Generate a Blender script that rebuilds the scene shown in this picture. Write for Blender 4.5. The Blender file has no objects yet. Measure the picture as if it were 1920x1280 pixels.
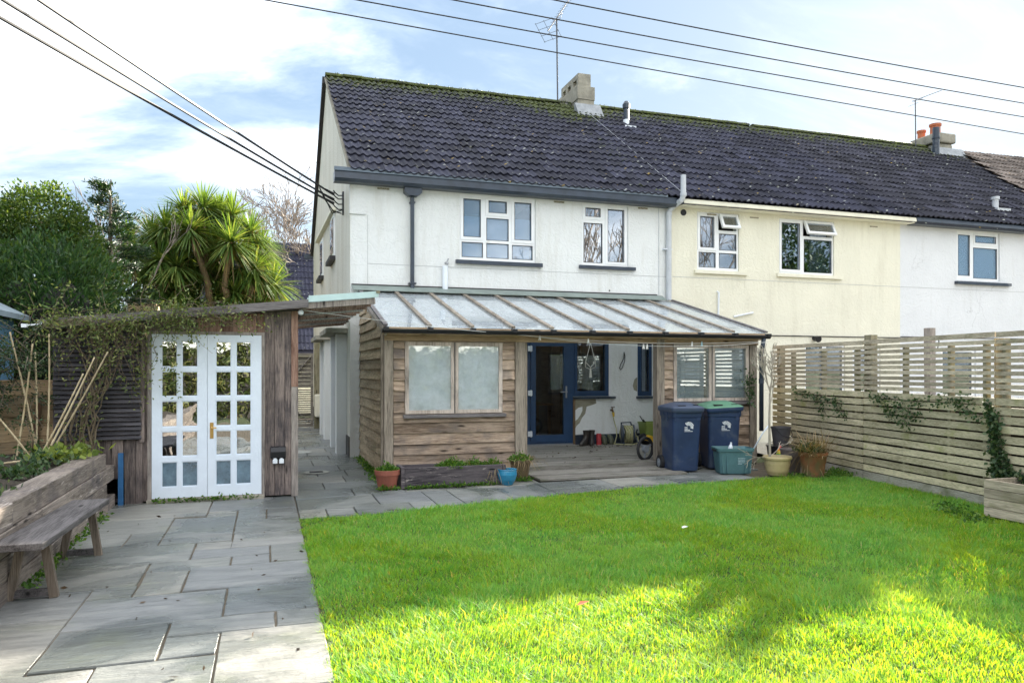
import bpy, math, random
import numpy as np
from mathutils import Vector, Matrix, Euler

SC = bpy.context.scene
COL = SC.collection
R = math.radians
rng = random.Random(7)
npr = np.random.default_rng(11)

# ------------------------------------------------------------------ camera
CAM_YAW = R(18.2)                       # looks 18.2 degrees to the right of the house normal (+Y)
cam_d = bpy.data.cameras.new("camera")
cam = bpy.data.objects.new("camera", cam_d)
COL.objects.link(cam)
cam.location = (0, 0, 1.55)
cam.rotation_euler = (R(90), 0, -CAM_YAW)
cam_d.sensor_width = 36
cam_d.lens = 36 * 1400 / 1920
cam_d.shift_y = 55 / 1920
cam_d.clip_start = 0.05
cam_d.clip_end = 2000
SC.camera = cam

# ------------------------------------------------------------------ light
SUN_AZ, SUN_EL = R(50), R(21.8)         # azimuth from +Y towards +X
SUN_DIR = Vector((math.sin(SUN_AZ) * math.cos(SUN_EL), math.cos(SUN_AZ) * math.cos(SUN_EL), math.sin(SUN_EL)))
sun_d = bpy.data.lights.new("sun", 'SUN')
sun_d.energy = 2.6
sun_d.angle = R(0.5)
sun_d.color = (1.0, 0.92, 0.78)
sun = bpy.data.objects.new("sun", sun_d)
sun.rotation_euler = SUN_DIR.to_track_quat('Z', 'Y').to_euler()
sun.location = (20, 20, 30)
COL.objects.link(sun)

SC.view_settings.view_transform = 'Standard'
SC.view_settings.look = 'None'
SC.view_settings.gamma = 1
SC.view_settings.exposure = 3.4
SC.view_settings.use_curve_mapping = False
SC.cycles.max_bounces = 6
SC.cycles.transparent_max_bounces = 24
SC.cycles.use_denoising = True
SC.cycles.sample_clamp_indirect = 6

SKY_POW, SKY_K, CLOUD = -0.70, 0.31, (2.1, 2.13, 2.15, 1)
world = bpy.data.worlds.new("World")
SC.world = world
world.use_nodes = True
wn, wl = world.node_tree.nodes, world.node_tree.links
wn.clear()
w_out = wn.new('ShaderNodeOutputWorld')
w_bg = wn.new('ShaderNodeBackground')
w_bg.inputs['Strength'].default_value = 0.15
sky = wn.new('ShaderNodeTexSky')
sky.sky_type = 'NISHITA'
sky.sun_disc = False
sky.sun_elevation = SUN_EL
sky.sun_rotation = SUN_AZ
sky.altitude = 20
sky.air_density = 1.0
sky.dust_density = 0.6
sky.ozone_density = 2.0
tc = wn.new('ShaderNodeTexCoord')
sep = wn.new('ShaderNodeSeparateXYZ')
wl.new(tc.outputs['Generated'], sep.inputs[0])

def wmath(op, a, b=None, c=None, clamp=False):
    n = wn.new('ShaderNodeMath'); n.operation = op; n.use_clamp = clamp
    for i, v in enumerate((a, b, c)):
        if v is None: continue
        if isinstance(v, (int, float)): n.inputs[i].default_value = v
        else: wl.new(v, n.inputs[i])
    return n.outputs[0]

zc = wmath('ADD', wmath('MAXIMUM', sep.outputs[2], 0.0), 0.42)      # flattens the cloud layer towards the horizon
px_, py_ = wmath('DIVIDE', sep.outputs[0], zc), wmath('DIVIDE', sep.outputs[1], zc)
comb = wn.new('ShaderNodeCombineXYZ')
wl.new(px_, comb.inputs[0]); wl.new(py_, comb.inputs[1])
def cloud_layer(rot, scl, loc, nscale, detail, rough, dist, lo, hi):
    mp = wn.new('ShaderNodeMapping')
    mp.inputs['Rotation'].default_value = (0, 0, rot)
    mp.inputs['Scale'].default_value = scl
    mp.inputs['Location'].default_value = loc
    wl.new(comb.outputs[0], mp.inputs[0])
    n = wn.new('ShaderNodeTexNoise')
    n.inputs['Scale'].default_value = nscale
    n.inputs['Detail'].default_value = detail
    n.inputs['Roughness'].default_value = rough
    n.inputs['Distortion'].default_value = dist
    wl.new(mp.outputs[0], n.inputs['Vector'])
    mr = wn.new('ShaderNodeMapRange'); mr.interpolation_type = 'SMOOTHSTEP'
    mr.inputs[1].default_value = lo; mr.inputs[2].default_value = hi
    wl.new(n.outputs[0], mr.inputs[0])
    return mr.outputs[0]
CLOUD_AT = (22.37, 25.82, 0)
big = cloud_layer(-0.7396, (0.621, 0.823, 1), CLOUD_AT, 1.0, 9, 0.62, 0.5, 0.42, 0.68)
wisp = cloud_layer(R(-60), (0.6, 1.7, 1), (3.1, 0.4, 0), 2.6, 9, 0.62, 0.8, 0.46, 0.85)
cl = wmath('MAXIMUM', big, wmath('MULTIPLY', wisp, 0.16))
mixc = wn.new('ShaderNodeMix'); mixc.data_type = 'RGBA'
wl.new(cl, mixc.inputs[0])
# compresses the sky's brightness: evens out the range between the sun's side and the far side
bw = wn.new('ShaderNodeRGBToBW'); wl.new(sky.outputs[0], bw.inputs[0])
comp = wmath('MULTIPLY', wmath('POWER', wmath('MAXIMUM', bw.outputs[0], 0.02), SKY_POW), SKY_K)
vm = wn.new('ShaderNodeVectorMath'); vm.operation = 'SCALE'
wl.new(sky.outputs[0], vm.inputs[0]); wl.new(comp, vm.inputs['Scale'])
pale = wn.new('ShaderNodeMix'); pale.data_type = 'RGBA'; pale.inputs[0].default_value = 0.6
bw2 = wn.new('ShaderNodeRGBToBW'); wl.new(vm.outputs[0], bw2.inputs[0])
wl.new(vm.outputs[0], pale.inputs[6]); vm2 = wn.new('ShaderNodeVectorMath'); vm2.operation = 'SCALE'; vm2.inputs[0].default_value = (0.72, 0.97, 1.22)
wl.new(bw2.outputs[0], vm2.inputs['Scale']); wl.new(vm2.outputs[0], pale.inputs[7])
wl.new(pale.outputs[2], mixc.inputs[6])
mixc.inputs[7].default_value = CLOUD
wl.new(mixc.outputs[2], w_bg.inputs['Color'])
wl.new(w_bg.outputs[0], w_out.inputs[0])

# ------------------------------------------------------------------ materials
def new_mat(name):
    m = bpy.data.materials.new(name); m.use_nodes = True
    nt = m.node_tree
    b = nt.nodes['Principled BSDF']
    return m, nt, b

def nd(nt, t, **kw):
    n = nt.nodes.new(t)
    for k, v in kw.items():
        if k in n.inputs: n.inputs[k].default_value = v
        else: setattr(n, k, v)
    return n

def coords(nt, world_pos=False, scale=(1, 1, 1), rnd=True):
    if world_pos:
        src = nd(nt, 'ShaderNodeNewGeometry').outputs['Position']
    else:
        src = nd(nt, 'ShaderNodeTexCoord').outputs['Object']
        if rnd:
            oi = nd(nt, 'ShaderNodeObjectInfo')
            mu = nd(nt, 'ShaderNodeMath', operation='MULTIPLY'); mu.inputs[1].default_value = 53.7
            nt.links.new(oi.outputs['Random'], mu.inputs[0])
            ad = nd(nt, 'ShaderNodeVectorMath', operation='ADD')
            nt.links.new(src, ad.inputs[0]); nt.links.new(mu.outputs[0], ad.inputs[1])
            src = ad.outputs[0]
    mp = nd(nt, 'ShaderNodeMapping'); mp.inputs['Scale'].default_value = scale
    nt.links.new(src, mp.inputs[0])
    return mp.outputs[0]

def ramp(nt, fac, stops):
    r = nd(nt, 'ShaderNodeValToRGB')
    e = r.color_ramp.elements
    while len(e) < len(stops): e.new(0.5)
    for el, (p, c) in zip(e, stops):
        el.position = p; el.color = (*c, 1) if len(c) == 3 else c
    nt.links.new(fac, r.inputs[0])
    return r.outputs[0]

def mixcol(nt, fac, a, b, mode='MIX'):
    n = nd(nt, 'ShaderNodeMix', data_type='RGBA', blend_type=mode)
    for i, v in ((0, fac), (6, a), (7, b)):
        if isinstance(v, (int, float)): n.inputs[i].default_value = v
        elif isinstance(v, tuple): n.inputs[i].default_value = (*v, 1)
        else: nt.links.new(v, n.inputs[i])
    return n.outputs[2]

def noise(nt, vec, scale, detail=5, rough=0.55, dist=0.0):
    n = nd(nt, 'ShaderNodeTexNoise', Scale=scale, Detail=detail, Roughness=rough, Distortion=dist)
    nt.links.new(vec, n.inputs['Vector'])
    return n.outputs[0]

def bump(nt, b, h, dist, strength=1.0):
    n = nd(nt, 'ShaderNodeBump', Distance=dist, Strength=strength)
    nt.links.new(h, n.inputs['Height'])
    nt.links.new(n.outputs[0], b.inputs['Normal'])

def plain(name, c, rough=0.55, var=0.18, scale=6.0, bmp=0.0, bscale=80, metal=0.0, wp=False, rnd=True, dirt=None, dirt_lo=0.55, spec=0.4, objvar=0.0):
    """a surface of one colour with soft mottling, optional dirt patches and fine relief"""
    m, nt, b = new_mat(name)
    v = coords(nt, wp, rnd=rnd)
    f = noise(nt, v, scale, 6, 0.6)
    lo = tuple(max(0, x * (1 - var)) for x in c); hi = tuple(min(1, x * (1 + var)) for x in c)
    col = ramp(nt, f, [(0.3, lo), (0.7, hi)])
    if dirt:
        f2 = noise(nt, v, scale * 0.45, 8, 0.65, 0.4)
        mk = ramp(nt, f2, [(dirt_lo, (0, 0, 0)), (dirt_lo + 0.16, (1, 1, 1))])
        col = mixcol(nt, mk, col, dirt)
    if objvar:
        oi = nd(nt, 'ShaderNodeObjectInfo')
        g = nd(nt, 'ShaderNodeMapRange'); g.inputs[3].default_value = 1 - objvar; g.inputs[4].default_value = 1 + objvar
        nt.links.new(oi.outputs['Random'], g.inputs[0])
        col = mixcol(nt, 1.0, col, g.outputs[0], 'MULTIPLY')
    nt.links.new(col, b.inputs['Base Color'])
    b.inputs['Roughness'].default_value = rough
    b.inputs['Metallic'].default_value = metal
    b.inputs['Specular IOR Level'].default_value = spec
    if bmp: bump(nt, b, noise(nt, v, bscale, 4, 0.6), bmp)
    return m

def wood(name, dark, light, axis='X', rough=0.75, stain=None, stain_lo=0.5, knots=True, grain=1.0, flake=None, rnd_bright=0.28):
    """weathered timber: grain runs along the object's own axis, each board differs"""
    m, nt, b = new_mat(name)
    s = {'X': (0.9, 16, 16), 'Y': (16, 0.9, 16), 'Z': (16, 16, 0.9)}[axis]
    s1 = {'X': (0.6, 5, 5), 'Y': (5, 0.6, 5), 'Z': (5, 5, 0.6)}[axis]
    v = coords(nt, False, s); v1 = coords(nt, False, s1); v0 = coords(nt, False, (1, 1, 1))
    f = noise(nt, v, 6.0 * grain, 8, 0.72, 0.25)
    f1 = noise(nt, v1, 1.6, 4, 0.55, 1.2)
    mx = nd(nt, 'ShaderNodeMath', operation='MULTIPLY_ADD'); mx.inputs[1].default_value = 0.55
    nt.links.new(f1, mx.inputs[0]); nt.links.new(f, mx.inputs[2])
    dk = tuple(x * 0.55 for x in dark)
    col = ramp(nt, mx.outputs[0], [(0.46, dk), (0.62, dark), (0.86, light), (1.0, tuple(min(1, x * 1.15) for x in light))])
    if stain:
        f2 = noise(nt, v0, 2.3, 6, 0.6, 0.3)
        mk = ramp(nt, f2, [(stain_lo, (0, 0, 0)), (stain_lo + 0.2, (1, 1, 1))])
        col = mixcol(nt, mk, col, mixcol(nt, 0.75, col, stain))
    if knots:
        vo = nd(nt, 'ShaderNodeTexVoronoi', Scale=1.0)
        sk = {'X': (2.2, 8.5, 8.5), 'Y': (8.5, 2.2, 8.5), 'Z': (8.5, 8.5, 2.2)}[axis]
        nt.links.new(coords(nt, False, sk), vo.inputs['Vector'])
        kk = ramp(nt, vo.outputs['Distance'], [(0.07, (1, 1, 1)), (0.17, (0, 0, 0))])
        col = mixcol(nt, kk, col, tuple(x * 0.25 for x in dark))
    if flake:
        f3 = noise(nt, coords(nt, False, s1), 5, 9, 0.75, 0.6)
        mk = ramp(nt, f3, [(0.58, (0, 0, 0)), (0.63, (1, 1, 1))])
        col = mixcol(nt, mk, col, flake)
    oi = nd(nt, 'ShaderNodeObjectInfo')
    g = nd(nt, 'ShaderNodeMapRange'); g.inputs[3].default_value = 1 - rnd_bright; g.inputs[4].default_value = 1 + rnd_bright
    nt.links.new(oi.outputs['Random'], g.inputs[0])
    col = mixcol(nt, 1.0, col, g.outputs[0], 'MULTIPLY')
    nt.links.new(col, b.inputs['Base Color'])
    b.inputs['Roughness'].default_value = rough
    b.inputs['Specular IOR Level'].default_value = 0.25
    bump(nt, b, f, 0.003, 0.6)
    return m

def render_wall(name, c, stain, stain_amt=0.5, streak=False, lo=0.56, crack=0.5):
    """painted swirled render with weather marks"""
    m, nt, b = new_mat(name)
    v = coords(nt, True)
    sw = noise(nt, v, 8.0, 6, 0.6, 2.0)
    fine = noise(nt, v, 55, 3, 0.6)
    f = noise(nt, v, 1.1, 8, 0.65, 0.3)
    col = ramp(nt, f, [(0.35, tuple(x * 0.94 for x in c)), (0.65, c)])
    vs = coords(nt, True, (0.9, 0.9, 0.13) if streak else (2.2, 2.2, 0.30))
    f2 = noise(nt, vs, 1.5, 8, 0.7)
    mk = ramp(nt, f2, [(lo, (0, 0, 0)), (lo + 0.22, (stain_amt,) * 3)])
    col = mixcol(nt, mk, col, stain)
    cr = nd(nt, 'ShaderNodeTexVoronoi', feature='DISTANCE_TO_EDGE', Scale=0.55)
    nz = nd(nt, 'ShaderNodeVectorMath', operation='MULTIPLY_ADD'); nz.inputs[1].default_value = (0.5, 0.5, 0.5)
    nn = nd(nt, 'ShaderNodeTexNoise', Scale=2.5, Detail=8); nt.links.new(v, nn.inputs['Vector'])
    nt.links.new(nn.outputs[1], nz.inputs[0]); nt.links.new(v, nz.inputs[2]); nt.links.new(nz.outputs[0], cr.inputs['Vector'])
    ck = ramp(nt, cr.outputs[0], [(0.0015, (0.3 * crack,) * 3), (0.004, (0, 0, 0))])
    ckm = ramp(nt, noise(nt, v, 0.5, 2), [(0.52, (0, 0, 0)), (0.6, (1, 1, 1))])
    col = mixcol(nt, mixcol(nt, 1.0, ck, ckm, 'MULTIPLY'), col, tuple(x * 0.45 for x in c))
    nt.links.new(col, b.inputs['Base Color'])
    b.inputs['Roughness'].default_value = 0.7
    b.inputs['Specular IOR Level'].default_value = 0.3
    ad = nd(nt, 'ShaderNodeMath', operation='MULTIPLY_ADD'); ad.inputs[1].default_value = 0.12
    nt.links.new(fine, ad.inputs[0]); nt.links.new(sw, ad.inputs[2])
    bump(nt, b, ad.outputs[0], 0.028, 0.7)
    return m

def glass(name, tint=(0.9, 0.95, 0.95), refl=0.16, haze=0.0, haze_col=(0.6, 0.65, 0.68), rough=0.01, wavy=0.0, smudge=0.2):
    m, nt, b = new_mat(name)
    nt.nodes.remove(b)
    out = nt.nodes['Material Output']
    tr = nd(nt, 'ShaderNodeBsdfTransparent'); tr.inputs[0].default_value = (*tint, 1)
    gl = nd(nt, 'ShaderNodeBsdfGlossy', Roughness=rough); gl.inputs[0].default_value = (0.95, 0.97, 1, 1)
    lw = nd(nt, 'ShaderNodeLayerWeight', Blend=0.35)
    mr = nd(nt, 'ShaderNodeMapRange'); mr.inputs[3].default_value = refl; mr.inputs[4].default_value = 0.9
    nt.links.new(lw.outputs['Fresnel'], mr.inputs[0])
    if wavy:
        v = coords(nt, False)
        bp = nd(nt, 'ShaderNodeBump', Distance=wavy, Strength=0.5)
        nt.links.new(noise(nt, v, 3.5, 2), bp.inputs['Height'])
        nt.links.new(bp.outputs[0], gl.inputs['Normal'])
    mx = nd(nt, 'ShaderNodeMixShader')
    nt.links.new(mr.outputs[0], mx.inputs[0]); nt.links.new(tr.outputs[0], mx.inputs[1]); nt.links.new(gl.outputs[0], mx.inputs[2])
    last = mx.outputs[0]
    if haze:
        df = nd(nt, 'ShaderNodeBsdfDiffuse'); df.inputs[0].default_value = (*haze_col, 1)
        tl = nd(nt, 'ShaderNodeBsdfTranslucent'); tl.inputs[0].default_value = (*haze_col, 1)
        m0 = nd(nt, 'ShaderNodeMixShader'); m0.inputs[0].default_value = 0.5
        nt.links.new(df.outputs[0], m0.inputs[1]); nt.links.new(tl.outputs[0], m0.inputs[2])
        hz = nd(nt, 'ShaderNodeMapRange'); hz.inputs[1].default_value = 0.35; hz.inputs[2].default_value = 0.7
        hz.inputs[3].default_value = haze * (1 - smudge); hz.inputs[4].default_value = min(1, haze * (1 + smudge))
        nt.links.new(noise(nt, coords(nt, False, (2, 0.7, 2)), 2.2, 7, 0.65), hz.inputs[0])
        m1 = nd(nt, 'ShaderNodeMixShader')
        nt.links.new(hz.outputs[0], m1.inputs[0]); nt.links.new(last, m1.inputs[1]); nt.links.new(m0.outputs[0], m1.inputs[2])
        last = m1.outputs[0]
    nt.links.new(last, out.inputs[0])
    return m

def leafmat(name, c1, c2, c3=None, transl=0.35, rough=0.5, patch=None, patch_scale=0.6):
    """leaves: colour differs from leaf to leaf, light comes partly through"""
    m, nt, b = new_mat(name)
    out = nt.nodes['Material Output']
    g = nd(nt, 'ShaderNodeNewGeometry')
    stops = [(0.0, c1), (0.75 if c3 else 1.0, c2)] + ([(1.0, c3)] if c3 else [])
    col = ramp(nt, g.outputs['Random Per Island'], stops)
    if patch:
        f = noise(nt, g.outputs['Position'], patch_scale, 4, 0.6)
        mk = ramp(nt, f, [(0.42, (0, 0, 0)), (0.62, (0.8,) * 3)])
        col = mixcol(nt, mk, col, mixcol(nt, 0.6, col, patch))
    nt.links.new(col, b.inputs['Base Color'])
    b.inputs['Roughness'].default_value = rough
    b.inputs['Specular IOR Level'].default_value = 0.3
    tl = nd(nt, 'ShaderNodeBsdfTranslucent')
    nt.links.new(mixcol(nt, 1.0, col, (1.6, 1.5, 0.6), 'MULTIPLY'), tl.inputs[0])
    mx = nd(nt, 'ShaderNodeMixShader'); mx.inputs[0].default_value = transl
    nt.links.new(b.outputs[0], mx.inputs[1]); nt.links.new(tl.outputs[0], mx.inputs[2])
    nt.links.new(mx.outputs[0], out.inputs[0])
    return m

# ------------------------------------------------------------------ mesh building
class MB:
    """collects shapes and links them as ONE mesh object"""
    def __init__(s): s.v, s.f, s.mi = [], [], []
    def add(s, vs, fs, mi=0):
        o = len(s.v); s.v += [tuple(p) for p in vs]
        for f in fs: s.f.append([i + o for i in f]); s.mi.append(mi)
        return s
    def box(s, x0, y0, z0, x1, y1, z1, mi=0):
        return s.add([(x0, y0, z0), (x1, y0, z0), (x1, y1, z0), (x0, y1, z0), (x0, y0, z1), (x1, y0, z1), (x1, y1, z1), (x0, y1, z1)],
                     [(3, 2, 1, 0), (4, 5, 6, 7), (0, 1, 5, 4), (1, 2, 6, 5), (2, 3, 7, 6), (3, 0, 4, 7)], mi)
    def beam(s, p, q, w, h, up=(0, 0, 1), mi=0):
        p, q = Vector(p), Vector(q); d = (q - p).normalized(); up = Vector(up)
        sd = d.cross(up)
        if sd.length < 1e-4: sd = d.cross(Vector((0, 1, 0)))
        sd.normalize(); u2 = sd.cross(d)
        a, b = sd * w / 2, u2 * h / 2
        vs = [p - a - b, p + a - b, p + a + b, p - a + b, q - a - b, q + a - b, q + a + b, q - a + b]
        return s.add(vs, [(0, 1, 2, 3), (7, 6, 5, 4), (0, 4, 5, 1), (1, 5, 6, 2), (2, 6, 7, 3), (3, 7, 4, 0)], mi)
    def tube(s, pts, rad, n=6, cap=True, mi=0):
        pts = [Vector(p) for p in pts]
        if isinstance(rad, (int, float)): rad = [rad] * len(pts)
        rings = []
        prev = None
        for i, p in enumerate(pts):
            d = (pts[min(i + 1, len(pts) - 1)] - pts[max(i - 1, 0)])
            d = d.normalized() if d.length > 1e-9 else Vector((0, 0, 1))
            if prev is None:
                ref = Vector((0, 0, 1)) if abs(d.z) < 0.9 else Vector((1, 0, 0))
                a = d.cross(ref).normalized()
            else:
                a = (prev - d * prev.dot(d))
                a = a.normalized() if a.length > 1e-6 else d.orthogonal().normalized()
            prev = a
            b = d.cross(a)
            rings.append([p + (a * math.cos(2 * math.pi * k / n) + b * math.sin(2 * math.pi * k / n)) * rad[i] for k in range(n)])
        vs = [q for r in rings for q in r]; fs = []
        for i in range(len(rings) - 1):
            for k in range(n):
                k2 = (k + 1) % n
                fs.append((i * n + k, i * n + k2, (i + 1) * n + k2, (i + 1) * n + k))
        if cap: fs += [tuple(range(n))[::-1], tuple((len(rings) - 1) * n + k for k in range(n))]
        return s.add(vs, fs, mi)
    def lathe(s, prof, n=24, c=(0, 0, 0), mi=0, wob=0.0):
        vs, fs = [], []
        for r, z in prof:
            for k in range(n):
                a = 2 * math.pi * k / n
                rr = r * (1 + wob * math.sin(3 * a + z * 9))
                vs.append((c[0] + rr * math.cos(a), c[1] + rr * math.sin(a), c[2] + z))
        for i in range(len(prof) - 1):
            for k in range(n):
                k2 = (k + 1) % n
                fs.append((i * n + k, i * n + k2, (i + 1) * n + k2, (i + 1) * n + k))
        return s.add(vs, fs, mi)
    def prism(s, poly, axis, a, b, mi=0):
        """2-D outline pushed along an axis from a to b"""
        n = len(poly)
        mk = {'X': lambda p, t: (t, p[0], p[1]), 'Y': lambda p, t: (p[0], t, p[1]), 'Z': lambda p, t: (p[0], p[1], t)}[axis]
        vs = [mk(p, a) for p in poly] + [mk(p, b) for p in poly]
        fs = [tuple(range(n))[::-1], tuple(range(n, 2 * n))]
        fs += [(i, (i + 1) % n, n + (i + 1) % n, n + i) for i in range(n)]
        return s.add(vs, fs, mi)
    def holes(s, x0, x1, z0, z1, holes, yf, yb, mi=0, back=False):
        """a slab facing -Y with rectangular openings"""
        xs = sorted({x0, x1, *[h[0] for h in holes], *[h[1] for h in holes]})
        zs = sorted({z0, z1, *[h[2] for h in holes], *[h[3] for h in holes]})
        for i in range(len(xs) - 1):
            for j in range(len(zs) - 1):
                cx, cz = (xs[i] + xs[i + 1]) / 2, (zs[j] + zs[j + 1]) / 2
                if any(h[0] < cx < h[1] and h[2] < cz < h[3] for h in holes): continue
                a, b, c, d = xs[i], xs[i + 1], zs[j], zs[j + 1]
                s.add([(a, yf, c), (b, yf, c), (b, yf, d), (a, yf, d)], [(0, 1, 2, 3)], mi)
                if back: s.add([(a, yb, c), (b, yb, c), (b, yb, d), (a, yb, d)], [(3, 2, 1, 0)], mi)
        for h in holes + [(x0, x1, z0, z1)]:
            a, b, c, d = h
            s.add([(a, yf, c), (b, yf, c), (b, yf, d), (a, yf, d), (a, yb, c), (b, yb, c), (b, yb, d), (a, yb, d)],
                  [(0, 4, 5, 1), (1, 5, 6, 2), (2, 6, 7, 3), (3, 7, 4, 0)], mi)
        return s
    def mesh(s, name, mats, off=(0, 0, 0), smooth=False):
        me = bpy.data.meshes.new(name)
        ox, oy, oz = off
        me.from_pydata([(x - ox, y - oy, z - oz) for x, y, z in s.v], [], s.f)
        for m in (mats if isinstance(mats, (list, tuple)) else [mats]): me.materials.append(m)
        if any(s.mi): me.polygons.foreach_set('material_index', s.mi)
        if smooth: me.polygons.foreach_set('use_smooth', [True] * len(s.f))
        me.update()
        return me

OFF = {}
def put(name, me, parent=None, loc=(0, 0, 0), rot=(0, 0, 0)):
    o = bpy.data.objects.new(name, me)
    COL.objects.link(o)
    o.location = loc; o.rotation_euler = rot
    if parent: o.parent = parent
    return o

def thing(name, label, cat, loc=(0, 0, 0), rz=0.0, group=None, local=False):
    o = bpy.data.objects.new(name, None); COL.objects.link(o)
    o.empty_display_size = 0.2
    o.location = loc; o.rotation_euler = (0, 0, rz)
    o['label'] = label; o['category'] = cat
    if group: o['group'] = group
    OFF[o.name] = (0, 0, 0) if local else tuple(loc)
    return o

def tag(o, label, cat, group=None):
    o['label'] = label; o['category'] = cat
    if group: o['group'] = group
    return o

def part(name, mb, mat, parent, smooth=False, bevel=0.0, center=False):
    """a mesh that belongs to a thing; shapes are given in the thing's frame (or the world's, see thing())"""
    off = OFF.get(parent.name, (0, 0, 0)) if parent else (0, 0, 0)
    c = (0, 0, 0)
    if center:                           # origin in the middle of the piece
        a = np.array(mb.v); c = tuple((a.min(0) + a.max(0)) / 2)
        me = mb.mesh(name, mat, c, smooth)
        loc = tuple(c[i] - off[i] for i in range(3))
    else:
        me = mb.mesh(name, mat, off, smooth); loc = (0, 0, 0)
    o = put(name, me, parent, loc)
    if parent: OFF[o.name] = c if center else off
    if bevel:
        bv = o.modifiers.new('bevel', 'BEVEL'); bv.width = bevel; bv.segments = 2; bv.limit_method = 'ANGLE'; bv.angle_limit = R(40)
    return o

def struct(o): o['kind'] = 'structure'; return o
def stuff(o): o['kind'] = 'stuff'; return o

def np_mesh(name, verts, quads, mat, parent=None, smooth=False, loc=None):
    """many leaf-sized faces as one mesh"""
    k = quads.shape[1]
    me = bpy.data.meshes.new(name)
    off = np.array(OFF.get(parent.name, (0, 0, 0)) if parent else (loc or (0, 0, 0)), dtype=np.float32)
    v = (verts - off).astype(np.float32)
    me.vertices.add(len(v)); me.vertices.foreach_set('co', v.ravel())
    me.loops.add(quads.size); me.loops.foreach_set('vertex_index', quads.astype(np.int32).ravel())
    me.polygons.add(len(quads))
    me.polygons.foreach_set('loop_start', np.arange(0, quads.size, k, dtype=np.int32))
    me.polygons.foreach_set('loop_total', np.full(len(quads), k, dtype=np.int32))
    if smooth: me.polygons.foreach_set('use_smooth', np.ones(len(quads), dtype=bool))
    me.materials.append(mat)
    me.update(calc_edges=True); me.validate()
    o = put(name, me, parent, loc or (0, 0, 0))
    return o

def leaf_quads(c, size, aspect=0.45, up=0.2, jitter=0.5, dirs=None):
    """diamond leaves at points c; dirs = preferred pointing direction per leaf"""
    n = len(c)
    d = npr.normal(size=(n, 3)); d[:, 2] += up
    if dirs is not None: d = d * jitter + dirs
    d /= np.linalg.norm(d, axis=1)[:, None] + 1e-9
    r = npr.normal(size=(n, 3)); s = np.cross(d, r); s /= np.linalg.norm(s, axis=1)[:, None] + 1e-9
    L = size * npr.uniform(0.6, 1.35, n)[:, None]
    W = L * aspect * 0.5
    v = np.stack([c, c + d * L * 0.45 + s * W, c + d * L, c + d * L * 0.45 - s * W], 1).reshape(-1, 3)
    q = np.arange(4 * n).reshape(n, 4)
    return v, q

def blob_points(n, c, r, shell=0.55, squash=None):
    """points through an ellipsoid, denser near its skin, with lumps"""
    d = npr.normal(size=(n, 3)); d /= np.linalg.norm(d, axis=1)[:, None]
    rad = shell + (1 - shell) * npr.uniform(0, 1, n) ** 0.6
    lump = 1 + 0.14 * np.sin(d[:, 0] * 7 + c[0]) * np.cos(d[:, 2] * 6 + c[1]) + 0.10 * np.sin(d[:, 1] * 13)
    p = d * (rad * lump)[:, None] * np.array(r) + np.array(c)
    return p, d
# ------------------------------------------------------------------ shared materials
def slab_mat():
    m, nt, b = new_mat("sandstone paving")
    v = coords(nt, True); vl = coords(nt, True, (1.1, 5.0, 1))
    oi = nd(nt, 'ShaderNodeObjectInfo')
    base = ramp(nt, oi.outputs['Random'], [(0.0, (0.15, 0.16, 0.155)), (0.25, (0.235, 0.24, 0.225)), (0.5, (0.185, 0.195, 0.20)), (0.7, (0.29, 0.28, 0.25)), (0.85, (0.22, 0.22, 0.205)), (1.0, (0.165, 0.18, 0.185))])
    f = noise(nt, vl, 2.6, 9, 0.68, 0.9)
    col = mixcol(nt, 1.0, base, ramp(nt, f, [(0.28, (0.62,) * 3), (0.5, (0.95,) * 3), (0.75, (1.3, 1.27, 1.2))]), 'MULTIPLY')
    wet = noise(nt, v, 0.85, 5, 0.55, 0.5)
    wk = ramp(nt, wet, [(0.46, (0, 0, 0)), (0.56, (1, 1, 1))])
    col = mixcol(nt, wk, col, mixcol(nt, 1.0, col, (0.62, 0.66, 0.66), 'MULTIPLY'))
    sp = noise(nt, v, 22, 3, 0.5)
    col = mixcol(nt, ramp(nt, sp, [(0.70, (0, 0, 0)), (0.76, (0.55,) * 3)]), col, (0.07, 0.07, 0.05))
    gr = noise(nt, v, 1.7, 6, 0.6)
    col = mixcol(nt, ramp(nt, gr, [(0.55, (0, 0, 0)), (0.75, (0.4,) * 3)]), col, (0.13, 0.15, 0.075))
    nt.links.new(col, b.inputs['Base Color'])
    rr = nd(nt, 'ShaderNodeMapRange'); rr.inputs[3].default_value = 0.52; rr.inputs[4].default_value = 0.22
    nt.links.new(wk, rr.inputs[0]); nt.links.new(rr.outputs[0], b.inputs['Roughness'])
    b.inputs['Specular IOR Level'].default_value = 0.5
    h2 = nd(nt, 'ShaderNodeMath', operation='MULTIPLY_ADD'); h2.inputs[1].default_value = 0.22
    nt.links.new(noise(nt, v, 30, 4, 0.65), h2.inputs[0]); nt.links.new(f, h2.inputs[2])
    bump(nt, b, h2.outputs[0], 0.026, 0.8)
    return m

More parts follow.
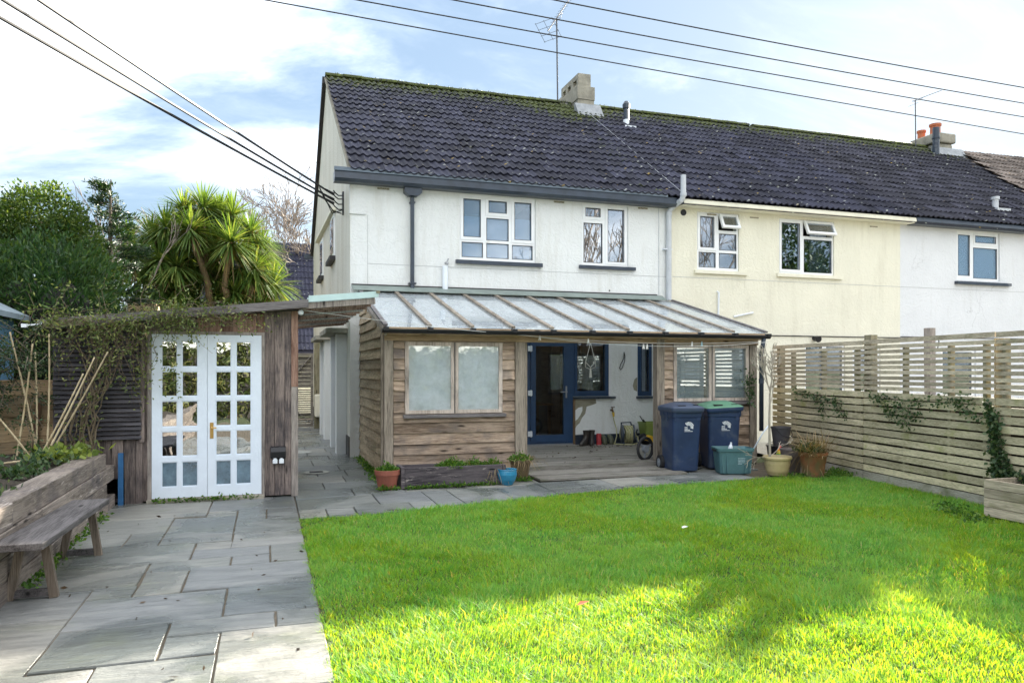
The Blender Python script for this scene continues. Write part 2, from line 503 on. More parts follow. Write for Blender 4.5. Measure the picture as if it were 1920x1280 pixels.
def tile_mat(name, c, moss=True, c2=None):
    m, nt, b = new_mat(name)
    v = coords(nt, True)
    oi = nd(nt, 'ShaderNodeObjectInfo')
    f = noise(nt, v, 4.0, 6, 0.65)
    col = ramp(nt, f, [(0.3, tuple(x * 0.7 for x in c)), (0.7, tuple(x * 1.35 for x in c))])
    g = nd(nt, 'ShaderNodeMapRange'); g.inputs[3].default_value = 0.62; g.inputs[4].default_value = 1.7
    nt.links.new(oi.outputs['Random'], g.inputs[0])
    col = mixcol(nt, 1.0, col, g.outputs[0], 'MULTIPLY')
    # lichen spots
    vo = nd(nt, 'ShaderNodeTexVoronoi', Scale=4.6, Randomness=1.0); nt.links.new(v, vo.inputs['Vector'])
    nz = noise(nt, v, 28, 3, 0.6)
    sm = nd(nt, 'ShaderNodeMath', operation='MULTIPLY_ADD'); sm.inputs[1].default_value = 0.22
    nt.links.new(nz, sm.inputs[0]); nt.links.new(vo.outputs['Distance'], sm.inputs[2])
    lk = ramp(nt, sm.outputs[0], [(0.215, (1, 1, 1)), (0.27, (0, 0, 0))])
    lk = mixcol(nt, 1.0, lk, ramp(nt, noise(nt, v, 0.8, 4, .6), [(.36, (.12,) * 3), (.6, (1, 1, 1))]), 'MULTIPLY')
    lc = mixcol(nt, ramp(nt, nd_color(nt, vo), [(0.75, (0, 0, 0)), (0.8, (1, 1, 1))]), (0.36, 0.37, 0.33), (0.36, 0.25, 0.07))
    col = mixcol(nt, lk, col, lc)
    if moss:
        sp = nd(nt, 'ShaderNodeSeparateXYZ'); nt.links.new(nd(nt, 'ShaderNodeNewGeometry').outputs['Position'], sp.inputs[0])
        hz = nd(nt, 'ShaderNodeMapRange'); hz.inputs[1].default_value = 7.7; hz.inputs[2].default_value = 9.0; hz.inputs[3].default_value = -0.08; hz.inputs[4].default_value = 0.34
        nt.links.new(sp.outputs[2], hz.inputs[0])
        dx = nd(nt, 'ShaderNodeMath', operation='SUBTRACT'); dx.inputs[1].default_value = 7.6; nt.links.new(sp.outputs[0], dx.inputs[0])
        ab = nd(nt, 'ShaderNodeMath', operation='ABSOLUTE'); nt.links.new(dx.outputs[0], ab.inputs[0])
        cz = nd(nt, 'ShaderNodeMapRange'); cz.inputs[1].default_value = 0.2; cz.inputs[2].default_value = 1.6; cz.inputs[3].default_value = 0.16; cz.inputs[4].default_value = -0.02
        nt.links.new(ab.outputs[0], cz.inputs[0])
        a1 = nd(nt, 'ShaderNodeMath', operation='ADD'); nt.links.new(hz.outputs[0], a1.inputs[0]); nt.links.new(cz.outputs[0], a1.inputs[1])
        a2 = nd(nt, 'ShaderNodeMath', operation='ADD'); nt.links.new(a1.outputs[0], a2.inputs[0]); nt.links.new(noise(nt, v, 7, 6, 0.7), a2.inputs[1])
        mk = ramp(nt, a2.outputs[0], [(0.66, (0, 0, 0)), (0.76, (0.92,) * 3)])
        col = mixcol(nt, mk, col, ramp(nt, noise(nt, v, 9, 3), [(0.35, (0.035, 0.04, 0.018)), (0.6, (0.075, 0.095, 0.02)), (0.75, (0.14, 0.16, 0.03))]))
    nt.links.new(col, b.inputs['Base Color'])
    b.inputs['Roughness'].default_value = 0.7
    b.inputs['Specular IOR Level'].default_value = 0.16
    bump(nt, b, noise(nt, v, 60, 3, 0.6), 0.004)
    return m
def nd_color(nt, vo):
    s = nd(nt, 'ShaderNodeSeparateColor'); nt.links.new(vo.outputs['Color'], s.inputs[0]); return s.outputs[0]

m_slab = slab_mat()
m_mortar = plain("mortar joints", (0.12, 0.098, 0.07), 0.9, 0.3, 9, 0.01, 60, wp=True)
m_soil = plain("dark garden soil", (0.035, 0.027, 0.018), 0.95, 0.5, 12, 0.03, 30, wp=True)
m_lawnsoil = plain("earth under turf", (0.045, 0.06, 0.018), 0.95, 0.4, 6, 0.01, 40, wp=True)
m_ground = plain("rough ground", (0.06, 0.075, 0.03), 0.95, 0.4, 0.8, wp=True)
m_wall_white = render_wall("white render", (0.76, 0.77, 0.76), (0.50, 0.48, 0.41), 0.42, lo=0.50)
m_wall_gable = render_wall("weathered gable render", (0.68, 0.65, 0.57), (0.44, 0.39, 0.29), 0.5, True, 0.46)
m_wall_cream = render_wall("cream render", (0.79, 0.76, 0.63), (0.55, 0.51, 0.40), 0.42, lo=0.50)
m_wall_pale = render_wall("pale grey white render", (0.73, 0.74, 0.76), (0.50, 0.49, 0.46), 0.4, crack=1.6)
m_tile = tile_mat("slate grey roof tile", (0.023, 0.024, 0.039))
m_tile3 = tile_mat("charcoal roof tile", (0.026, 0.026, 0.037))
m_tile4 = tile_mat("brown roof tile", (0.135, 0.11, 0.095), False)
m_upvc = plain("white window plastic", (0.80, 0.81, 0.82), 0.3, 0.05, 3, spec=0.5, dirt=(0.55, 0.53, 0.47), dirt_lo=0.66)
m_gasket = plain("black rubber seal", (0.02, 0.022, 0.025), 0.5, 0.1)
m_navy = plain("navy painted metal", (0.030, 0.042, 0.062), 0.35, 0.3, 5, spec=0.5, dirt=(0.16, 0.17, 0.18), dirt_lo=0.62)
m_navy_lip = plain("blue grey gutter lip", (0.15, 0.19, 0.25), 0.4, 0.15, 4, spec=0.5)
m_bluedoor = plain("blue painted door", (0.022, 0.055, 0.125), 0.35, 0.15, 5, spec=0.5)
m_creamtrim = plain("cream painted board", (0.76, 0.73, 0.60), 0.5, 0.08, 4, dirt=(0.42, 0.40, 0.30), dirt_lo=0.64)
m_greypvc = plain("grey plastic pipe", (0.50, 0.52, 0.55), 0.4, 0.1, 5)
m_whitepvc = plain("white plastic pipe", (0.74, 0.78, 0.83), 0.35, 0.06, 5)
m_concrete = plain("old concrete", (0.30, 0.28, 0.23), 0.9, 0.3, 3.5, 0.01, 40, dirt=(0.12, 0.11, 0.08), dirt_lo=0.56)
m_lead = plain("lead flashing", (0.26, 0.275, 0.29), 0.55, 0.25, 7, 0.008, 20)
m_greenlead = plain("green grey flashing", (0.20, 0.24, 0.22), 0.5, 0.2, 3)
m_terra = plain("terracotta", (0.30, 0.105, 0.05), 0.8, 0.25, 8, 0.004, 60, dirt=(0.22, 0.17, 0.11), dirt_lo=0.58)
m_black = plain("black plastic", (0.014, 0.014, 0.017), 0.4, 0.2)
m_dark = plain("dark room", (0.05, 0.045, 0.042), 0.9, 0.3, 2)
m_room = plain("room plaster", (0.20, 0.17, 0.13), 0.9, 0.2, 2)
m_blind = plain("pale blue blind", (0.36, 0.52, 0.66), 0.8, 0.08, 2)
m_curtain = plain("grey white curtain", (0.55, 0.58, 0.62), 0.85, 0.12, 3)
m_glass = glass("window glass", tint=(0.80, 0.86, 0.92), refl=0.20)
m_glass_dark = glass("door glass", tint=(0.75, 0.8, 0.85), refl=0.14, wavy=0.002)
m_glass_net = glass("net and sky-blue sheen glass", tint=(0.8, 0.88, 0.95), refl=0.16, haze=0.22, haze_col=(0.40, 0.56, 0.68))  # blue haze: net curtain plus reflected sky put into the colour
m_galv = plain("galvanised metal", (0.36, 0.37, 0.38), 0.4, 0.2, 8, metal=0.7)
m_cable = plain("black cable", (0.012, 0.012, 0.014), 0.5, 0.1)

# ------------------------------------------------------------------ ground, lawn, paving
def E(x):      # back edge of the lawn
    return float(np.interp(x, [0.3, 1.1, 2.4, 3.9, 5.6, 7.0, 8.6], [8.19, 8.19, 8.46, 8.84, 9.03, 9.22, 9.30]))
def T(x):      # back edge of the paved strip
    return float(np.interp(x, [0.3, 1.4, 2.9, 3.5, 4.5, 5.8, 7.0, 8.6], [9.35, 9.52, 9.52, 9.72, 9.75, 9.90, 10.0, 10.05]))
def FX(y): return 7.9 + 0.16 * (y - 6.54)      # the slatted fence line

g = MB(); S = 600
g.add([(-S, -S, -0.09), (S, -S, -0.09), (S, S, -0.09), (-S, S, -0.09)], [(0, 1, 2, 3)])
struct(put("ground", g.mesh("ground", m_ground)))

lawn = MB()
xs = [0.33 + i * (8.6 - 0.33) / 24 for i in range(25)]
for a, b_ in zip(xs[:-1], xs[1:]):
    lawn.add([(a, -3, -0.02), (b_, -3, -0.02), (b_, E(b_), -0.02), (a, E(a), -0.02)], [(0, 1, 2, 3)])
o_lawn = struct(put("lawn", lawn.mesh("lawn", m_lawnsoil)))

pt = MB()
pt.add([(-2.4, -3, -0.012), (0.33, -3, -0.012), (0.33, 9.75, -0.012), (-2.4, 9.75, -0.012)], [(0, 1, 2, 3)])
for a, b_ in zip(xs[:-1], xs[1:]):
    pt.add([(a, E(a), -0.03), (b_, E(b_), -0.03), (b_, 10.9, -0.03), (a, 10.9, -0.03)], [(0, 1, 2, 3)])
pt.add([(0.2, 10.9, -0.03), (1.75, 10.9, -0.03), (1.75, 26, -0.03), (0.2, 26, -0.03)], [(0, 1, 2, 3)])
patio = struct(put("patio", pt.mesh("patio", m_mortar)))

def slab(c4, gap=0.0055):
    cx = sum(p[0] for p in c4) / 4; cy = sum(p[1] for p in c4) / 4
    q = []
    for x, y in c4:
        q.append((x + (gap if x < cx else -gap) * rng.uniform(0.5, 1.2), y + (gap if y < cy else -gap) * rng.uniform(0.5, 1.2)))
    t0 = rng.uniform(-0.004, 0.003); t = [t0 + rng.uniform(-0.003, 0.003) for _ in range(4)]
    # worn, slightly chipped outline
    ring = []
    for i in range(4):
        (xa, ya), (xb, yb) = q[i], q[(i + 1) % 4]
        L = math.hypot(xb - xa, yb - ya); nx, ny = (yb - ya) / L, -(xb - xa) / L
        for k in range(4):
            f_ = k / 4; j = rng.gauss(0, 0.0018) if k else 0.001 + abs(rng.gauss(0, 0.002))
            ring.append((xa + (xb - xa) * f_ - nx * abs(j), ya + (yb - ya) * f_ - ny * abs(j), t[i] * (1 - f_) + t[(i + 1) % 4] * f_ + (rng.gauss(0, .0008) if k else 0)))
    n = len(ring); ch = 0.005
    mb = MB()
    top = [(x + (cx - x) * ch / max(.1, math.hypot(x - cx, y - cy)), y + (cy - y) * ch / max(.1, math.hypot(x - cx, y - cy)), z) for x, y, z in ring]
    mid = [(x, y, z - 0.007) for x, y, z in ring]
    bot = [(x, y, -0.04) for x, y, z in ring]
    mb.add(top + mid + bot, [tuple(range(n))] + [(n + i, n + (i + 1) % n, (i + 1) % n, i) for i in range(n)] + [(2 * n + i, 2 * n + (i + 1) % n, n + (i + 1) % n, n + i) for i in range(n)])
    part("paving_slab", mb, m_slab, patio, center=True)
def rs(x0, y0, x1, y1): slab([(x0, y0), (x1, y0), (x1, y1), (x0, y1)])
for r_ in [(-2.1, 4.38, -1.17, 5.32), (-2.1, 5.32, -1.17, 5.96), (-1.17, 5.03, -0.265, 5.69), (-0.265, 5.09, 0.33, 5.73), (-1.17, 4.40, -0.56, 5.03),
           (-0.56, 4.755, 0.055, 5.06), (0.055, 4.77, 0.33, 5.09), (-0.56, 4.42, -0.26, 4.755), (-0.26, 3.82, 0.33, 4.77), (-0.855, 3.82, -0.26, 4.41), (-2.1, 3.75, -0.855, 4.39),
           (-1.17, 5.69, -0.88, 5.97), (-0.88, 5.70, -0.57, 6.33), (-0.57, 5.72, 0.33, 6.38), (-2.1, 5.96, -0.89, 6.63), (-0.89, 6.33, -0.275, 6.67), (-0.275, 6.37, 0.03, 6.69),
           (0.03, 6.39, 0.33, 7.0), (-0.6, 6.68, 0.03, 7.0), (-0.6, 7.0, -0.29, 7.28), (-1.5, 6.63, -0.6, 7.28), (-2.1, 6.63, -1.5, 7.28), (-2.1, 7.28, -1.22, 7.90), (-1.22, 7.28, -0.92, 7.9),
           (-0.92, 7.29, -0.3, 7.61), (-0.3, 7.0, 0.33, 7.60), (-2.1, 7.9, -0.92, 8.63), (-0.92, 7.61, -0.3, 8.56), (-0.3, 7.6, 0.33, 8.25), (-0.3, 8.25, 0.0, 8.85), (0.0, 8.25, 0.33, 8.85),
           (-2.1, 8.63, -0.61, 9.7), (-0.61, 8.56, -0.3, 8.86), (-0.61, 8.86, 0.33, 9.7)]:
    rs(*r_)
for (y0, y1, cuts) in [(3.1, 3.80, (-2.1, -1.3, -0.4, 0.33)), (2.5, 3.1, (-2.1, -0.9, -0.3, 0.33)), (1.6, 2.5, (-2.1, -1.5, -0.6, 0.33)), (0.9, 1.6, (-2.1, -1.2, -0.6, 0.33))]:
    for a, b_ in zip(cuts[:-1], cuts[1:]): rs(a, y0, b_, y1)
# paved strip in front of the lean-to
def fs(x0, x1, f0, f1):
    def Y(x, f): return E(x) + (T(x) - E(x)) * f
    slab([(x0, Y(x0, f0)), (x1, Y(x1, f0)), (x1, Y(x1, f1)), (x0, Y(x0, f1))])
for x0, x1, f0, f1 in [(0.33, 0.63, -0.02, 0.37), (0.63, 0.94, -0.02, 0.37), (0.94, 1.59, -0.02, 0.40), (0.33, 1.26, 0.38, 1), (1.26, 1.89, 0.40, 1), (1.89, 2.22, 0.02, 1), (1.59, 1.89, 0.0, 0.40),
                       (2.22, 2.87, 0.45, 1), (2.22, 2.87, 0.0, 0.45), (2.87, 3.51, 0, 0.95), (3.51, 4.0, 0.0, 0.42), (4.0, 4.5, 0, 0.42), (3.51, 4.5, 0.42, 1.0), (4.5, 5.16, 0, 1), (5.16, 5.46, 0, 0.5),
                       (5.16, 5.85, 0.5, 1), (5.46, 6.2, 0, 0.5), (5.85, 6.5, 0.5, 1), (6.2, 6.75, 0, 0.5), (6.5, 6.95, 0.5, 1)]:
    fs(x0, x1, f0, f1)
for x0, x1 in [(0.33, 1.05), (1.05, 1.7), (1.7, 2.5), (2.5, 3.1), (3.1, 3.62)]:
    slab([(x0, T(x0)), (x1, T(x1)), (x1, 10.06), (x0, 10.06)])
for x0, x1 in [(1.6, 2.4), (2.4, 3.0), (3.0, 3.62)]: slab([(x0, 10.06), (x1, 10.06), (x1, 10.8), (x0, 10.8)])
for x0, x1 in [(6.02, 6.7), (6.7, 7.4)]: slab([(x0, T(x0)), (x1, T(x1)), (x1, 10.75), (x0, 10.75)])
# side path between shed and house
yy = 10.06; k = 0
while yy < 24:
    h = [0.6, 0.62, 0.66, 0.62, 0.9, 0.62][k % 6]
    xx = [(0.36, 0.73, 1.6), (0.36, 1.06, 1.6), (0.36, 0.72, 1.15, 1.6), (0.36, 1.1, 1.6)][k % 4]
    xe = 1.6 if yy < 13.6 else 1.44
    for a, b_ in zip(xx[:-1], xx[1:]): rs(a, yy, min(b_, xe), yy + h)
    yy += h; k += 1

# timber deck under the lean-to: an upper level and one wide lower step
m_deck = wood("grey decking", (0.105, 0.095, 0.08), (0.26, 0.245, 0.22), 'X', 0.6, stain=(0.09, 0.10, 0.055), stain_lo=0.52, knots=False)
deck = MB().box(3.7, 10.75, -0.03, 7.9, 13.6, 0.06).box(3.66, 9.82, -0.03, 6.0, 10.72, 0.004)
deck = struct(put("deck", deck.mesh("deck", m_soil)))
def board(name, mat, parent, x0, y0, z0, x1, y1, z1):
    return part(name, MB().box(x0, y0, z0, x1, y1, z1), mat, parent, center=True)
y = 10.70
while y < 13.55:
    board("deck_board", m_deck, deck, 3.66 if y < 10.8 else 3.45, y, 0.062, 5.97 if y < 10.85 else 7.85, min(y + 0.138, 13.62), 0.098 + rng.uniform(-0.002, 0.002)); y += 0.144
board("deck_board", m_deck, deck, 3.66, 10.672, 0.0, 5.97, 10.697, 0.09)
y = 9.80
while y < 10.62:
    board("deck_board", m_deck, deck, 3.64, y, 0.006, 5.98, y + 0.138, 0.035 + rng.uniform(-0.002, 0.002)); y += 0.144

# ------------------------------------------------------------------ roof tiles
def tile_mesh(mat, tw=0.302, L=0.50, n=12):
    mb = MB(); vs = []
    for i in range(n + 1):
        x = tw * i / n
        z = 0.036 * (0.5 + 0.5 * math.cos(2 * math.pi * x / (tw / 2))) ** 1.25
        vs += [(x, 0, z + 0.040), (x, L, z + 0.004), (x, 0, z + 0.017)]
    fs_ = []
    for i in range(n):
        a = 3 * i; c = 3 * (i + 1)
        fs_ += [(a, c, c + 1, a + 1), (a + 2, c + 2, c, a)]
    mb.add(vs, fs_)
    return mb
def tile_roof(roof, mat, org, u, v, ncols, nrows, tw=0.30, th=0.41, keep=None, cap=300, name="roof_tile"):
    u, v, org = Vector(u).normalized(), Vector(v).normalized(), Vector(org)
    n = u.cross(v)
    rot = Matrix((u, v, n)).transposed()
    mb = tile_mesh(mat)
    me = mb.mesh(name, mat, smooth=False)
    off = Vector(OFF.get(roof.name, (0, 0, 0)))
    spots = []
    for r in range(nrows):
        for c in range(ncols):
            p = org + u * (c * tw) + v * (r * th)
            if keep and not keep(p + u * tw / 2 + v * th / 2): continue
            spots.append(p)
    spots.sort(key=lambda p: (p - Vector((0, 0, 1.55))).length)
    rest = MB()
    for i, p in enumerate(spots):
        jr = Euler((R(rng.gauss(0, 0.45)), R(rng.gauss(0, 0.5)), R(rng.gauss(0, 0.6)))).to_matrix()
        m3 = rot @ jr
        p = p + n * rng.uniform(-0.002, 0.004) + v * rng.uniform(-0.006, 0.006)
        if i < cap:
            o = put(name, me, roof, p - off, m3.to_euler())
        else:
            rest.add([tuple(p + m3 @ Vector(q)) for q in mb.v], mb.f)
    if rest.v:
        stuff(part("tile_field", rest, mat, roof))

EAVE_Y, EAVE_Z, RIDGE_Y, RIDGE_Z, BACK_Y = 13.36, 5.06, 19.28, 8.93, 24.75
SL = (RIDGE_Z - EAVE_Z) / (RIDGE_Y - EAVE_Y)
UP = Vector((0, 1, SL)).normalized()
def roof_base(house, x0, x1, mat):
    t = 0.10
    prof = [(EAVE_Y, EAVE_Z - 0.02), (RIDGE_Y, RIDGE_Z - 0.02), (BACK_Y, RIDGE_Z - SL * (BACK_Y - RIDGE_Y)), (BACK_Y, RIDGE_Z - SL * (BACK_Y - RIDGE_Y) - t), (RIDGE_Y, RIDGE_Z - t - 0.02), (EAVE_Y, EAVE_Z - t - 0.02)]
    return part("roof", MB().prism(prof, 'X', x0, x1), mat, house)
def ridge_tiles(roof, mat, x0, x1, y=RIDGE_Y, z=RIDGE_Z, w=0.45):
    n = 8
    mb = MB(); vs = []
    for i in range(n + 1):
        a = math.pi * i / n
        for x in (0, w - 0.012):
            vs.append((x, 0.15 * math.cos(a), 0.105 * math.sin(a) - 0.03))
    mb.add(vs, [(2 * i, 2 * i + 1, 2 * i + 3, 2 * i + 2) for i in range(n)] + [tuple(range(0, 2 * n + 2, 2)), tuple(range(1, 2 * n + 2, 2))[::-1]])
    me = mb.mesh("ridge_tile", mat, smooth=False)
    off = Vector(OFF.get(roof.name, (0, 0, 0)))
    x = x0
    while x < x1 - 0.2:
        put("ridge_tile", me, roof, Vector((x, y + rng.uniform(-.006, .006), z + 0.035 + rng.uniform(-.006, .006))) - off, (0, R(rng.uniform(-.8, .8)), 0)); x += w

# ------------------------------------------------------------------ windows
def window(house, rect, panes, Y, fm=m_upvc, gm=m_glass, sashes=(), open_sash=None, sill=None, sillmat=None, blind=None, depth=0.07, name="window"):
    x0, x1, z0, z1 = rect
    mb = MB().holes(x0, x1, z0, z1, list(panes) + ([open_sash] if open_sash else []), Y, Y + depth)
    for s_, inner in sashes:
        mb.holes(*s_, [inner], Y - 0.014, Y + 0.002)
    for p in panes:
        x, X, z, Z = p
        yy = Y - (0.0155 if any(p == inn for _, inn in sashes) else 0.0015)
        mb.holes(x - 0.001, X + 0.001, z - 0.001, Z + 0.001, [(x + 0.009, X - 0.009, z + 0.009, Z - 0.009)], yy, yy + 0.012, mi=1)
    w = part(name, mb, [fm, m_gasket], house)
    for x, X, z, Z in panes:
        part("pane", MB().box(x, Y + 0.022, z, X, Y + 0.03, Z), gm, w, center=True)
    if open_sash:                         # a top-hung light pushed open
        x, X, z, Z = open_sash
        h = Z - z; fw = 0.055; a = R(24)
        sm, pm = MB(), MB()
        sm.holes(x, X, -h, 0, [(x + fw, X - fw, -h + fw, -fw)], -0.03, 0.02)
        sm.holes(x, X, -h, 0, [(x + fw, X - fw, -h + fw, -fw)], 0.02, 0.021, back=True)
        pm.box(x + fw, -0.012, -h + fw, X - fw, -0.004, -fw)
        for q in (sm, pm):
            q.v = [(vx, Y - 0.02 + vy * math.cos(a) + vz * math.sin(a), Z - vy * math.sin(a) + vz * math.cos(a)) for vx, vy, vz in q.v]
        part("casement", sm, fm, w); part("pane", pm, gm, w)
    if sill:
        sx0, sx1, sz0, sz1, pr = sill
        part("sill", MB().prism([(Y + 0.05, sz0), (Y - pr, sz0), (Y - pr, sz1 - 0.012), (Y + 0.05, sz1)], 'X', sx0, sx1), sillmat or m_navy, w)
    if blind:
        part("blind", MB().box(blind[0], Y + 0.12, blind[2], blind[1], Y + 0.13, blind[3]), blind[4], w)
    return w
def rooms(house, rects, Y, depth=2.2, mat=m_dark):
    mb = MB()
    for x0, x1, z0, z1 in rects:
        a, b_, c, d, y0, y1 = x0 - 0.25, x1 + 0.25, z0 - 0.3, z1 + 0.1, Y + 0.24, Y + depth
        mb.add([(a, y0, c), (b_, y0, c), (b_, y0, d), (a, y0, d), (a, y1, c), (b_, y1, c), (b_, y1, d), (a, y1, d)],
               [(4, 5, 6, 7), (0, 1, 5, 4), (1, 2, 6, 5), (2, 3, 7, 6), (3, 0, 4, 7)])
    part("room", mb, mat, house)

WY = 13.65
def wavy_cloth(x0, x1, y, z0, z1, n=40, amp=0.025, per=0.11):
    mb = MB(); vs = []
    for i in range(n + 1):
        x = x0 + (x1 - x0) * i / n
        yy = y + amp * math.sin(2 * math.pi * x / per + 0.8 * math.sin(x * 9))
        vs += [(x, yy, z0), (x, yy, z1)]
    mb.add(vs, [(2 * i, 2 * i + 2, 2 * i + 3, 2 * i + 1) for i in range(n)])
    return mb

# ------------------------------------------------------------------ end house (white)
H1 = thing("terraced_house", "white rendered end of terrace house with mossy slate grey roof and blue back door", "house", (4.6, 13.65, 0))
w1, w2 = (3.45, 4.97, 3.645, 4.88), (5.95, 6.97, 3.655, 4.88)
door_r, bw_r, sw_r = (4.76, 5.75, 0.10, 2.20), (5.75, 6.53, 1.045, 2.20), (7.18, 7.50, 1.04, 2.21)
wall1 = part("wall", MB().holes(1.43, 7.9, -0.05, 4.98, [w1, w2, door_r, bw_r, sw_r], WY, WY + 0.22), m_wall_white, H1)
gz = lambda y: RIDGE_Z - 0.12 - SL * abs(y - RIDGE_Y)
part("gable_wall", MB().prism([(WY + 0.012, -0.05), (24.6, -0.05), (24.6, gz(24.6)), (RIDGE_Y, gz(RIDGE_Y)), (WY + 0.012, gz(WY))], 'X', 1.425, 1.68), m_wall_gable, H1)
part("back_wall", MB().box(1.68, 24.3, -0.05, 22, 24.6, gz(24.6)), m_wall_white, H1)
part("corner_pilaster", MB().box(1.415, WY - 0.03, 4.37, 1.71, WY + 0.05, 4.97), m_wall_white, H1)
m_joint_shadow = plain("joint shadow grey", (0.42, 0.43, 0.43), 0.6, 0.1)  # grey of thin strips that stand in for shadow lines at render joints
part("shadow_line", MB().box(1.73, WY - 0.004, 3.485, 7.86, WY + 0.01, 3.494), m_joint_shadow, H1)
part("shadow_line", MB().box(1.735, WY - 0.004, 2.98, 1.742, WY + 0.01, 4.36), m_joint_shadow, H1)
part("cable", MB().tube([(7.66, WY - 0.008, 4.97), (7.665, WY - 0.008, 3.06)], 0.006, 5), m_greypvc, H1)
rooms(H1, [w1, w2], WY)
f = 0.055
def inset(r_, a=0.055): return (r_[0] + a, r_[1] - a, r_[2] + a, r_[3] - a)
# large left window: two tall casements, a small top light over a fixed pane, three low panes
L_ = (3.475, 3.925, 4.03, 4.855); Mt = (3.965, 4.45, 4.505, 4.855); Mm = (3.985, 4.43, 4.04, 4.465); Rr = (4.49, 4.945, 4.02, 4.855)
b1, b2, b3 = (3.50, 3.915, 3.70, 3.985), (3.985, 4.43, 3.70, 3.985), (4.50, 4.92, 3.70, 3.975)
window(H1, w1, [inset(L_), inset(Mt, 0.06), Mm, inset(Rr), b1, b2, b3], WY + 0.035, gm=m_glass_net,
       sashes=[(L_, inset(L_)), (Mt, inset(Mt, 0.06)), (Rr, inset(Rr))], sill=(3.37, 5.09, 3.56, 3.642, 0.12), blind=(3.46, 4.96, 3.66, 4.5, m_blind))
c1, c2, c3 = (5.98, 6.42, 4.57, 4.855), (6.0, 6.41, 3.71, 4.50), (6.47, 6.945, 3.69, 4.855)
window(H1, w2, [inset(c1), c2, inset(c3)], WY + 0.035, sashes=[(c1, inset(c1)), (c3, inset(c3))], sill=(5.88, 7.10, 3.575, 3.652, 0.12), gm=glass("bedroom glass", tint=(0.8, 0.86, 0.92), refl=0.26))
# gutter: deep box with a pale lip
gut = MB().prism([(13.63, 4.89), (13.60, 5.06), (13.36, 5.06), (13.345, 4.93), (13.42, 4.885)], 'X', 1.13, 7.93)
gutter = part("gutter", gut, m_navy, H1)
part("gutter_lip", MB().prism([(13.355, 5.055), (13.335, 5.055), (13.325, 5.118), (13.345, 5.122), (13.365, 5.06)], 'X', 1.12, 7.70), m_navy_lip, gutter)
dp = MB().prism([(2.38, 4.93), (2.70, 4.93), (2.70, 4.80), (2.62, 4.74), (2.46, 4.74), (2.38, 4.80)], 'Y', WY - 0.19, WY - 0.02)
part("hopper", dp, m_navy, gutter)
pipe = part("downpipe", MB().box(2.508, WY - 0.10, 3.0, 2.572, WY - 0.035, 4.78), m_navy, H1)
part("bracket", MB().box(2.47, WY - 0.11, 3.14, 2.61, WY - 0.0, 3.165), m_navy, pipe)
part("bracket", MB().box(2.49, WY - 0.11, 4.62, 2.59, WY - 0.0, 4.645), m_navy, pipe)
part("stub_pipe", MB().tube([(3.16, WY - 0.05, 2.99), (3.16, WY - 0.05, 3.50)], 0.053, 12), m_whitepvc, H1)
part("outside_tap", MB().tube([(3.18, WY, 3.56), (3.19, WY - 0.07, 3.57), (3.21, WY - 0.08, 3.53)], 0.022, 8).tube([(3.19, WY - 0.06, 3.57), (3.22, WY - 0.06, 3.64)], 0.016, 6), m_galv, H1)
sp_ = part("soil_pipe", MB().tube([(7.86, WY - 0.07, 3.0), (7.86, WY - 0.07, 4.80), (7.90, WY - 0.12, 4.90), (7.98, WY - 0.36, 5.0), (8.0, WY - 0.40, 5.08), (8.0, WY - 0.40, 5.50)], 0.056, 14)
           .tube([(7.86, WY - 0.07, 4.74), (7.86, WY - 0.07, 4.80)], 0.066, 14).tube([(8.0, WY - 0.40, 5.08), (8.0, WY - 0.40, 5.14)], 0.066, 14), m_greypvc, H1, smooth=False)
part("bracket", MB().box(7.74, WY - 0.1, 4.035, 7.93, WY - 0.0, 4.055), m_whitepvc, sp_)
m_airb = plain("pierced air brick", (0.32, 0.29, 0.22), 0.9, 0.3, 20)
for ax in (2.02, 5.46, 7.3):
    ab_ = MB().box(ax - 0.11, WY - 0.004, 4.845, ax + 0.11, WY + 0.01, 4.88)
    for k in range(5): ab_.box(ax - 0.09 + k * 0.04, WY - 0.007, 4.853 + 0.012 * (k % 2), ax - 0.07 + k * 0.04, WY + 0.01, 4.864 + 0.012 * (k % 2), mi=1)
    part("air_brick", ab_, [m_airb, m_black], H1)
for hx, hz in ((6.55, 3.16), (4.98, 2.93), (5.07, 2.93)):
    part("drilled_hole", MB().tube([(hx, WY - 0.003, hz), (hx, WY + 0.01, hz)], 0.016, 10), m_black, H1)
roof1 = roof_base(H1, 1.44, 7.95, m_tile)
tile_roof(roof1, m_tile, Vector((1.40, EAVE_Y - 0.03, EAVE_Z)), (1, 0, 0), UP, 22, 17)
ridge_tiles(roof1, m_tile, 1.40, 7.9)
m_barge = plain("dark verge trim", (0.03, 0.028, 0.03), 0.6, 0.2)
bb = RIDGE_Z - SL * (BACK_Y - RIDGE_Y)
part("roof_cable", MB().tube([tuple(Vector((8.25 + 1.05 * t_, 18.6 - 5.1 * t_, EAVE_Z + SL * (18.6 - 5.1 * t_ - EAVE_Y) + 0.085)) - Vector((1.2 * t_, 0, 0))) for t_ in [k_ / 10 for k_ in range(11)]], 0.004, 5), m_greypvc, roof1)
part("verge", MB().prism([(RIDGE_Y, RIDGE_Z - 0.0), (BACK_Y, bb), (BACK_Y, bb - 0.17), (RIDGE_Y, RIDGE_Z - 0.17)], 'X', 1.33, 1.438), m_barge, roof1)
part("verge", MB().prism([(EAVE_Y, EAVE_Z - 0.02), (RIDGE_Y, RIDGE_Z - 0.02), (RIDGE_Y, RIDGE_Z - 0.07), (EAVE_Y, EAVE_Z - 0.07)], 'X', 1.38, 1.438), m_concrete, roof1)
part("gutter", MB().box(1.15, BACK_Y - 0.05, bb - 0.22, 1.9, BACK_Y + 0.1, bb - 0.08), m_navy, roof1)
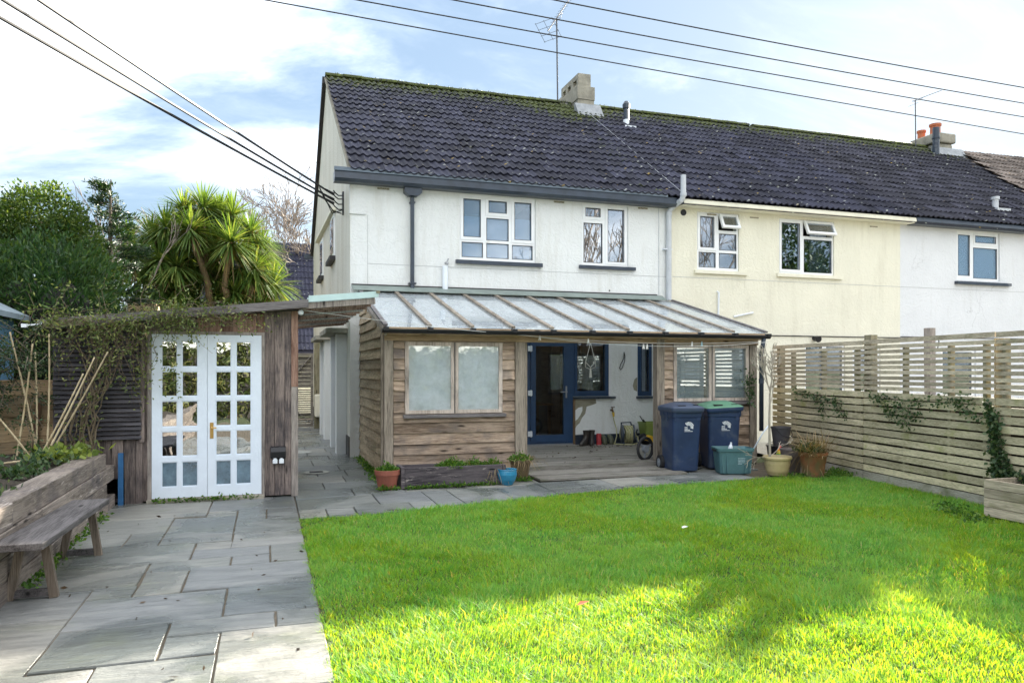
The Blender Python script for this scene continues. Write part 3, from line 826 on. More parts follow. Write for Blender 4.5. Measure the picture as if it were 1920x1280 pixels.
# chimney
ch = part("chimney", MB().box(8.04, 18.72, 8.2, 8.52, 20.35, 8.93), m_concrete, H1)
part("chimney_block", MB().box(8.02, 18.70, 8.935, 8.54, 20.30, 9.30), m_concrete, ch, bevel=0.012)
cb = MB()
cb.box(8.05, 18.72, 9.303, 8.42, 19.95, 9.36).box(8.05, 18.72, 9.50, 8.42, 19.95, 9.64)
for y0, y1 in ((18.72, 18.84), (19.08, 19.25), (19.48, 19.62), (19.83, 19.95)): cb.box(8.05, y0, 9.361, 8.42, y1, 9.499)
cb.box(8.10, 18.84, 9.361, 8.37, 19.90, 9.40, mi=1)
part("chimney_cap", cb, [m_concrete, m_black], ch)
part("chimney_block", MB().box(8.06, 19.96, 9.303, 8.42, 20.30, 9.42), m_concrete, ch)
fl = MB().prism([(18.40, 8.39), (18.72, 8.60), (18.72, 8.82), (18.66, 8.80)], 'X', 7.93, 8.68)
part("flashing", fl, m_lead, ch)
vt = part("roof_vent", MB().tube([(9.13, 18.0, 7.9), (9.13, 18.0, 8.62)], 0.07, 12).tube([(9.13, 18.0, 8.55), (9.13, 18.0, 8.66), (9.13, 18.0, 8.74)], [0.095, 0.10, 0.05], 12), m_navy, H1)
part("collar", MB().tube([(9.13, 18.0, 7.95), (9.13, 18.0, 8.25)], [0.10, 0.078], 12).box(8.98, 17.75, 7.93, 9.30, 18.1, 8.02), m_whitepvc, vt)

# gable end details
part("drip_label", MB().prism([(16.5, 5.02), (22.3, 5.24), (22.3, 5.30), (16.5, 5.08)], 'X', 1.33, 1.43), m_creamtrim, H1)
for (y0, y1, z0, z1) in ((16.7, 17.75, 4.06, 5.0), (20.2, 21.2, 4.05, 5.05)):
    mb = MB()
    gw = part("window", MB().box(1.395, y0, z0, 1.43, y1, z1), m_upvc, H1)
    part("pane", MB().box(1.388, y0 + 0.08, z0 + 0.08, 1.394, y1 - 0.08, z1 - 0.08), m_glass, gw)
    part("sill", MB().box(1.30, y0 - 0.08, z0 - 0.09, 1.424, y1 + 0.08, z0 - 0.004), m_barge, gw)
for y0, y1, zt in ((14.22, 15.75, 2.24), (17.3, 18.9, 2.24)):
    pw = part("porch_pier", MB().box(1.24, y0, -0.03, 1.424, y0 + 0.30, zt), m_wall_white, H1)
    part("porch_pier", MB().box(1.24, y1 - 0.25, -0.03, 1.424, y1, zt), m_wall_white, H1)
    part("porch_hood", MB().box(1.04, y0 - 0.18, zt + 0.003, 1.424, y1 + 0.15, zt + 0.10), m_concrete, H1, bevel=0.01)
    dr = part("side_door", MB().box(1.395, y0 + 0.31, 0.02, 1.424, y1 - 0.26, 2.1), m_greypvc, H1)
    part("handle", MB().tube([(1.36, y0 + 0.5, 1.05), (1.34, y0 + 0.5, 1.05), (1.34, y0 + 0.62, 1.05)], 0.012, 6), m_black, dr)
part("plinth", MB().box(1.395, 18.95, -0.05, 1.424, 24.5, 0.42), plain("dark damp plinth", (0.05, 0.048, 0.05), 0.7, 0.3), H1)
part("plinth", MB().box(1.405, 13.70, -0.05, 1.424, 14.2, 0.36), m_black, H1)
part("plinth", MB().box(5.80, WY - 0.012, 0.06, 7.85, WY + 0.01, 0.285), m_navy, H1)
mbx = part("meter_box", MB().box(1.22, 20.3, 0.33, 1.424, 20.85, 0.92), m_creamtrim, H1, bevel=0.03)

# back door: blue frame with one tall pane; kitchen window beside it
DY = WY - 0.01
dm = MB().holes(*door_r, [(4.86, 5.65, 0.16, 2.13)], DY, DY + 0.07)
dframe = part("door_frame", dm, m_bluedoor, H1)
dl = MB().holes(4.862, 5.648, 0.165, 2.125, [(4.965, 5.545, 0.30, 2.03)], DY - 0.022, DY + 0.04)
dleaf = part("door", dl, m_bluedoor, H1)
part("pane", MB().box(4.965, DY + 0.0, 0.30, 5.545, DY + 0.008, 2.03), m_glass_dark, dleaf)
part("threshold", MB().box(4.77, DY - 0.05, 0.10, 5.74, DY - 0.001, 0.125), m_galv, dframe)
for hz in (0.33, 1.12, 1.98): part("hinge", MB().box(4.80, DY - 0.045, hz - 0.05, 4.885, DY - 0.023, hz + 0.05).tube([(4.86, DY - 0.04, hz - 0.06), (4.86, DY - 0.04, hz + 0.06)], 0.014, 8), m_whitepvc, dleaf)
hd = MB().box(5.585, DY - 0.034, 1.02, 5.615, DY - 0.0225, 1.25).tube([(5.60, DY - 0.03, 1.14), (5.60, DY - 0.075, 1.14), (5.46, DY - 0.075, 1.135)], 0.011, 8)
part("handle", hd, m_galv, dleaf)
bi = (5.835, 6.44, 1.15, 2.11)
bwn = window(H1, bw_r, [bi], DY, fm=m_bluedoor, gm=m_glass_dark, sashes=[((5.79, 6.49, 1.10, 2.16), bi)], sill=(5.755, 6.66, 0.995, 1.043, 0.06), sillmat=m_navy)
si = (7.255, 7.425, 1.13, 2.13)
window(H1, sw_r, [si], DY, fm=m_bluedoor, gm=m_glass_dark, sashes=[((7.215, 7.465, 1.09, 2.17), si)], sill=(7.15, 7.56, 0.985, 1.038, 0.05), sillmat=m_navy, blind=(7.22, 7.42, 1.1, 2.1, m_curtain))
m_bare = plain("bare cement patch", (0.30, 0.28, 0.21), 0.9, 0.2, 8, 0.01, 50)
def patch(pts):                           # where the render has fallen off
    part("bare_patch", MB().prism(pts, 'Y', WY - 0.004, WY + 0.01), m_bare, H1)
patch([(5.79, 0.99), (6.25, 0.985), (6.26, 0.90), (6.13, 0.86), (6.05, 0.84), (6.02, 0.70), (5.95, 0.62), (5.90, 0.52), (5.83, 0.46), (5.80, 0.40), (5.795, 0.55), (5.86, 0.60), (5.92, 0.68), (5.96, 0.76), (5.96, 0.84), (5.87, 0.82), (5.79, 0.76)])
patch([(7.17, 1.42), (7.11, 1.38), (7.07, 1.25), (7.10, 1.16), (7.17, 1.13)])
part("corner_board", MB().box(5.752, WY - 0.03, 0.10, 5.795, WY - 0.002, 0.99), wood("brown trim", (0.10, 0.06, 0.035), (0.22, 0.15, 0.09), 'Z'), H1)
# the kitchen behind the glass
rm = MB()
a, b_, c, d, y0, y1 = 4.3, 7.85, 0.08, 2.45, WY + 0.23, 17.6
rm.add([(a, y0, c), (b_, y0, c), (b_, y0, d), (a, y0, d), (a, y1, c), (b_, y1, c), (b_, y1, d), (a, y1, d)], [(4, 5, 6, 7), (0, 1, 5, 4), (1, 2, 6, 5), (2, 3, 7, 6), (3, 0, 4, 7)])
part("room", rm, m_room, H1)
m_oak = wood("orange pine", (0.20, 0.09, 0.03), (0.42, 0.22, 0.08), 'Z', 0.5)
tb = thing("dining_table", "brown wooden table standing inside behind the glazed blue door", "table", (5.3, 15.6, 0.09))
part("tabletop", MB().box(4.75, 15.2, 0.80, 5.95, 16.1, 0.84), m_oak, tb)
for lx, ly in ((4.80, 15.25), (5.85, 15.25), (4.80, 16.0), (5.85, 16.0)): part("leg", MB().box(lx, ly, 0.08, lx + 0.06, ly + 0.06, 0.80), m_oak, tb)
cup = thing("kitchen_cupboard", "tall orange pine cupboard inside behind the kitchen window", "cupboard", (6.3, 15.0, 0.09))
part("carcass", MB().box(6.02, 15.0, 0.09, 6.55, 15.5, 2.2), m_oak, cup)
part("door_panel", MB().box(6.05, 14.98, 0.2, 6.52, 14.998, 2.1), m_oak, cup)
tapk = tag(put("kitchen_tap", MB().tube([(6.32, 13.98, 1.13), (6.32, 13.98, 1.36), (6.30, 14.0, 1.40), (6.26, 14.02, 1.39)], 0.014, 8).mesh("kitchen_tap", m_galv)), "chrome tap seen through the blue kitchen window", "tap")

# ------------------------------------------------------------------ middle house (cream)
H2 = thing("terraced_house", "cream rendered middle house with two open top lights and cream gutter board", "house", (10.9, 13.65, 0))
w3, w4 = (8.57, 9.60, 3.67, 4.89), (10.62, 12.09, 3.68, 4.88)
g1, g2, g3 = (9.35, 10.0, 0.05, 2.1), (11.3, 12.4, 1.0, 2.15), (12.6, 13.4, 0.05, 2.1)
part("wall", MB().holes(7.901, 13.97, -0.05, 4.98, [w3, w4, g1, g2, g3], WY, WY + 0.22), m_wall_cream, H2)
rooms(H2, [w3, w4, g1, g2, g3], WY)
d1, d2, d3, d4 = (8.60, 9.06, 4.09, 4.86), (9.11, 9.555, 4.53, 4.86), (9.125, 9.555, 4.11, 4.46), (8.63, 9.04, 3.73, 4.05)
d5 = (9.125, 9.555, 3.73, 4.05)
window(H2, w3, [inset(d1, 0.06), d3, d4, d5], WY + 0.035, sashes=[(d1, inset(d1, 0.06))], open_sash=d2, sill=(8.49, 9.78, 3.59, 3.667, 0.10), sillmat=m_creamtrim, gm=m_glass)
e1, e2, e3 = (10.65, 11.24, 3.72, 4.85), (11.28, 12.06, 4.53, 4.85), (11.30, 12.05, 3.73, 4.46)
wd4 = window(H2, w4, [inset(e1), e3], WY + 0.035, sashes=[(e1, inset(e1))], open_sash=e2, sill=(10.54, 12.28, 3.60, 3.677, 0.10), sillmat=m_creamtrim, gm=m_glass)
part("curtain", wavy_cloth(11.62, 12.10, WY + 0.24, 3.7, 4.8), m_curtain, wd4)
for r_ in (g1, g3):
    window(H2, r_, [inset(r_, 0.09)], WY + 0.04, name="door")
window(H2, g2, [inset((g2[0], (g2[0] + g2[1]) / 2, g2[2], g2[3]), 0.06), inset(((g2[0] + g2[1]) / 2, g2[1], g2[2], g2[3]), 0.06)], WY + 0.04)
part("gutter_board", MB().prism([(13.64, 4.94), (13.62, 5.06), (13.36, 5.055), (13.34, 4.97), (13.40, 4.935)], 'X', 8.08, 14.14), m_creamtrim, H2)
part("shadow_line", MB().box(7.98, WY - 0.004, 3.495, 13.97, WY + 0.01, 3.503), m_joint_shadow, H2)
part("overflow_pipe", MB().tube([(9.06, WY, 3.22), (9.07, WY - 0.04, 3.21), (9.05, WY - 0.04, 2.35)], 0.021, 8), m_whitepvc, H2)
part("overflow_pipe", MB().tube([(9.45, WY - 0.03, 2.70), (9.93, WY - 0.03, 2.80)], 0.02, 8), m_whitepvc, H2)
part("vent_hole", MB().tube([(8.24, WY - 0.02, 4.84), (8.24, WY + 0.02, 4.84)], 0.065, 16).tube([(8.24, WY - 0.021, 4.84), (8.24, WY - 0.0205, 4.84)], 0.05, 16), m_black, H2)
part("lamp", MB().tube([(11.54, WY, 2.27), (11.54, WY - 0.10, 2.26), (11.53, WY - 0.17, 2.24)], [0.05, 0.065, 0.07], 14), m_black, H2)
part("shadow_line", MB().box(7.95, WY - 0.02, 2.305, 13.97, WY + 0.005, 2.325), m_barge, H2)  # dark strip painted in for the shadow line above the lower storey
for ax in (8.93, 9.98, 13.2): part("air_brick", MB().box(ax - 0.11, WY - 0.004, 4.83, ax + 0.11, WY + 0.01, 4.86), m_airb, H2)
roof2 = roof_base(H2, 7.951, 14.0, m_tile)
tile_roof(roof2, m_tile, Vector((8.0, EAVE_Y - 0.03, EAVE_Z)), (1, 0, 0), UP, 20, 17)
ridge_tiles(roof2, m_tile, 8.0, 13.9)

# ------------------------------------------------------------------ third house (pale) and the angled block beyond
H3 = thing("terraced_house", "pale grey white house at the right with cracked render and navy gutter", "house", (17.8, 13.65, 0))
w5 = (15.69, 17.07, 3.73, 4.91)
g4 = (15.2, 16.3, 0.05, 2.1)
part("wall", MB().holes(13.971, 22.0, -0.05, 4.98, [w5, g4], WY, WY + 0.22), m_wall_pale, H3)
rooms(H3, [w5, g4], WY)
k1, k2, k3 = (15.72, 16.19, 3.79, 4.87), (16.25, 17.02, 4.60, 4.87), (16.25, 17.02, 3.79, 4.53)
window(H3, w5, [inset(k1, 0.05), inset(k2, 0.05), k3], WY + 0.035, sashes=[(k2, inset(k2, 0.05))], sill=(15.62, 17.36, 3.62, 3.70, 0.12), gm=m_glass_net, blind=(15.7, 17.06, 3.74, 4.9, m_blind))
window(H3, g4, [inset(g4, 0.1)], WY + 0.04, name="door")
part("gutter", MB().prism([(13.64, 4.93), (13.62, 5.08), (13.36, 5.075), (13.34, 4.98), (13.40, 4.925)], 'X', 14.16, 21.5), m_navy, H3)
part("shadow_line", MB().box(13.99, WY - 0.004, 3.495, 20.0, WY + 0.01, 3.503), m_joint_shadow, H3)
part("shadow_line", MB().box(13.98, WY - 0.02, 2.33, 21.0, WY + 0.005, 2.35), m_barge, H3)  # same painted shadow line, carried on across the pale house
P1, P2 = Vector((21.64, 18.9, 8.70)), Vector((20.2, 15.5, 6.46))
slope_x = (P1.x - P2.x) / (P1.y - P2.y)
def left_of_valley(p): return p.x < P2.x + (p.y - P2.y) * slope_x + 0.1
roof3 = roof_base(H3, 14.001, 21.9, m_tile3)
tile_roof(roof3, m_tile3, Vector((14.0, EAVE_Y - 0.03, EAVE_Z)), (1, 0, 0), UP, 26, 17, keep=left_of_valley)
ridge_tiles(roof3, m_tile3, 14.0, 21.5)
c2 = part("chimney", MB().box(20.76, 18.8, 8.2, 21.46, 19.75, 9.0), m_concrete, H3, bevel=0.08)
part("chimney_block", MB().box(20.70, 18.74, 9.003, 21.52, 19.82, 9.32), m_concrete, c2, bevel=0.04)
for (px, py, pr, pz) in ((21.08, 19.15, 0.17, 9.72), (20.95, 19.58, 0.13, 9.62)):
    part("chimney_pot", MB().lathe([(pr * 0.95, 9.3), (pr * 0.9, pz - 0.08), (pr * 1.1, pz - 0.07), (pr * 1.1, pz), (pr * 0.8, pz), (pr * 0.7, 9.4)], 16, (px, py, 0)), plain("red clay pot", (0.42, 0.13, 0.06), 0.7, 0.2), c2)
part("flue", MB().tube([(20.45, 18.55, 8.3), (20.45, 18.55, 9.36)], 0.105, 12).tube([(20.45, 18.55, 9.0), (20.45, 18.55, 9.06)], 0.125, 12), m_navy, c2)
part("flashing", MB().prism([(18.45, 8.42), (18.78, 8.63), (18.78, 8.84), (18.72, 8.82)], 'X', 20.5, 21.75), m_lead, c2)
v3 = part("roof_vent", MB().tube([(17.73, 14.3, 5.6), (17.73, 14.3, 5.93)], 0.075, 12).tube([(17.73, 14.3, 5.93), (17.73, 14.3, 6.0)], 0.10, 12).box(17.5, 14.05, 5.53, 17.95, 14.5, 5.66), m_greypvc, H3)

H4 = thing("terraced_house", "angled end of the terrace with pale brown tiled roof beyond the orange chimney pots", "house", (24.5, 15.5, 0))
d4 = Vector((math.cos(R(-2.5)), math.sin(R(-2.5)), 0))
nn = d4.cross(P1 - P2).normalized()
if nn.z < 0: nn = -nn
v4 = nn.cross(d4)
if v4.z < 0: v4 = -v4
top = P1 + v4 * 0.15 + nn * 0.06
org4 = top - v4 * (17 * 0.41)
m_r4 = MB()
cs = [top - d4 * 0.1, top + d4 * 7, top + d4 * 7 - v4 * 7.0, P2 + (P2 - P1) * 0.75]
m_r4.add([tuple(p - nn * 0.02) for p in cs] + [tuple(p - nn * 0.15) for p in cs], [(0, 1, 2, 3), (4, 7, 6, 5), (0, 4, 5, 1), (1, 5, 6, 2), (2, 6, 7, 3), (3, 7, 4, 0)])
bk = top + Vector((-d4.y, d4.x, 0)) * 5.5 - Vector((0, 0, 3.6))
m_r4.add([tuple(top - d4 * 0.1), tuple(top + d4 * 7), tuple(bk + d4 * 7), tuple(bk - d4 * 0.1)], [(0, 1, 2, 3)])
roof4 = part("roof", m_r4, m_tile4, H4)
tile_roof(roof4, m_tile4, org4 - d4 * 3.0, d4, v4, 34, 17, keep=lambda p: not left_of_valley(p - d4 * 0.05))
fw = MB(); q0 = P2 + (P2 - P1) * 0.68; q1 = q0 + d4 * 8
fw.add([(q0.x, q0.y, -0.05), (q1.x, q1.y, -0.05), (q1.x, q1.y, q0.z - 0.1), (q0.x, q0.y, q0.z - 0.1), (q0.x + .1, q0.y + .3, -0.05), (q1.x + .1, q1.y + .3, -0.05), (q1.x + .1, q1.y + .3, q0.z - 0.1), (q0.x + .1, q0.y + .3, q0.z - 0.1)],
       [(0, 1, 2, 3), (7, 6, 5, 4), (0, 4, 5, 1), (1, 5, 6, 2), (2, 6, 7, 3), (3, 7, 4, 0)])
part("wall", fw, m_wall_pale, H4)

# the row of houses across the gardens: sunlit, seen only in the window panes
OP = thing("opposite_terrace", "sunlit pale terrace across the gardens that shows mirrored in the windows", "house", (4, -24, 0))
ow = [(-17 + 4.4 * i, -15.4 + 4.4 * i, 3.3, 4.6) for i in range(11)] + [(-17 + 4.4 * i, -15.2 + 4.4 * i, 0.9, 2.2) for i in range(11)]
om = MB().holes(-20, 32, 0, 5.2, ow, -24, -24.25)
part("wall", om, m_wall_white, OP)
for x0, x1, z0, z1 in ow:
    part("window", MB().holes(x0, x1, z0, z1, [(x0 + .08, x1 - .08, z0 + .08, z1 - .08)], -24.12, -24.18).box(x0 + .08, -24.2, z0 + .08, x1 - .08, -24.17, z1 - .08, mi=1), [m_upvc, m_navy], OP)
part("roof", MB().prism([(-23.6, 5.1), (-29, 8.7), (-34.5, 5.1)], 'X', -20.3, 32.3), m_tile3, OP)

# the sunlit hedge at the near end of the garden, behind the camera: it shows in the low window panes
OH = thing("garden_hedge", "sunlit clipped hedge at the garden's near end that shows mirrored in the shed panes", "hedge", (2, -7, 0))
l_op = leafmat("sunlit hedge leaf", (0.03, 0.05, 0.012), (0.09, 0.11, 0.025), (0.16, 0.15, 0.05), 0.2)
p_ = np.stack([npr.uniform(-9, 14, 26000), npr.uniform(-7.6, -7.0, 26000), npr.uniform(0, 2.5, 26000)], 1)
v_, q_ = leaf_quads(p_, 0.16, 0.5, 0.2)
np_mesh("foliage", v_, q_, l_op, OH)
part("dark_core", MB().box(-9, -7.5, 0, 14, -7.3, 2.3), m_dark, OH)  # plain dark slab as core, gives the shade between the leaves

# cushions of moss on the ridge and below the chimney
m_moss = leafmat("moss", (0.022, 0.028, 0.010), (0.06, 0.072, 0.018), (0.12, 0.135, 0.03), 0.1)
def moss(house, x0, x1, n, near=None):
    x = npr.uniform(x0, x1, n); dv = npr.exponential(0.28, n)
    if near: x = npr.normal(near, 0.55, n); dv = npr.uniform(0.1, 1.5, n) * (1 - 0.3 * np.abs(x - near))
    cl = np.sin(x * 11) * np.sin(x * 4.7 + dv * 9) + npr.normal(0, .5, n)
    ok_ = cl > -0.15; x, dv = x[ok_], dv[ok_]
    y = RIDGE_Y - dv * UP.y; z = RIDGE_Z + 0.03 - dv * UP.z + 0.02 + (dv < 0.14) * 0.05
    c_ = np.repeat(np.stack([x, y, z], 1), 4, 0) + npr.normal(0, .022, (len(x) * 4, 3)) * np.array([1.6, 1.6, .5])
    v_, q_ = leaf_quads(c_, 0.034, 0.7, 0.1); stuff(np_mesh("moss", v_, q_, m_moss, house))
moss(H1, 1.45, 7.9, 1500); moss(H1, 6.9, 8.2, 420, 7.75); moss(H2, 8.6, 13.9, 620)
# the neighbour's raised strip of pale gravel behind the fence
rg = MB()
for a, b_ in ((3.5, 7.0), (7.0, 10.9)):
    rg.add([(FX(a) + .16, a, 0), (FX(b_) + .16, b_, 0), (FX(b_) + 1.5, b_, 0), (FX(a) + 1.5, a, 0), (FX(a) + .16, a, 1.17), (FX(b_) + .16, b_, 1.17), (FX(b_) + 1.5, b_, 1.17), (FX(a) + 1.5, a, 1.17)], [(3, 2, 1, 0), (4, 5, 6, 7), (0, 1, 5, 4), (1, 2, 6, 5), (2, 3, 7, 6), (3, 0, 4, 7)])
struct(put("raised_bank", rg.mesh("raised_bank", m_soil)))
n_ = 2600; yy = npr.uniform(3.6, 10.8, n_); xx = 7.9 + .16 * (yy - 6.54) + npr.uniform(.2, 1.45, n_)
c_ = np.stack([xx, yy, np.full(n_, 1.175)], 1); s_ = npr.uniform(.018, .05, n_)[:, None, None]
oct_ = np.array([[1, 0, 0], [0, 1, 0], [-1, 0, 0], [0, -1, 0], [0, 0, .8], [0, 0, -.5]])
V_ = (c_[:, None, :] + oct_[None] * s_ * npr.uniform(.7, 1.3, (n_, 6, 1))).reshape(-1, 3)
F_ = (np.arange(n_)[:, None, None] * 6 + np.array([[0, 1, 4], [1, 2, 4], [2, 3, 4], [3, 0, 4], [1, 0, 5], [2, 1, 5], [3, 2, 5], [0, 3, 5]])[None]).reshape(-1, 3)
gv = stuff(np_mesh("gravel", V_, F_, plain("pale gravel stones", (0.55, 0.52, 0.46), 0.8, 0.3, 9, wp=True))); tag(gv, "pale gravel on the raised bank glimpsed through the fence slats", "gravel")

# tall trees across the gardens, mirrored in the upper windows
# ------------------------------------------------------------------ timber materials
w_clad = wood("brown clapboard", (0.15, 0.10, 0.066), (0.44, 0.335, 0.25), 'X', stain=(0.13, 0.115, 0.11), stain_lo=0.48, rnd_bright=0.34)
w_clad_y = wood("tan side clapboard", (0.19, 0.135, 0.085), (0.46, 0.36, 0.24), 'Y', stain=(0.17, 0.165, 0.09), stain_lo=0.55, knots=False)
w_post = wood("grey oak post", (0.14, 0.115, 0.09), (0.34, 0.29, 0.235), 'Z', rnd_bright=0.12)
w_beam = wood("golden beam", (0.21, 0.14, 0.08), (0.44, 0.32, 0.20), 'X', rnd_bright=0.1)
w_frame = wood("pinkish grey window timber", (0.30, 0.245, 0.205), (0.56, 0.48, 0.42), 'Z', knots=False, stain=(0.10, 0.09, 0.08), rnd_bright=0.12)
w_white = wood("white painted boards", (0.46, 0.50, 0.52), (0.66, 0.70, 0.72), 'Y', knots=False, rnd_bright=0.06)
w_osb = wood("yellow brown stud", (0.27, 0.20, 0.12), (0.45, 0.36, 0.24), 'Z', grain=2, rnd_bright=0.05)
w_shed = wood("dark shed boards", (0.055, 0.045, 0.045), (0.22, 0.175, 0.155), 'Z', rnd_bright=0.3, stain=(0.03, 0.028, 0.035), stain_lo=0.48)
w_shed_red = wood("reddish shed boards", (0.12, 0.062, 0.045), (0.30, 0.19, 0.145), 'Z', rnd_bright=0.25)
w_shed_grey = wood("silver corner board", (0.15, 0.13, 0.12), (0.33, 0.29, 0.26), 'Z', rnd_bright=0.15)
w_fascia = wood("dark grey fascia", (0.075, 0.068, 0.07), (0.20, 0.185, 0.185), 'X', rnd_bright=0.1, knots=False)
w_slatdark = wood("black brown slat", (0.022, 0.021, 0.026), (0.085, 0.080, 0.088), 'X', knots=False)
w_sleeper = wood("weathered sleeper", (0.105, 0.085, 0.07), (0.28, 0.235, 0.20), 'Y', rnd_bright=0.18, stain=(0.05, 0.046, 0.06), stain_lo=0.5, flake=(0.42, 0.37, 0.33))
w_bench = wood("dark bench timber", (0.038, 0.034, 0.034), (0.125, 0.115, 0.115), 'Y', rnd_bright=0.1)
w_leg = wood("bench leg", (0.08, 0.065, 0.05), (0.23, 0.185, 0.145), 'Z', rnd_bright=0.2)
w_trough = wood("black flaked trough", (0.030, 0.026, 0.032), (0.11, 0.095, 0.10), 'X', flake=(0.33, 0.29, 0.27), rnd_bright=0.1)
w_fence = wood("green grey fence slat", (0.34, 0.295, 0.185), (0.62, 0.54, 0.37), 'Y', stain=(0.33, 0.34, 0.09), stain_lo=0.56, knots=False, rnd_bright=0.22)
w_fence_up = wood("silvered fence slat", (0.30, 0.25, 0.18), (0.58, 0.49, 0.37), 'Y', stain=(0.18, 0.18, 0.07), stain_lo=0.58, knots=False, rnd_bright=0.22)
w_fpost = wood("mossy fence post", (0.13, 0.115, 0.075), (0.28, 0.25, 0.17), 'Z', rnd_bright=0.15, stain=(0.15, 0.15, 0.05))
w_cane = wood("bamboo", (0.30, 0.23, 0.13), (0.52, 0.43, 0.28), 'Z', knots=False)
w_gate = wood("grey gate timber", (0.10, 0.09, 0.075), (0.25, 0.225, 0.19), 'X', knots=False)
m_pshed = plain("flaking white paint", (0.70, 0.77, 0.86), 0.5, 0.05, 4, 0.004, 40, dirt=(0.22, 0.19, 0.15), dirt_lo=0.68)

# ------------------------------------------------------------------ lean-to
LY = 10.75                                # its front face
LT = thing("lean_to", "timber lean-to with sloping glass roof and brown clapboards on the white house", "lean-to", (4.75, 12.2, 0))
def clap(name, parent, mat, p0, p1, z, h, out, lap=0.02):
    """one wedge-shaped board from p0 to p1 (ground points), bottom edge at z"""
    p0, p1 = Vector((*p0, 0)), Vector((*p1, 0)); o = Vector((*out, 0)); z0 = z
    mb = MB(); vs = []
    for p in (p0, p1):
        w_ = rng.gauss(0, 0.0035); z = z0 + w_
        for d, zz in ((0.0, z), (0.040, z), (0.008, z + h + lap), (0.0, z + h + lap)):
            q = p + o * d; vs.append((q.x, q.y, zz))
    mb.add(vs, [(3, 2, 1, 0), (4, 5, 6, 7), (0, 1, 5, 4), (1, 2, 6, 5), (2, 3, 7, 6), (3, 0, 4, 7)])
    return part(name, mb, mat, parent, center=True)
pf = part("front_panel", MB().box(1.735, LY + 0.03, 0.0, 3.58, LY + 0.06, 0.90).box(1.735, LY + 0.03, 0.90, 1.90, LY + 0.06, 1.97).box(3.385, LY + 0.03, 0.90, 3.58, LY + 0.06, 1.97), w_clad, LT)
bh = 0.155
for i in range(13):
    z = 0.02 + i * bh
    if z < 0.85: clap("clapboard", pf, w_clad, (1.738, LY + 0.03), (3.578, LY + 0.03), z, min(bh, 0.965 - z) if z + bh > 0.965 else bh, (0, -1))
    else:
        top_ = min(bh, 1.965 - z)
        if top_ > 0.03:
            clap("clapboard", pf, w_clad, (1.738, LY + 0.03), (1.90, LY + 0.03), z, top_, (0, -1), 0.005)
            clap("clapboard", pf, w_clad, (3.385, LY + 0.03), (3.578, LY + 0.03), z, top_, (0, -1), 0.005)
part("post", MB().box(1.60, LY - 0.03, 0.0, 1.73, LY + 0.09, 2.10), w_post, LT, center=True, bevel=0.006)
part("post", MB().box(3.582, LY - 0.03, 0.0, 3.74, LY + 0.10, 2.08), w_post, LT, center=True, bevel=0.006)
part("post", MB().box(3.742, LY + 0.06, 0.10, 3.80, LY + 0.12, 2.06), w_post, LT, center=True)
part("post", MB().box(5.985, LY - 0.04, 0.0, 6.125, LY + 0.10, 2.08), w_post, LT, center=True, bevel=0.006)
part("post", MB().box(7.76, LY - 0.02, 0.0, 7.90, LY + 0.10, 2.08), w_post, LT, center=True)
part("beam", MB().box(1.60, LY - 0.035, 1.985, 7.92, LY + 0.06, 2.115), w_beam, LT, center=True, bevel=0.005)
part("beam", MB().box(1.74, LY - 0.01, 1.972, 3.58, LY + 0.05, 1.984), w_clad, LT, center=True)
# front window of the lean-to (two lights)
def timber_window(x0, x1, z0, z1, y, gm, blind_mat=None, sill=True):
    xm = (x0 + x1) / 2
    mb = MB().holes(x0, x1, z0, z1, [(x0 + 0.055, xm - 0.055, z0 + 0.05, z1 - 0.055), (xm + 0.055, x1 - 0.055, z0 + 0.05, z1 - 0.055)], y - 0.02, y + 0.05)
    mb.box(xm - 0.008, y - 0.0225, z0 + 0.002, xm + 0.008, y - 0.019, z1 - 0.002, mi=1)
    w = part("window", mb, [w_frame, m_gasket], LT)
    for a, b_ in ((x0 + 0.055, xm - 0.055), (xm + 0.055, x1 - 0.055)):
        part("pane", MB().box(a, y + 0.0, z0 + 0.05, b_, y + 0.006, z1 - 0.055), gm, w, center=True)
    if sill: part("sill", MB().prism([(y - 0.06, z0 - 0.06), (y - 0.06, z0 - 0.02), (y + 0.04, z0 - 0.004), (y + 0.04, z0 - 0.06)], 'X', x0 - 0.03, x1 + 0.05), w_fascia, w)
    return w
m_glass_lean = glass("sky-whitened lean-to glass", refl=0.22, haze=0.46, haze_col=(0.90, 0.95, 0.98), wavy=0.004, smudge=0.3)  # white haze in the colour stands in for bright reflections
lw = timber_window(1.905, 3.38, 0.925, 1.970, LY + 0.01, m_glass_lean)
part("blind", wavy_cloth(2.05, 3.33, LY + 0.10, 0.97, 1.94, 60, 0.008, 0.17), plain("white cotton blind", (0.80, 0.84, 0.87), 0.85, 0.05, 3), lw)
m_glass_clear = glass("clear lean-to glass", refl=0.10, haze=0.10, haze_col=(0.6, 0.68, 0.72))
pr = part("front_panel", MB().box(6.127, LY + 0.03, 0.0, 7.76, LY + 0.06, 0.99).box(6.127, LY + 0.03, 0.99, 6.31, LY + 0.06, 1.985), w_clad, LT)
for i in range(13):
    z = 0.02 + i * bh
    if z < 0.85: clap("clapboard", pr, w_clad, (6.128, LY + 0.03), (7.758, LY + 0.03), z, min(bh, 0.985 - z), (0, -1))
    else:
        top_ = min(bh, 1.975 - z)
        if top_ > 0.03: clap("clapboard", pr, w_clad, (6.128, LY + 0.03), (6.305, LY + 0.03), z, top_, (0, -1), 0.005)
timber_window(6.312, 7.745, 1.05, 1.982, LY + 0.01, m_glass_clear, sill=True)
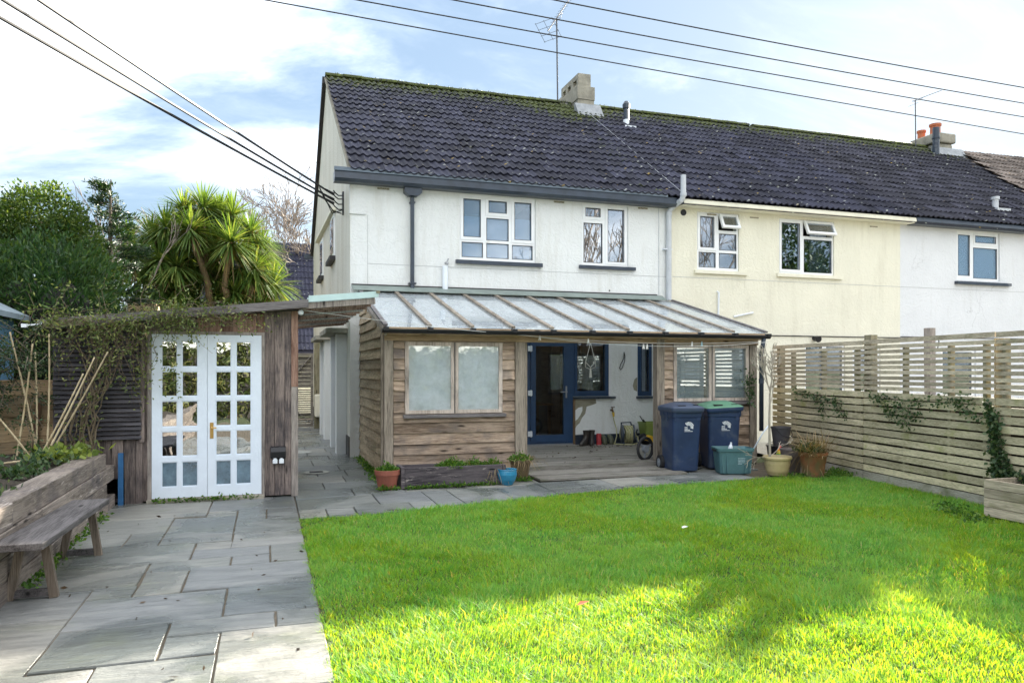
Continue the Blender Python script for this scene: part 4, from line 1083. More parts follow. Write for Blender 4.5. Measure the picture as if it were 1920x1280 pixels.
# left side: tan clapboards under a sloping verge
RT_Z, RB_Z, RT_Y, RB_Y = 2.985, 2.175, 13.62, 10.55      # glass roof: top and bottom edge
RSL = (RT_Z - RB_Z) / (RT_Y - RB_Y)
def rz(y): return RB_Z + RSL * (y - RB_Y)
ls = part("side_panel", MB().prism([(LY + 0.1, 0.0), (13.64, 0.0), (13.64, rz(13.6) - 0.07), (LY + 0.1, rz(LY) - 0.07)], 'X', 1.62, 1.65), w_white, LT)
i = 0
while True:
    z = 0.0 + i * 0.158
    if z > 2.75: break
    zt = z + 0.158
    ymin = LY + 0.09
    if zt > rz(ymin) - 0.08: ymin = min(13.55, RB_Y + (zt + 0.08 - RB_Z) / RSL)
    if ymin < 13.4: clap("clapboard", ls, w_clad_y, (1.62, ymin), (1.62, 13.64), z, 0.158, (-1, 0))
    i += 1
part("verge_board", MB().beam((1.60, RB_Y + 0.02, rz(RB_Y) - 0.075), (1.60, RT_Y, rz(RT_Y) - 0.075), 0.035, 0.11), w_post, LT)
part("corner_trim", MB().box(1.565, LY + 0.03, 0.0, 1.598, LY + 0.085, 2.1), w_post, LT)
# right side: boards painted white inside, brown outside
rsd = part("side_panel", MB().prism([(LY + 0.1, 0.0), (13.64, 0.0), (13.64, rz(13.6) - 0.07), (LY + 0.1, rz(LY) - 0.07)], 'X', 7.86, 7.88), w_clad_y, LT)
for i in range(17):
    z = 0.1 + i * 0.165
    ymin = LY + 0.11
    if z + 0.165 > rz(ymin) - 0.08: ymin = min(13.6, RB_Y + (z + 0.165 + 0.08 - RB_Z) / RSL)
    if ymin < 13.4: clap("clapboard", rsd, w_white, (7.86, ymin), (7.86, 13.64), z, 0.165, (-1, 0))
part("stud", MB().box(7.71, 11.95, 0.1, 7.83, 12.05, 2.35), w_osb, LT)
part("stud", MB().box(7.74, 12.9, 0.1, 7.83, 12.96, 2.5), w_white, LT)
# glass roof: ten panes between timber bars
m_roofglass = glass("dirty sky-pale roof glass", tint=(0.97, 0.99, 0.99), refl=0.14, haze=0.27, haze_col=(0.86, 0.91, 0.93))  # pale haze: dirt plus the sky's reflection put into the colour
bars = [1.59, 2.22, 2.85, 3.48, 4.10, 4.74, 5.37, 6.00, 6.65, 7.29, 7.93]
def rp(x, y, d=0.0): return (x, y, rz(y) + d)
gr = part("glass_roof", MB().beam((1.57, RB_Y + 0.10, rz(RB_Y) - 0.07), (7.95, RB_Y + 0.10, rz(RB_Y) - 0.07), 0.05, 0.08).beam((1.57, 13.60, rz(13.6) - 0.07), (7.95, 13.60, rz(13.6) - 0.07), 0.06, 0.10), w_beam, LT)
for x in bars:
    part("glazing_bar", MB().beam(rp(x, RB_Y - 0.03, 0.028), rp(x, RT_Y - 0.05, 0.028), 0.062, 0.030), w_post if 1.6 < x < 7.9 else w_fascia, gr)
    part("rafter", MB().beam(rp(x, RB_Y + 0.02, -0.035), rp(x, RT_Y - 0.02, -0.035), 0.04, 0.06), w_frame, gr)
for a, b_ in zip(bars[:-1], bars[1:]):
    mb = MB(); p = [rp(a + 0.02, RB_Y - 0.05), rp(b_ - 0.02, RB_Y - 0.05), rp(b_ - 0.02, RT_Y - 0.03), rp(a + 0.02, RT_Y - 0.03)]
    mb.add(p + [(x, y, z + 0.008) for x, y, z in p], [(3, 2, 1, 0), (4, 5, 6, 7), (0, 1, 5, 4), (1, 2, 6, 5), (2, 3, 7, 6), (3, 0, 4, 7)])
    part("roof_pane", mb, m_roofglass, gr, center=True)
    part("edge_strip", MB().box((a + b_) / 2 - 0.27, RB_Y - 0.062, rz(RB_Y) - 0.045, (a + b_) / 2 + 0.27, RB_Y - 0.055, rz(RB_Y) - 0.008), w_beam, gr)
part("flashing", MB().prism([(13.655, 3.075), (13.60, 3.06), (13.40, rz(13.40) + 0.05), (13.40, rz(13.40) + 0.062), (13.60, 3.085), (13.655, 3.10)], 'X', 1.45, 7.72), m_greenlead, LT)
part("flashing_lip", MB().box(1.45, 13.625, 3.095, 7.62, 13.655, 3.115), m_barge, LT)
gp = []
for k in range(9): a = math.pi * k / 8; gp.append((RB_Y - 0.06 - 0.055 * math.cos(a), 2.135 - 0.055 * math.sin(a)))
gp += [(RB_Y - 0.012, 2.14), (RB_Y - 0.06, 2.10), (RB_Y - 0.108, 2.14)]
lg = part("gutter", MB().prism(gp, 'X', 1.53, 7.97), m_black, LT)
for x in bars: part("gutter_bracket", MB().box(x - 0.035, RB_Y - 0.125, 2.115, x + 0.035, RB_Y + 0.02, 2.165), m_black, lg)
ldp = part("downpipe", MB().tube([(7.86, RB_Y - 0.06, 2.10), (7.85, RB_Y - 0.04, 1.95), (7.84, RB_Y - 0.02, 1.85), (7.84, RB_Y - 0.02, 0.55)], 0.037, 12), m_navy, LT, smooth=True)
part("collar", MB().tube([(7.84, RB_Y - 0.02, 1.34), (7.84, RB_Y - 0.02, 1.42)], 0.043, 12), m_navy, ldp)

# ------------------------------------------------------------------ shed
SY = 9.65
SH = thing("garden_shed", "weathered timber shed with white glazed double doors and sloping flat roof", "shed", (-0.8, 9.65, 0))
def zroof(x): return 2.10 + (x + 2.33) * (2.40 - 2.10) / 2.82      # underside of the fascia's top
def vboard(x0, x1, z0, mat, y=SY, zt=None, t=0.022):
    za, zb = (zt, zt) if zt else (zroof(x0) - 0.085, zroof(x1) - 0.085)
    mb = MB().prism([(x0 + 0.003, z0), (x1 - 0.003, z0), (x1 - 0.003, zb), (x0 + 0.003, za)], 'Y', y - rng.uniform(0, 0.004), y + t)
    return part("cladding_board", mb, mat, SH, center=True)
part("wall", MB().box(-1.52, SY + 0.02, 0.02, -1.33, SY + 0.05, 1.9).box(-0.01, SY + 0.02, 0.02, 0.345, SY + 0.05, 2.2).box(-2.3, SY + 0.02, 0.3, -1.53, SY + 0.05, 1.9).box(-1.33, SY + 0.02, 2.0, -0.01, SY + 0.05, 2.1)
     .box(-2.3, SY + 0.05, 0.0, -2.25, 12.3, 1.95).box(0.30, SY + 0.05, 0.0, 0.33, 12.3, 2.2).box(-2.25, 12.25, 0.0, 0.30, 12.3, 1.95).box(-2.25, SY + 0.06, 0.02, 0.30, 12.25, 0.06), w_shed, SH)
for x0, x1, mt in ((-0.02, 0.095, w_shed), (0.095, 0.215, w_shed), (0.215, 0.29, w_shed)): vboard(x0, x1, 0.02, mt)
part("corner_board", MB().box(0.292, SY - 0.022, 0.0, 0.372, SY + 0.05, 1.35), w_shed_grey, SH, center=True)
part("corner_board", MB().box(0.292, SY - 0.022, 1.353, 0.372, SY + 0.05, 2.29), w_shed_red, SH, center=True)
x = -1.33
while x < -0.04:
    vboard(x, min(x + 0.135, -0.02), 2.0, w_shed_red if x > -0.9 else w_shed); x += 0.135
for x0, x1 in ((-1.57, -1.45), (-1.45, -1.375)): vboard(x0, x1, 0.0, w_shed)
x = -2.30
while x < -1.6: vboard(x, x + 0.12, 0.3, w_shed, SY + 0.002); x += 0.12
for k in range(20):                       # right flank of the shed along the path
    part("cladding_board", MB().box(0.332, SY + 0.055 + k * 0.13, 0.02, 0.352, SY + 0.055 + k * 0.13 + 0.127, 2.27), w_shed, SH, center=True)
# slatted screen on its left half
scr = part("slat_screen", MB().box(-2.26, SY - 0.03, 0.64, -2.21, SY - 0.006, 2.02), w_slatdark, SH)
part("stile", MB().box(-1.405, SY - 0.034, 0.72, -1.355, SY - 0.006, 2.0), w_shed, scr)
for k in range(24):
    z = 0.76 + k * 0.0525
    mb = MB().prism([(SY - 0.065, z), (SY - 0.055, z - 0.004), (SY - 0.03, z + 0.034), (SY - 0.036, z + 0.04)], 'X', -2.28 + rng.uniform(-.01, .01), -1.39 + rng.uniform(-.01, .012))
    part("slat", mb, w_slatdark, scr, center=True)
# roof
rf = part("roof", MB().prism([(-2.40, zroof(-2.40) - 0.02), (0.47, zroof(0.47) - 0.02), (0.47, zroof(0.47) + 0.02), (-2.40, zroof(-2.40) + 0.02)], 'Y', SY - 0.20, 12.45), m_greenlead, SH)
part("fascia", MB().prism([(-2.33, zroof(-2.33) - 0.075), (0.485, zroof(0.485) - 0.075), (0.485, zroof(0.485) + 0.022), (-2.33, zroof(-2.33) + 0.022)], 'Y', SY - 0.235, SY - 0.203), w_fascia, rf)
part("fascia_end", MB().prism([(-2.34, zroof(-2.34) - 0.085), (-1.85, zroof(-1.85) - 0.085), (-1.85, zroof(-1.85) - 0.0), (-2.34, zroof(-2.34) - 0.0)], 'Y', SY - 0.26, SY - 0.237), w_fpost, rf)
part("soffit_board", MB().prism([(-2.3, zroof(-2.3) - 0.075), (0.42, zroof(0.42) - 0.075), (0.42, zroof(0.42) - 0.05), (-2.3, zroof(-2.3) - 0.05)], 'Y', SY - 0.20, SY - 0.02), w_shed, rf)
# white glazed doors, five rows of two panes each
m_glass_shed = glass("shed pane", tint=(0.85, 0.9, 0.92), refl=0.26, wavy=0.004)
m_glass_frost = glass("frosted shed pane", tint=(0.7, 0.8, 0.88), refl=0.10, smudge=0.5, haze=0.62, haze_col=(0.34, 0.48, 0.58))
rows = [(0.175, 0.475), (0.535, 0.835), (0.885, 1.195), (1.245, 1.545), (1.595, 1.905)]
part("door_frame", MB().holes(-1.325, -0.02, 0.0, 2.02, [(-1.283, -0.055, 0.045, 1.985)], SY - 0.012, SY + 0.06), w_shed_grey, SH)
part("threshold", MB().box(-1.33, SY - 0.06, -0.03, -0.03, SY + 0.02, 0.038), m_concrete, SH)
for (dx0, dx1, c1_, c2_) in ((-1.280, -0.676, (-1.178, -1.002), (-0.957, -0.777)), (-0.672, -0.058, (-0.583, -0.403), (-0.353, -0.175))):
    pn = [(a, b_, z0, z1) for (a, b_) in (c1_, c2_) for (z0, z1) in rows]
    mb = MB().holes(dx0, dx1, 0.048, 1.982, pn, SY - 0.006, SY + 0.036)
    d_ = part("door", mb, m_pshed, SH)
    for (a, b_, z0, z1) in pn:
        part("pane", MB().box(a, SY + 0.012, z0, b_, SY + 0.016, z1), m_glass_frost if z0 < 0.3 else m_glass_shed, d_, center=True)
        bm_ = MB().holes(a - 0.001, b_ + 0.001, z0 - 0.001, z1 + 0.001, [(a + 0.011, b_ - 0.011, z0 + 0.011, z1 - 0.011)], SY + 0.002, SY + 0.011)
        part("bead", bm_, m_pshed, d_)
    if dx0 > -0.7:
        m_brass = plain("brass", (0.52, 0.34, 0.12), 0.3, 0.1, metal=0.8)
        part("handle", MB().box(-0.645, SY - 0.012, 0.74, -0.605, SY - 0.0065, 0.93).tube([(-0.625, SY - 0.012, 0.87), (-0.625, SY - 0.05, 0.87), (-0.57, SY - 0.055, 0.868)], 0.009, 8).tube([(-0.625, SY - 0.013, 0.79), (-0.625, SY - 0.0125, 0.79)], 0.008, 8), m_brass, d_)
sk = thing("socket_box", "black weatherproof socket box with two white plugs on the shed boards", "socket", (0.135, SY - 0.01, 0.5))
part("housing", MB().prism([(SY - 0.002, 0.47), (SY - 0.075, 0.485), (SY - 0.085, 0.56), (SY - 0.06, 0.615), (SY - 0.002, 0.625)], 'X', 0.045, 0.225), m_black, sk, bevel=0.008)
for px in (0.10, 0.175): part("plug", MB().box(px - 0.028, SY - 0.07, 0.415, px + 0.028, SY - 0.02, 0.468).tube([(px, SY - 0.05, 0.45), (px, SY - 0.05, 0.485)], 0.02, 8), m_whitepvc, sk, bevel=0.006)
# things inside the shed that the panes show
ins = thing("shelf_unit", "shelf with boxes standing inside the shed behind the glazed doors", "shelf", (-0.7, 11.6, 0.06))
for z in (0.5, 1.0, 1.5): part("shelf", MB().box(-2.1, 11.5, z, 0.1, 12.1, z + 0.03), m_oak, ins)
for lx in (-2.1, -1.0, 0.06): part("upright", MB().box(lx, 11.5, 0.06, lx + 0.04, 11.54, 1.9), m_oak, ins)
wb = tag(put("wheelbarrow_tray", MB().prism([(-1.30, 0.72), (-0.93, 0.72), (-0.99, 0.60), (-1.22, 0.60)], 'Y', 10.0, 10.5).mesh("wheelbarrow_tray", m_navy)), "dark blue tray on legs behind the lower left shed panes", "tray")
tag(put("watering_bag", MB().lathe([(0.02, 1.12), (0.06, 1.05), (0.075, 0.95), (0.05, 0.90), (0.0, 0.89)], 12, (-0.40, 10.1, 0)).mesh("watering_bag", plain("red cloth", (0.5, 0.06, 0.04), 0.7))), "small red bag hanging inside the shed's right door", "bag")

# canopy between shed and lean-to: corrugated sheet on battens
CN = thing("passage_canopy", "corrugated sheet canopy on brown battens over the side path", "canopy", (0.9, 11.5, 2.4))
def zc_(x): return 2.405 + (x - 0.49) * 0.10
cm = MB(); nx = 44; vs = []; ya, yb = SY - 0.18, 14.3
for i in range(nx + 1):
    x = 0.48 + (1.36 - 0.48) * i / nx
    vs += [(x, ya, zc_(x) + 0.03 + 0.012 * math.cos(i * 1.4)), (x, yb, zc_(x) - 0.0 + 0.012 * math.cos(i * 1.4))]
cm.add(vs, [(2 * i, 2 * i + 2, 2 * i + 3, 2 * i + 1) for i in range(nx)])
part("roof_sheet", cm, glass("pale corrugated plastic", tint=(0.8, 0.9, 0.9), refl=0.1, haze=0.9, haze_col=(0.55, 0.70, 0.70)), CN)
part("front_trim", MB().prism([(0.49, zc_(0.49) - 0.012), (1.34, zc_(1.34) - 0.012), (1.34, zc_(1.34) + 0.062), (0.49, zc_(0.49) + 0.062)], 'Y', ya - 0.03, ya - 0.004), plain("mint aluminium trim", (0.50, 0.66, 0.66), 0.4, 0.08), CN)
part("end_trim", MB().beam((1.33, ya - 0.045, zc_(1.33) + 0.05), (1.33, ya + 0.5, zc_(1.33) + 0.05), 0.045, 0.03), w_fpost, CN)
for k in range(12):
    yy = ya + 0.02 + k * 0.42
    part("batten", MB().beam((0.40, yy, zc_(0.40) - 0.055), (1.30 if k < 9 else 1.36, yy, zc_(1.30) - 0.055), 0.05, 0.075), w_shed_red if k % 3 else w_shed_grey, CN)
part("wall_plate", MB().box(0.376, ya + 0.2, 2.27, 0.425, yb, 2.35), w_shed, CN)
sl_ = tag(put("outdoor_lamp", MB().lathe([(0.0, -0.035), (0.03, -0.02), (0.035, 0.01), (0.02, 0.03), (0, 0.03)], 12, (0.40, SY - 0.12, 2.265)).mesh("outdoor_lamp", m_whitepvc)), "small white lamp under the shed eave corner", "lamp")

tag(put("outdoor_lamp", MB().box(0, 0, 0, 0.05, 0.05, 0.04).tube([(0.04, 0.02, 0.02), (0.20, 0.10, 0.05)], 0.01, 6).mesh("outdoor_lamp", m_whitepvc), loc=(-2.52, 9.32, 2.02)), "small white floodlight on a dark arm at the shed roof's left end", "lamp")
# side gate at the end of the path
GT = thing("side_gate", "grey slatted timber gate with diagonal brace at the end of the side path", "gate", (0.85, 20.8, 0))
part("gate_frame", MB().holes(0.40, 1.20, 0.05, 2.02, [(0.47, 1.13, 0.13, 1.95)], 20.75, 20.80), w_gate, GT)
for k in range(16): part("slat", MB().box(0.45, 20.802, 0.15 + k * 0.058, 1.15, 20.82, 0.15 + k * 0.058 + 0.035), w_gate, GT, center=True)
for k in range(8): part("board", MB().box(0.45, 20.802, 1.10 + k * 0.105, 1.15, 20.82, 1.10 + k * 0.105 + 0.10), w_gate, GT, center=True)
part("brace", MB().beam((0.5, 20.74, 1.2), (1.12, 20.74, 1.93), 0.02, 0.09, up=(0, 1, 0)), w_shed_grey, GT)
part("brace", MB().beam((0.5, 20.74, 0.7), (1.12, 20.74, 0.16), 0.02, 0.09, up=(0, 1, 0)), w_gate, GT)
part("gate_post", MB().box(1.22, 20.72, 0.0, 1.40, 20.86, 2.3), w_fpost, GT)
mh = MB().tube([(0.72, 11.75, 0.004), (0.72, 11.75, 0.010)], 0.19, 24)
for k in range(5): mh.box(0.62, 11.66 + k * 0.04, 0.0101, 0.82, 11.675 + k * 0.04, 0.014, mi=1)
tag(put("manhole_cover", mh.mesh("manhole_cover", [plain("pale worn iron cover", (0.45, 0.44, 0.40), 0.6, 0.3, 20), m_black])), "pale round manhole cover in the side path nearest the shed door", "manhole cover")
tag(put("manhole_cover", MB().tube([(0.62, 14.7, 0.004), (0.62, 14.7, 0.010)], 0.20, 24).mesh("manhole_cover", plain("grey worn cover", (0.42, 0.42, 0.39), 0.6, 0.3, 20))), "plain grey manhole cover further down the side path", "manhole cover")

# ------------------------------------------------------------------ sleeper wall, bench, left boundary
SW = thing("sleeper_wall", "retaining wall of weathered timber sleepers beside the paving", "wall", (-1.72, 6.5, 0))
for r in range(4):
    y0 = -0.5 - 0.7 * (r % 2)
    z0 = -0.03 + r * 0.168
    for L_ in (2.4, 2.4, 2.4, 3.2):
        y1 = min(y0 + L_, 9.63 - 0.004 * r)
        if y1 - y0 > 0.1: part("sleeper", MB().box(-1.90 + rng.uniform(-.006, .006), y0 + 0.004, z0, -1.655 + rng.uniform(-.008, .008) - 0.006 * r, y1 - 0.004, z0 + 0.164), w_sleeper, SW, center=True, bevel=0.008)
        y0 = y1
part("end_board", MB().box(-1.628, 9.60, 0.0, -1.575, 9.64, 0.60), plain("bright blue paint", (0.03, 0.13, 0.30), 0.5, 0.2, 6, dirt=(0.03, 0.03, 0.03), dirt_lo=0.6), SW)
bed = MB(); n = 14; vs = []
for i in range(n + 1):
    for j in range(5):
        y = -0.5 + 10.1 * i / n; x = -1.88 - 1.5 * j / 4
        vs.append((x, y, 0.56 + 0.05 * math.sin(i * 1.7 + j * 2.1) + 0.03 * j))
bed.add(vs, [(i * 5 + j, i * 5 + j + 1, (i + 1) * 5 + j + 1, (i + 1) * 5 + j) for i in range(n) for j in range(4)])
struct(put("raised_bed", bed.mesh("raised_bed", m_soil)))

BN = thing("bench", "dark plank bench with splayed trestle legs against the sleeper wall", "bench", (-1.52, 6.4, 0))
def bx(x, y): return x
part("seat", MB().add([(-1.66, 5.47, 0.405), (-1.36, 5.47, 0.405), (-1.29, 7.22, 0.405), (-1.57, 7.22, 0.405), (-1.66, 5.47, 0.45), (-1.36, 5.47, 0.45), (-1.29, 7.22, 0.45), (-1.57, 7.22, 0.45)],
     [(3, 2, 1, 0), (4, 5, 6, 7), (0, 1, 5, 4), (1, 2, 6, 5), (2, 3, 7, 6), (3, 0, 4, 7)]), w_bench, BN, bevel=0.005)
for yy, xo in ((5.86, 0.0), (7.05, 0.045)):
    part("leg", MB().beam((-1.655 + xo, yy, 0.0), (-1.575 + xo, yy, 0.404), 0.055, 0.045, up=(0, 1, 0)), w_leg, BN)
    part("leg", MB().beam((-1.385 + xo, yy, 0.0), (-1.445 + xo, yy, 0.404), 0.055, 0.045, up=(0, 1, 0)), w_leg, BN)
    part("stretcher", MB().box(-1.628 + xo, yy - 0.02, 0.012, -1.41 + xo, yy + 0.02, 0.062), w_bench, BN)

w_log = wood("waney lap panel", (0.18, 0.115, 0.06), (0.42, 0.30, 0.18), 'X', stain=(0.28, 0.24, 0.17), stain_lo=0.5)
LF = thing("lap_fence", "old waney lap fence panel behind the bamboo canes at far left", "fence", (-3.2, 9.95, 0.4))
for k in range(8):
    pts = [(-4.3, 0.35 + k * 0.135)]; nseg = 14
    for i in range(nseg + 1): pts.append((-4.3 + 1.95 * i / nseg, 0.33 + k * 0.135 + rng.uniform(-0.02, 0.02)))
    pts += [(-2.35, 0.50 + k * 0.135), (-4.3, 0.50 + k * 0.135)]
    part("lap_board", MB().prism(pts[1:], 'Y', 9.93 - 0.01 * (k % 2), 9.955), w_log, LF, center=True)
part("post", MB().beam((-2.55, 9.88, 0.4), (-2.50, 9.9, 1.25), 0.05, 0.05), wood("rusty brown post", (0.10, 0.05, 0.035), (0.20, 0.11, 0.07), 'Z'), LF)
m_pblue = plain("blue painted playhouse", (0.10, 0.22, 0.34), 0.6, 0.15, 4)
PH = thing("playhouse", "corner of a blue painted playhouse at the far left edge", "playhouse", (-4.2, 12, 0))
part("wall", MB().box(-5.8, 12.0, 0.0, -3.72, 13.4, 2.32), m_pblue, PH)
part("roof", MB().prism([(-5.9, 2.98), (-4.7, 3.0), (-3.52, 2.40), (-3.52, 2.32), (-4.7, 2.9), (-5.9, 2.3)], 'Y', 11.8, 13.5), plain("grey felt", (0.2, 0.25, 0.28), 0.8, 0.2), PH)
part("bargeboard", MB().beam((-4.7, 11.79, 2.92), (-3.52, 11.79, 2.33), 0.02, 0.10, up=(0, 1, 0)), m_whitepvc, PH)

# ------------------------------------------------------------------ slatted fence on the right
FN = thing("slatted_fence", "tall horizontal slat fence with open upper rows along the lawn's right side", "fence", (8.1, 7.5, 0))
fu = Vector((0.16, 1, 0)).normalized(); fo = Vector((-fu.y, fu.x, 0))
def fpt(y, z, d=0.0): p = Vector((FX(y), y, z)) + fo * d; return p
sect = [(11.30, 8.72), (8.71, 6.34), (6.33, 4.0), (3.99, 1.6)]
for si_, (ya_, yb_) in enumerate(sect):
    sag = rng.uniform(-0.012, 0.012)
    for k in range(21):
        if k < 11: z, h, mt = 0.115 + k * 0.105, 0.082, w_fence
        else: z, h, mt = 1.285 + (k - 11) * 0.0715, 0.047, w_fence_up
        if k == 20: h = 0.06
        ym = (ya_ + yb_) / 2
        mb = MB()
        for a, b_ in ((ya_ - 0.002, yb_ + 0.002),):
            p0, p1 = fpt(a, z + h / 2 + sag * 0.6 + rng.uniform(-.006, .006), rng.uniform(0, .004)), fpt(b_, z + h / 2 + rng.uniform(-.006, .006), rng.uniform(0, .004))
            mb.beam(p0, p1, 0.018, h)
        o = part("fence_slat", mb, mt, FN, center=True)
for y_ in (10.66, 9.75, 8.90, 8.55, 7.86, 7.05, 6.50, 6.22, 5.3, 4.1):
    a, b_ = fpt(y_, 0.05, -0.030), fpt(y_, 1.90, -0.030)
    part("batten", MB().beam(a, b_, 0.07, 0.04, up=fu), w_fpost, FN, center=True)
part("fence_post", MB().beam(fpt(8.71, -0.1, -0.11), fpt(8.71, 2.07, -0.11), 0.16, 0.10, up=fo), w_fpost, FN, center=True)
part("fence_post", MB().beam(fpt(6.36, -0.1, -0.10), fpt(6.36, 1.92, -0.10), 0.12, 0.10, up=fo), w_fpost, FN, center=True)
part("fence_post", MB().beam(fpt(11.2, -0.1, -0.10), fpt(11.2, 1.95, -0.10), 0.10, 0.10, up=fo), w_fpost, FN, center=True)
part("fence_post", MB().beam(fpt(3.95, -0.1, -0.10), fpt(3.95, 1.95, -0.10), 0.10, 0.10, up=fo), w_fpost, FN, center=True)
w_grav = wood("grey gravel board", (0.24, 0.22, 0.18), (0.42, 0.39, 0.33), 'Y', stain=(0.15, 0.16, 0.07), knots=False, rnd_bright=0.05)
for ya_, yb_ in sect: part("gravel_board", MB().beam(fpt(ya_ - .003, 0.015, 0.0), fpt(yb_ + .003, 0.015, 0.0), 0.03, 0.17), w_grav, FN, center=True)
NP = thing("neighbour_post", "leaning grey concrete post rising behind the slatted fence", "post", (9.2, 8.4, 0))
part("shaft", MB().beam((9.16, 8.40, -0.05), (9.14, 8.40, 2.17), 0.11, 0.10), w_shed_grey, NP)
part("wire_tie", MB().tube([(9.20, 8.34, 2.05), (9.24, 8.33, 1.98), (9.22, 8.34, 1.85)], 0.008, 5), m_black, NP)
# neighbour's side: pale gravel and a low planted strip seen through the gaps
nb = MB(); nb.add([(FX(1) + .1, 1, -0.01), (24, 1, -0.01), (24, 13.6, -0.01), (FX(13.6) + .1, 13.6, -0.01)], [(0, 1, 2, 3)])
struct(put("neighbour_yard", nb.mesh("neighbour_yard", plain("pale gravel yard", (0.42, 0.39, 0.33), 0.9, 0.35, 30, 0.02, 60, wp=True))))
# ------------------------------------------------------------------ garden objects
def rrect(w, d, r, n=4, cx=0, cy=0):
    pts = []
    for sx, sy, a0 in ((1, 1, 0), (-1, 1, 90), (-1, -1, 180), (1, -1, 270)):
        for k in range(n + 1):
            a = R(a0 + 90 * k / n)
            pts.append((cx + sx * (w / 2 - r) + r * math.cos(a), cy + sy * (d / 2 - r) + r * math.sin(a)))
    return pts
def loft(mb, rings, cap0=True, cap1=True, mi=0):
    """rings: list of (outline, z)"""
    n = len(rings[0][0]); vs = [(x, y, z) for o, z in rings for x, y in o]; fs = []
    for i in range(len(rings) - 1):
        for k in range(n): fs.append((i * n + k, i * n + (k + 1) % n, (i + 1) * n + (k + 1) % n, (i + 1) * n + k))
    if cap0: fs.append(tuple(range(n))[::-1])
    if cap1: fs.append(tuple((len(rings) - 1) * n + k for k in range(n)))
    return mb.add(vs, fs, mi)

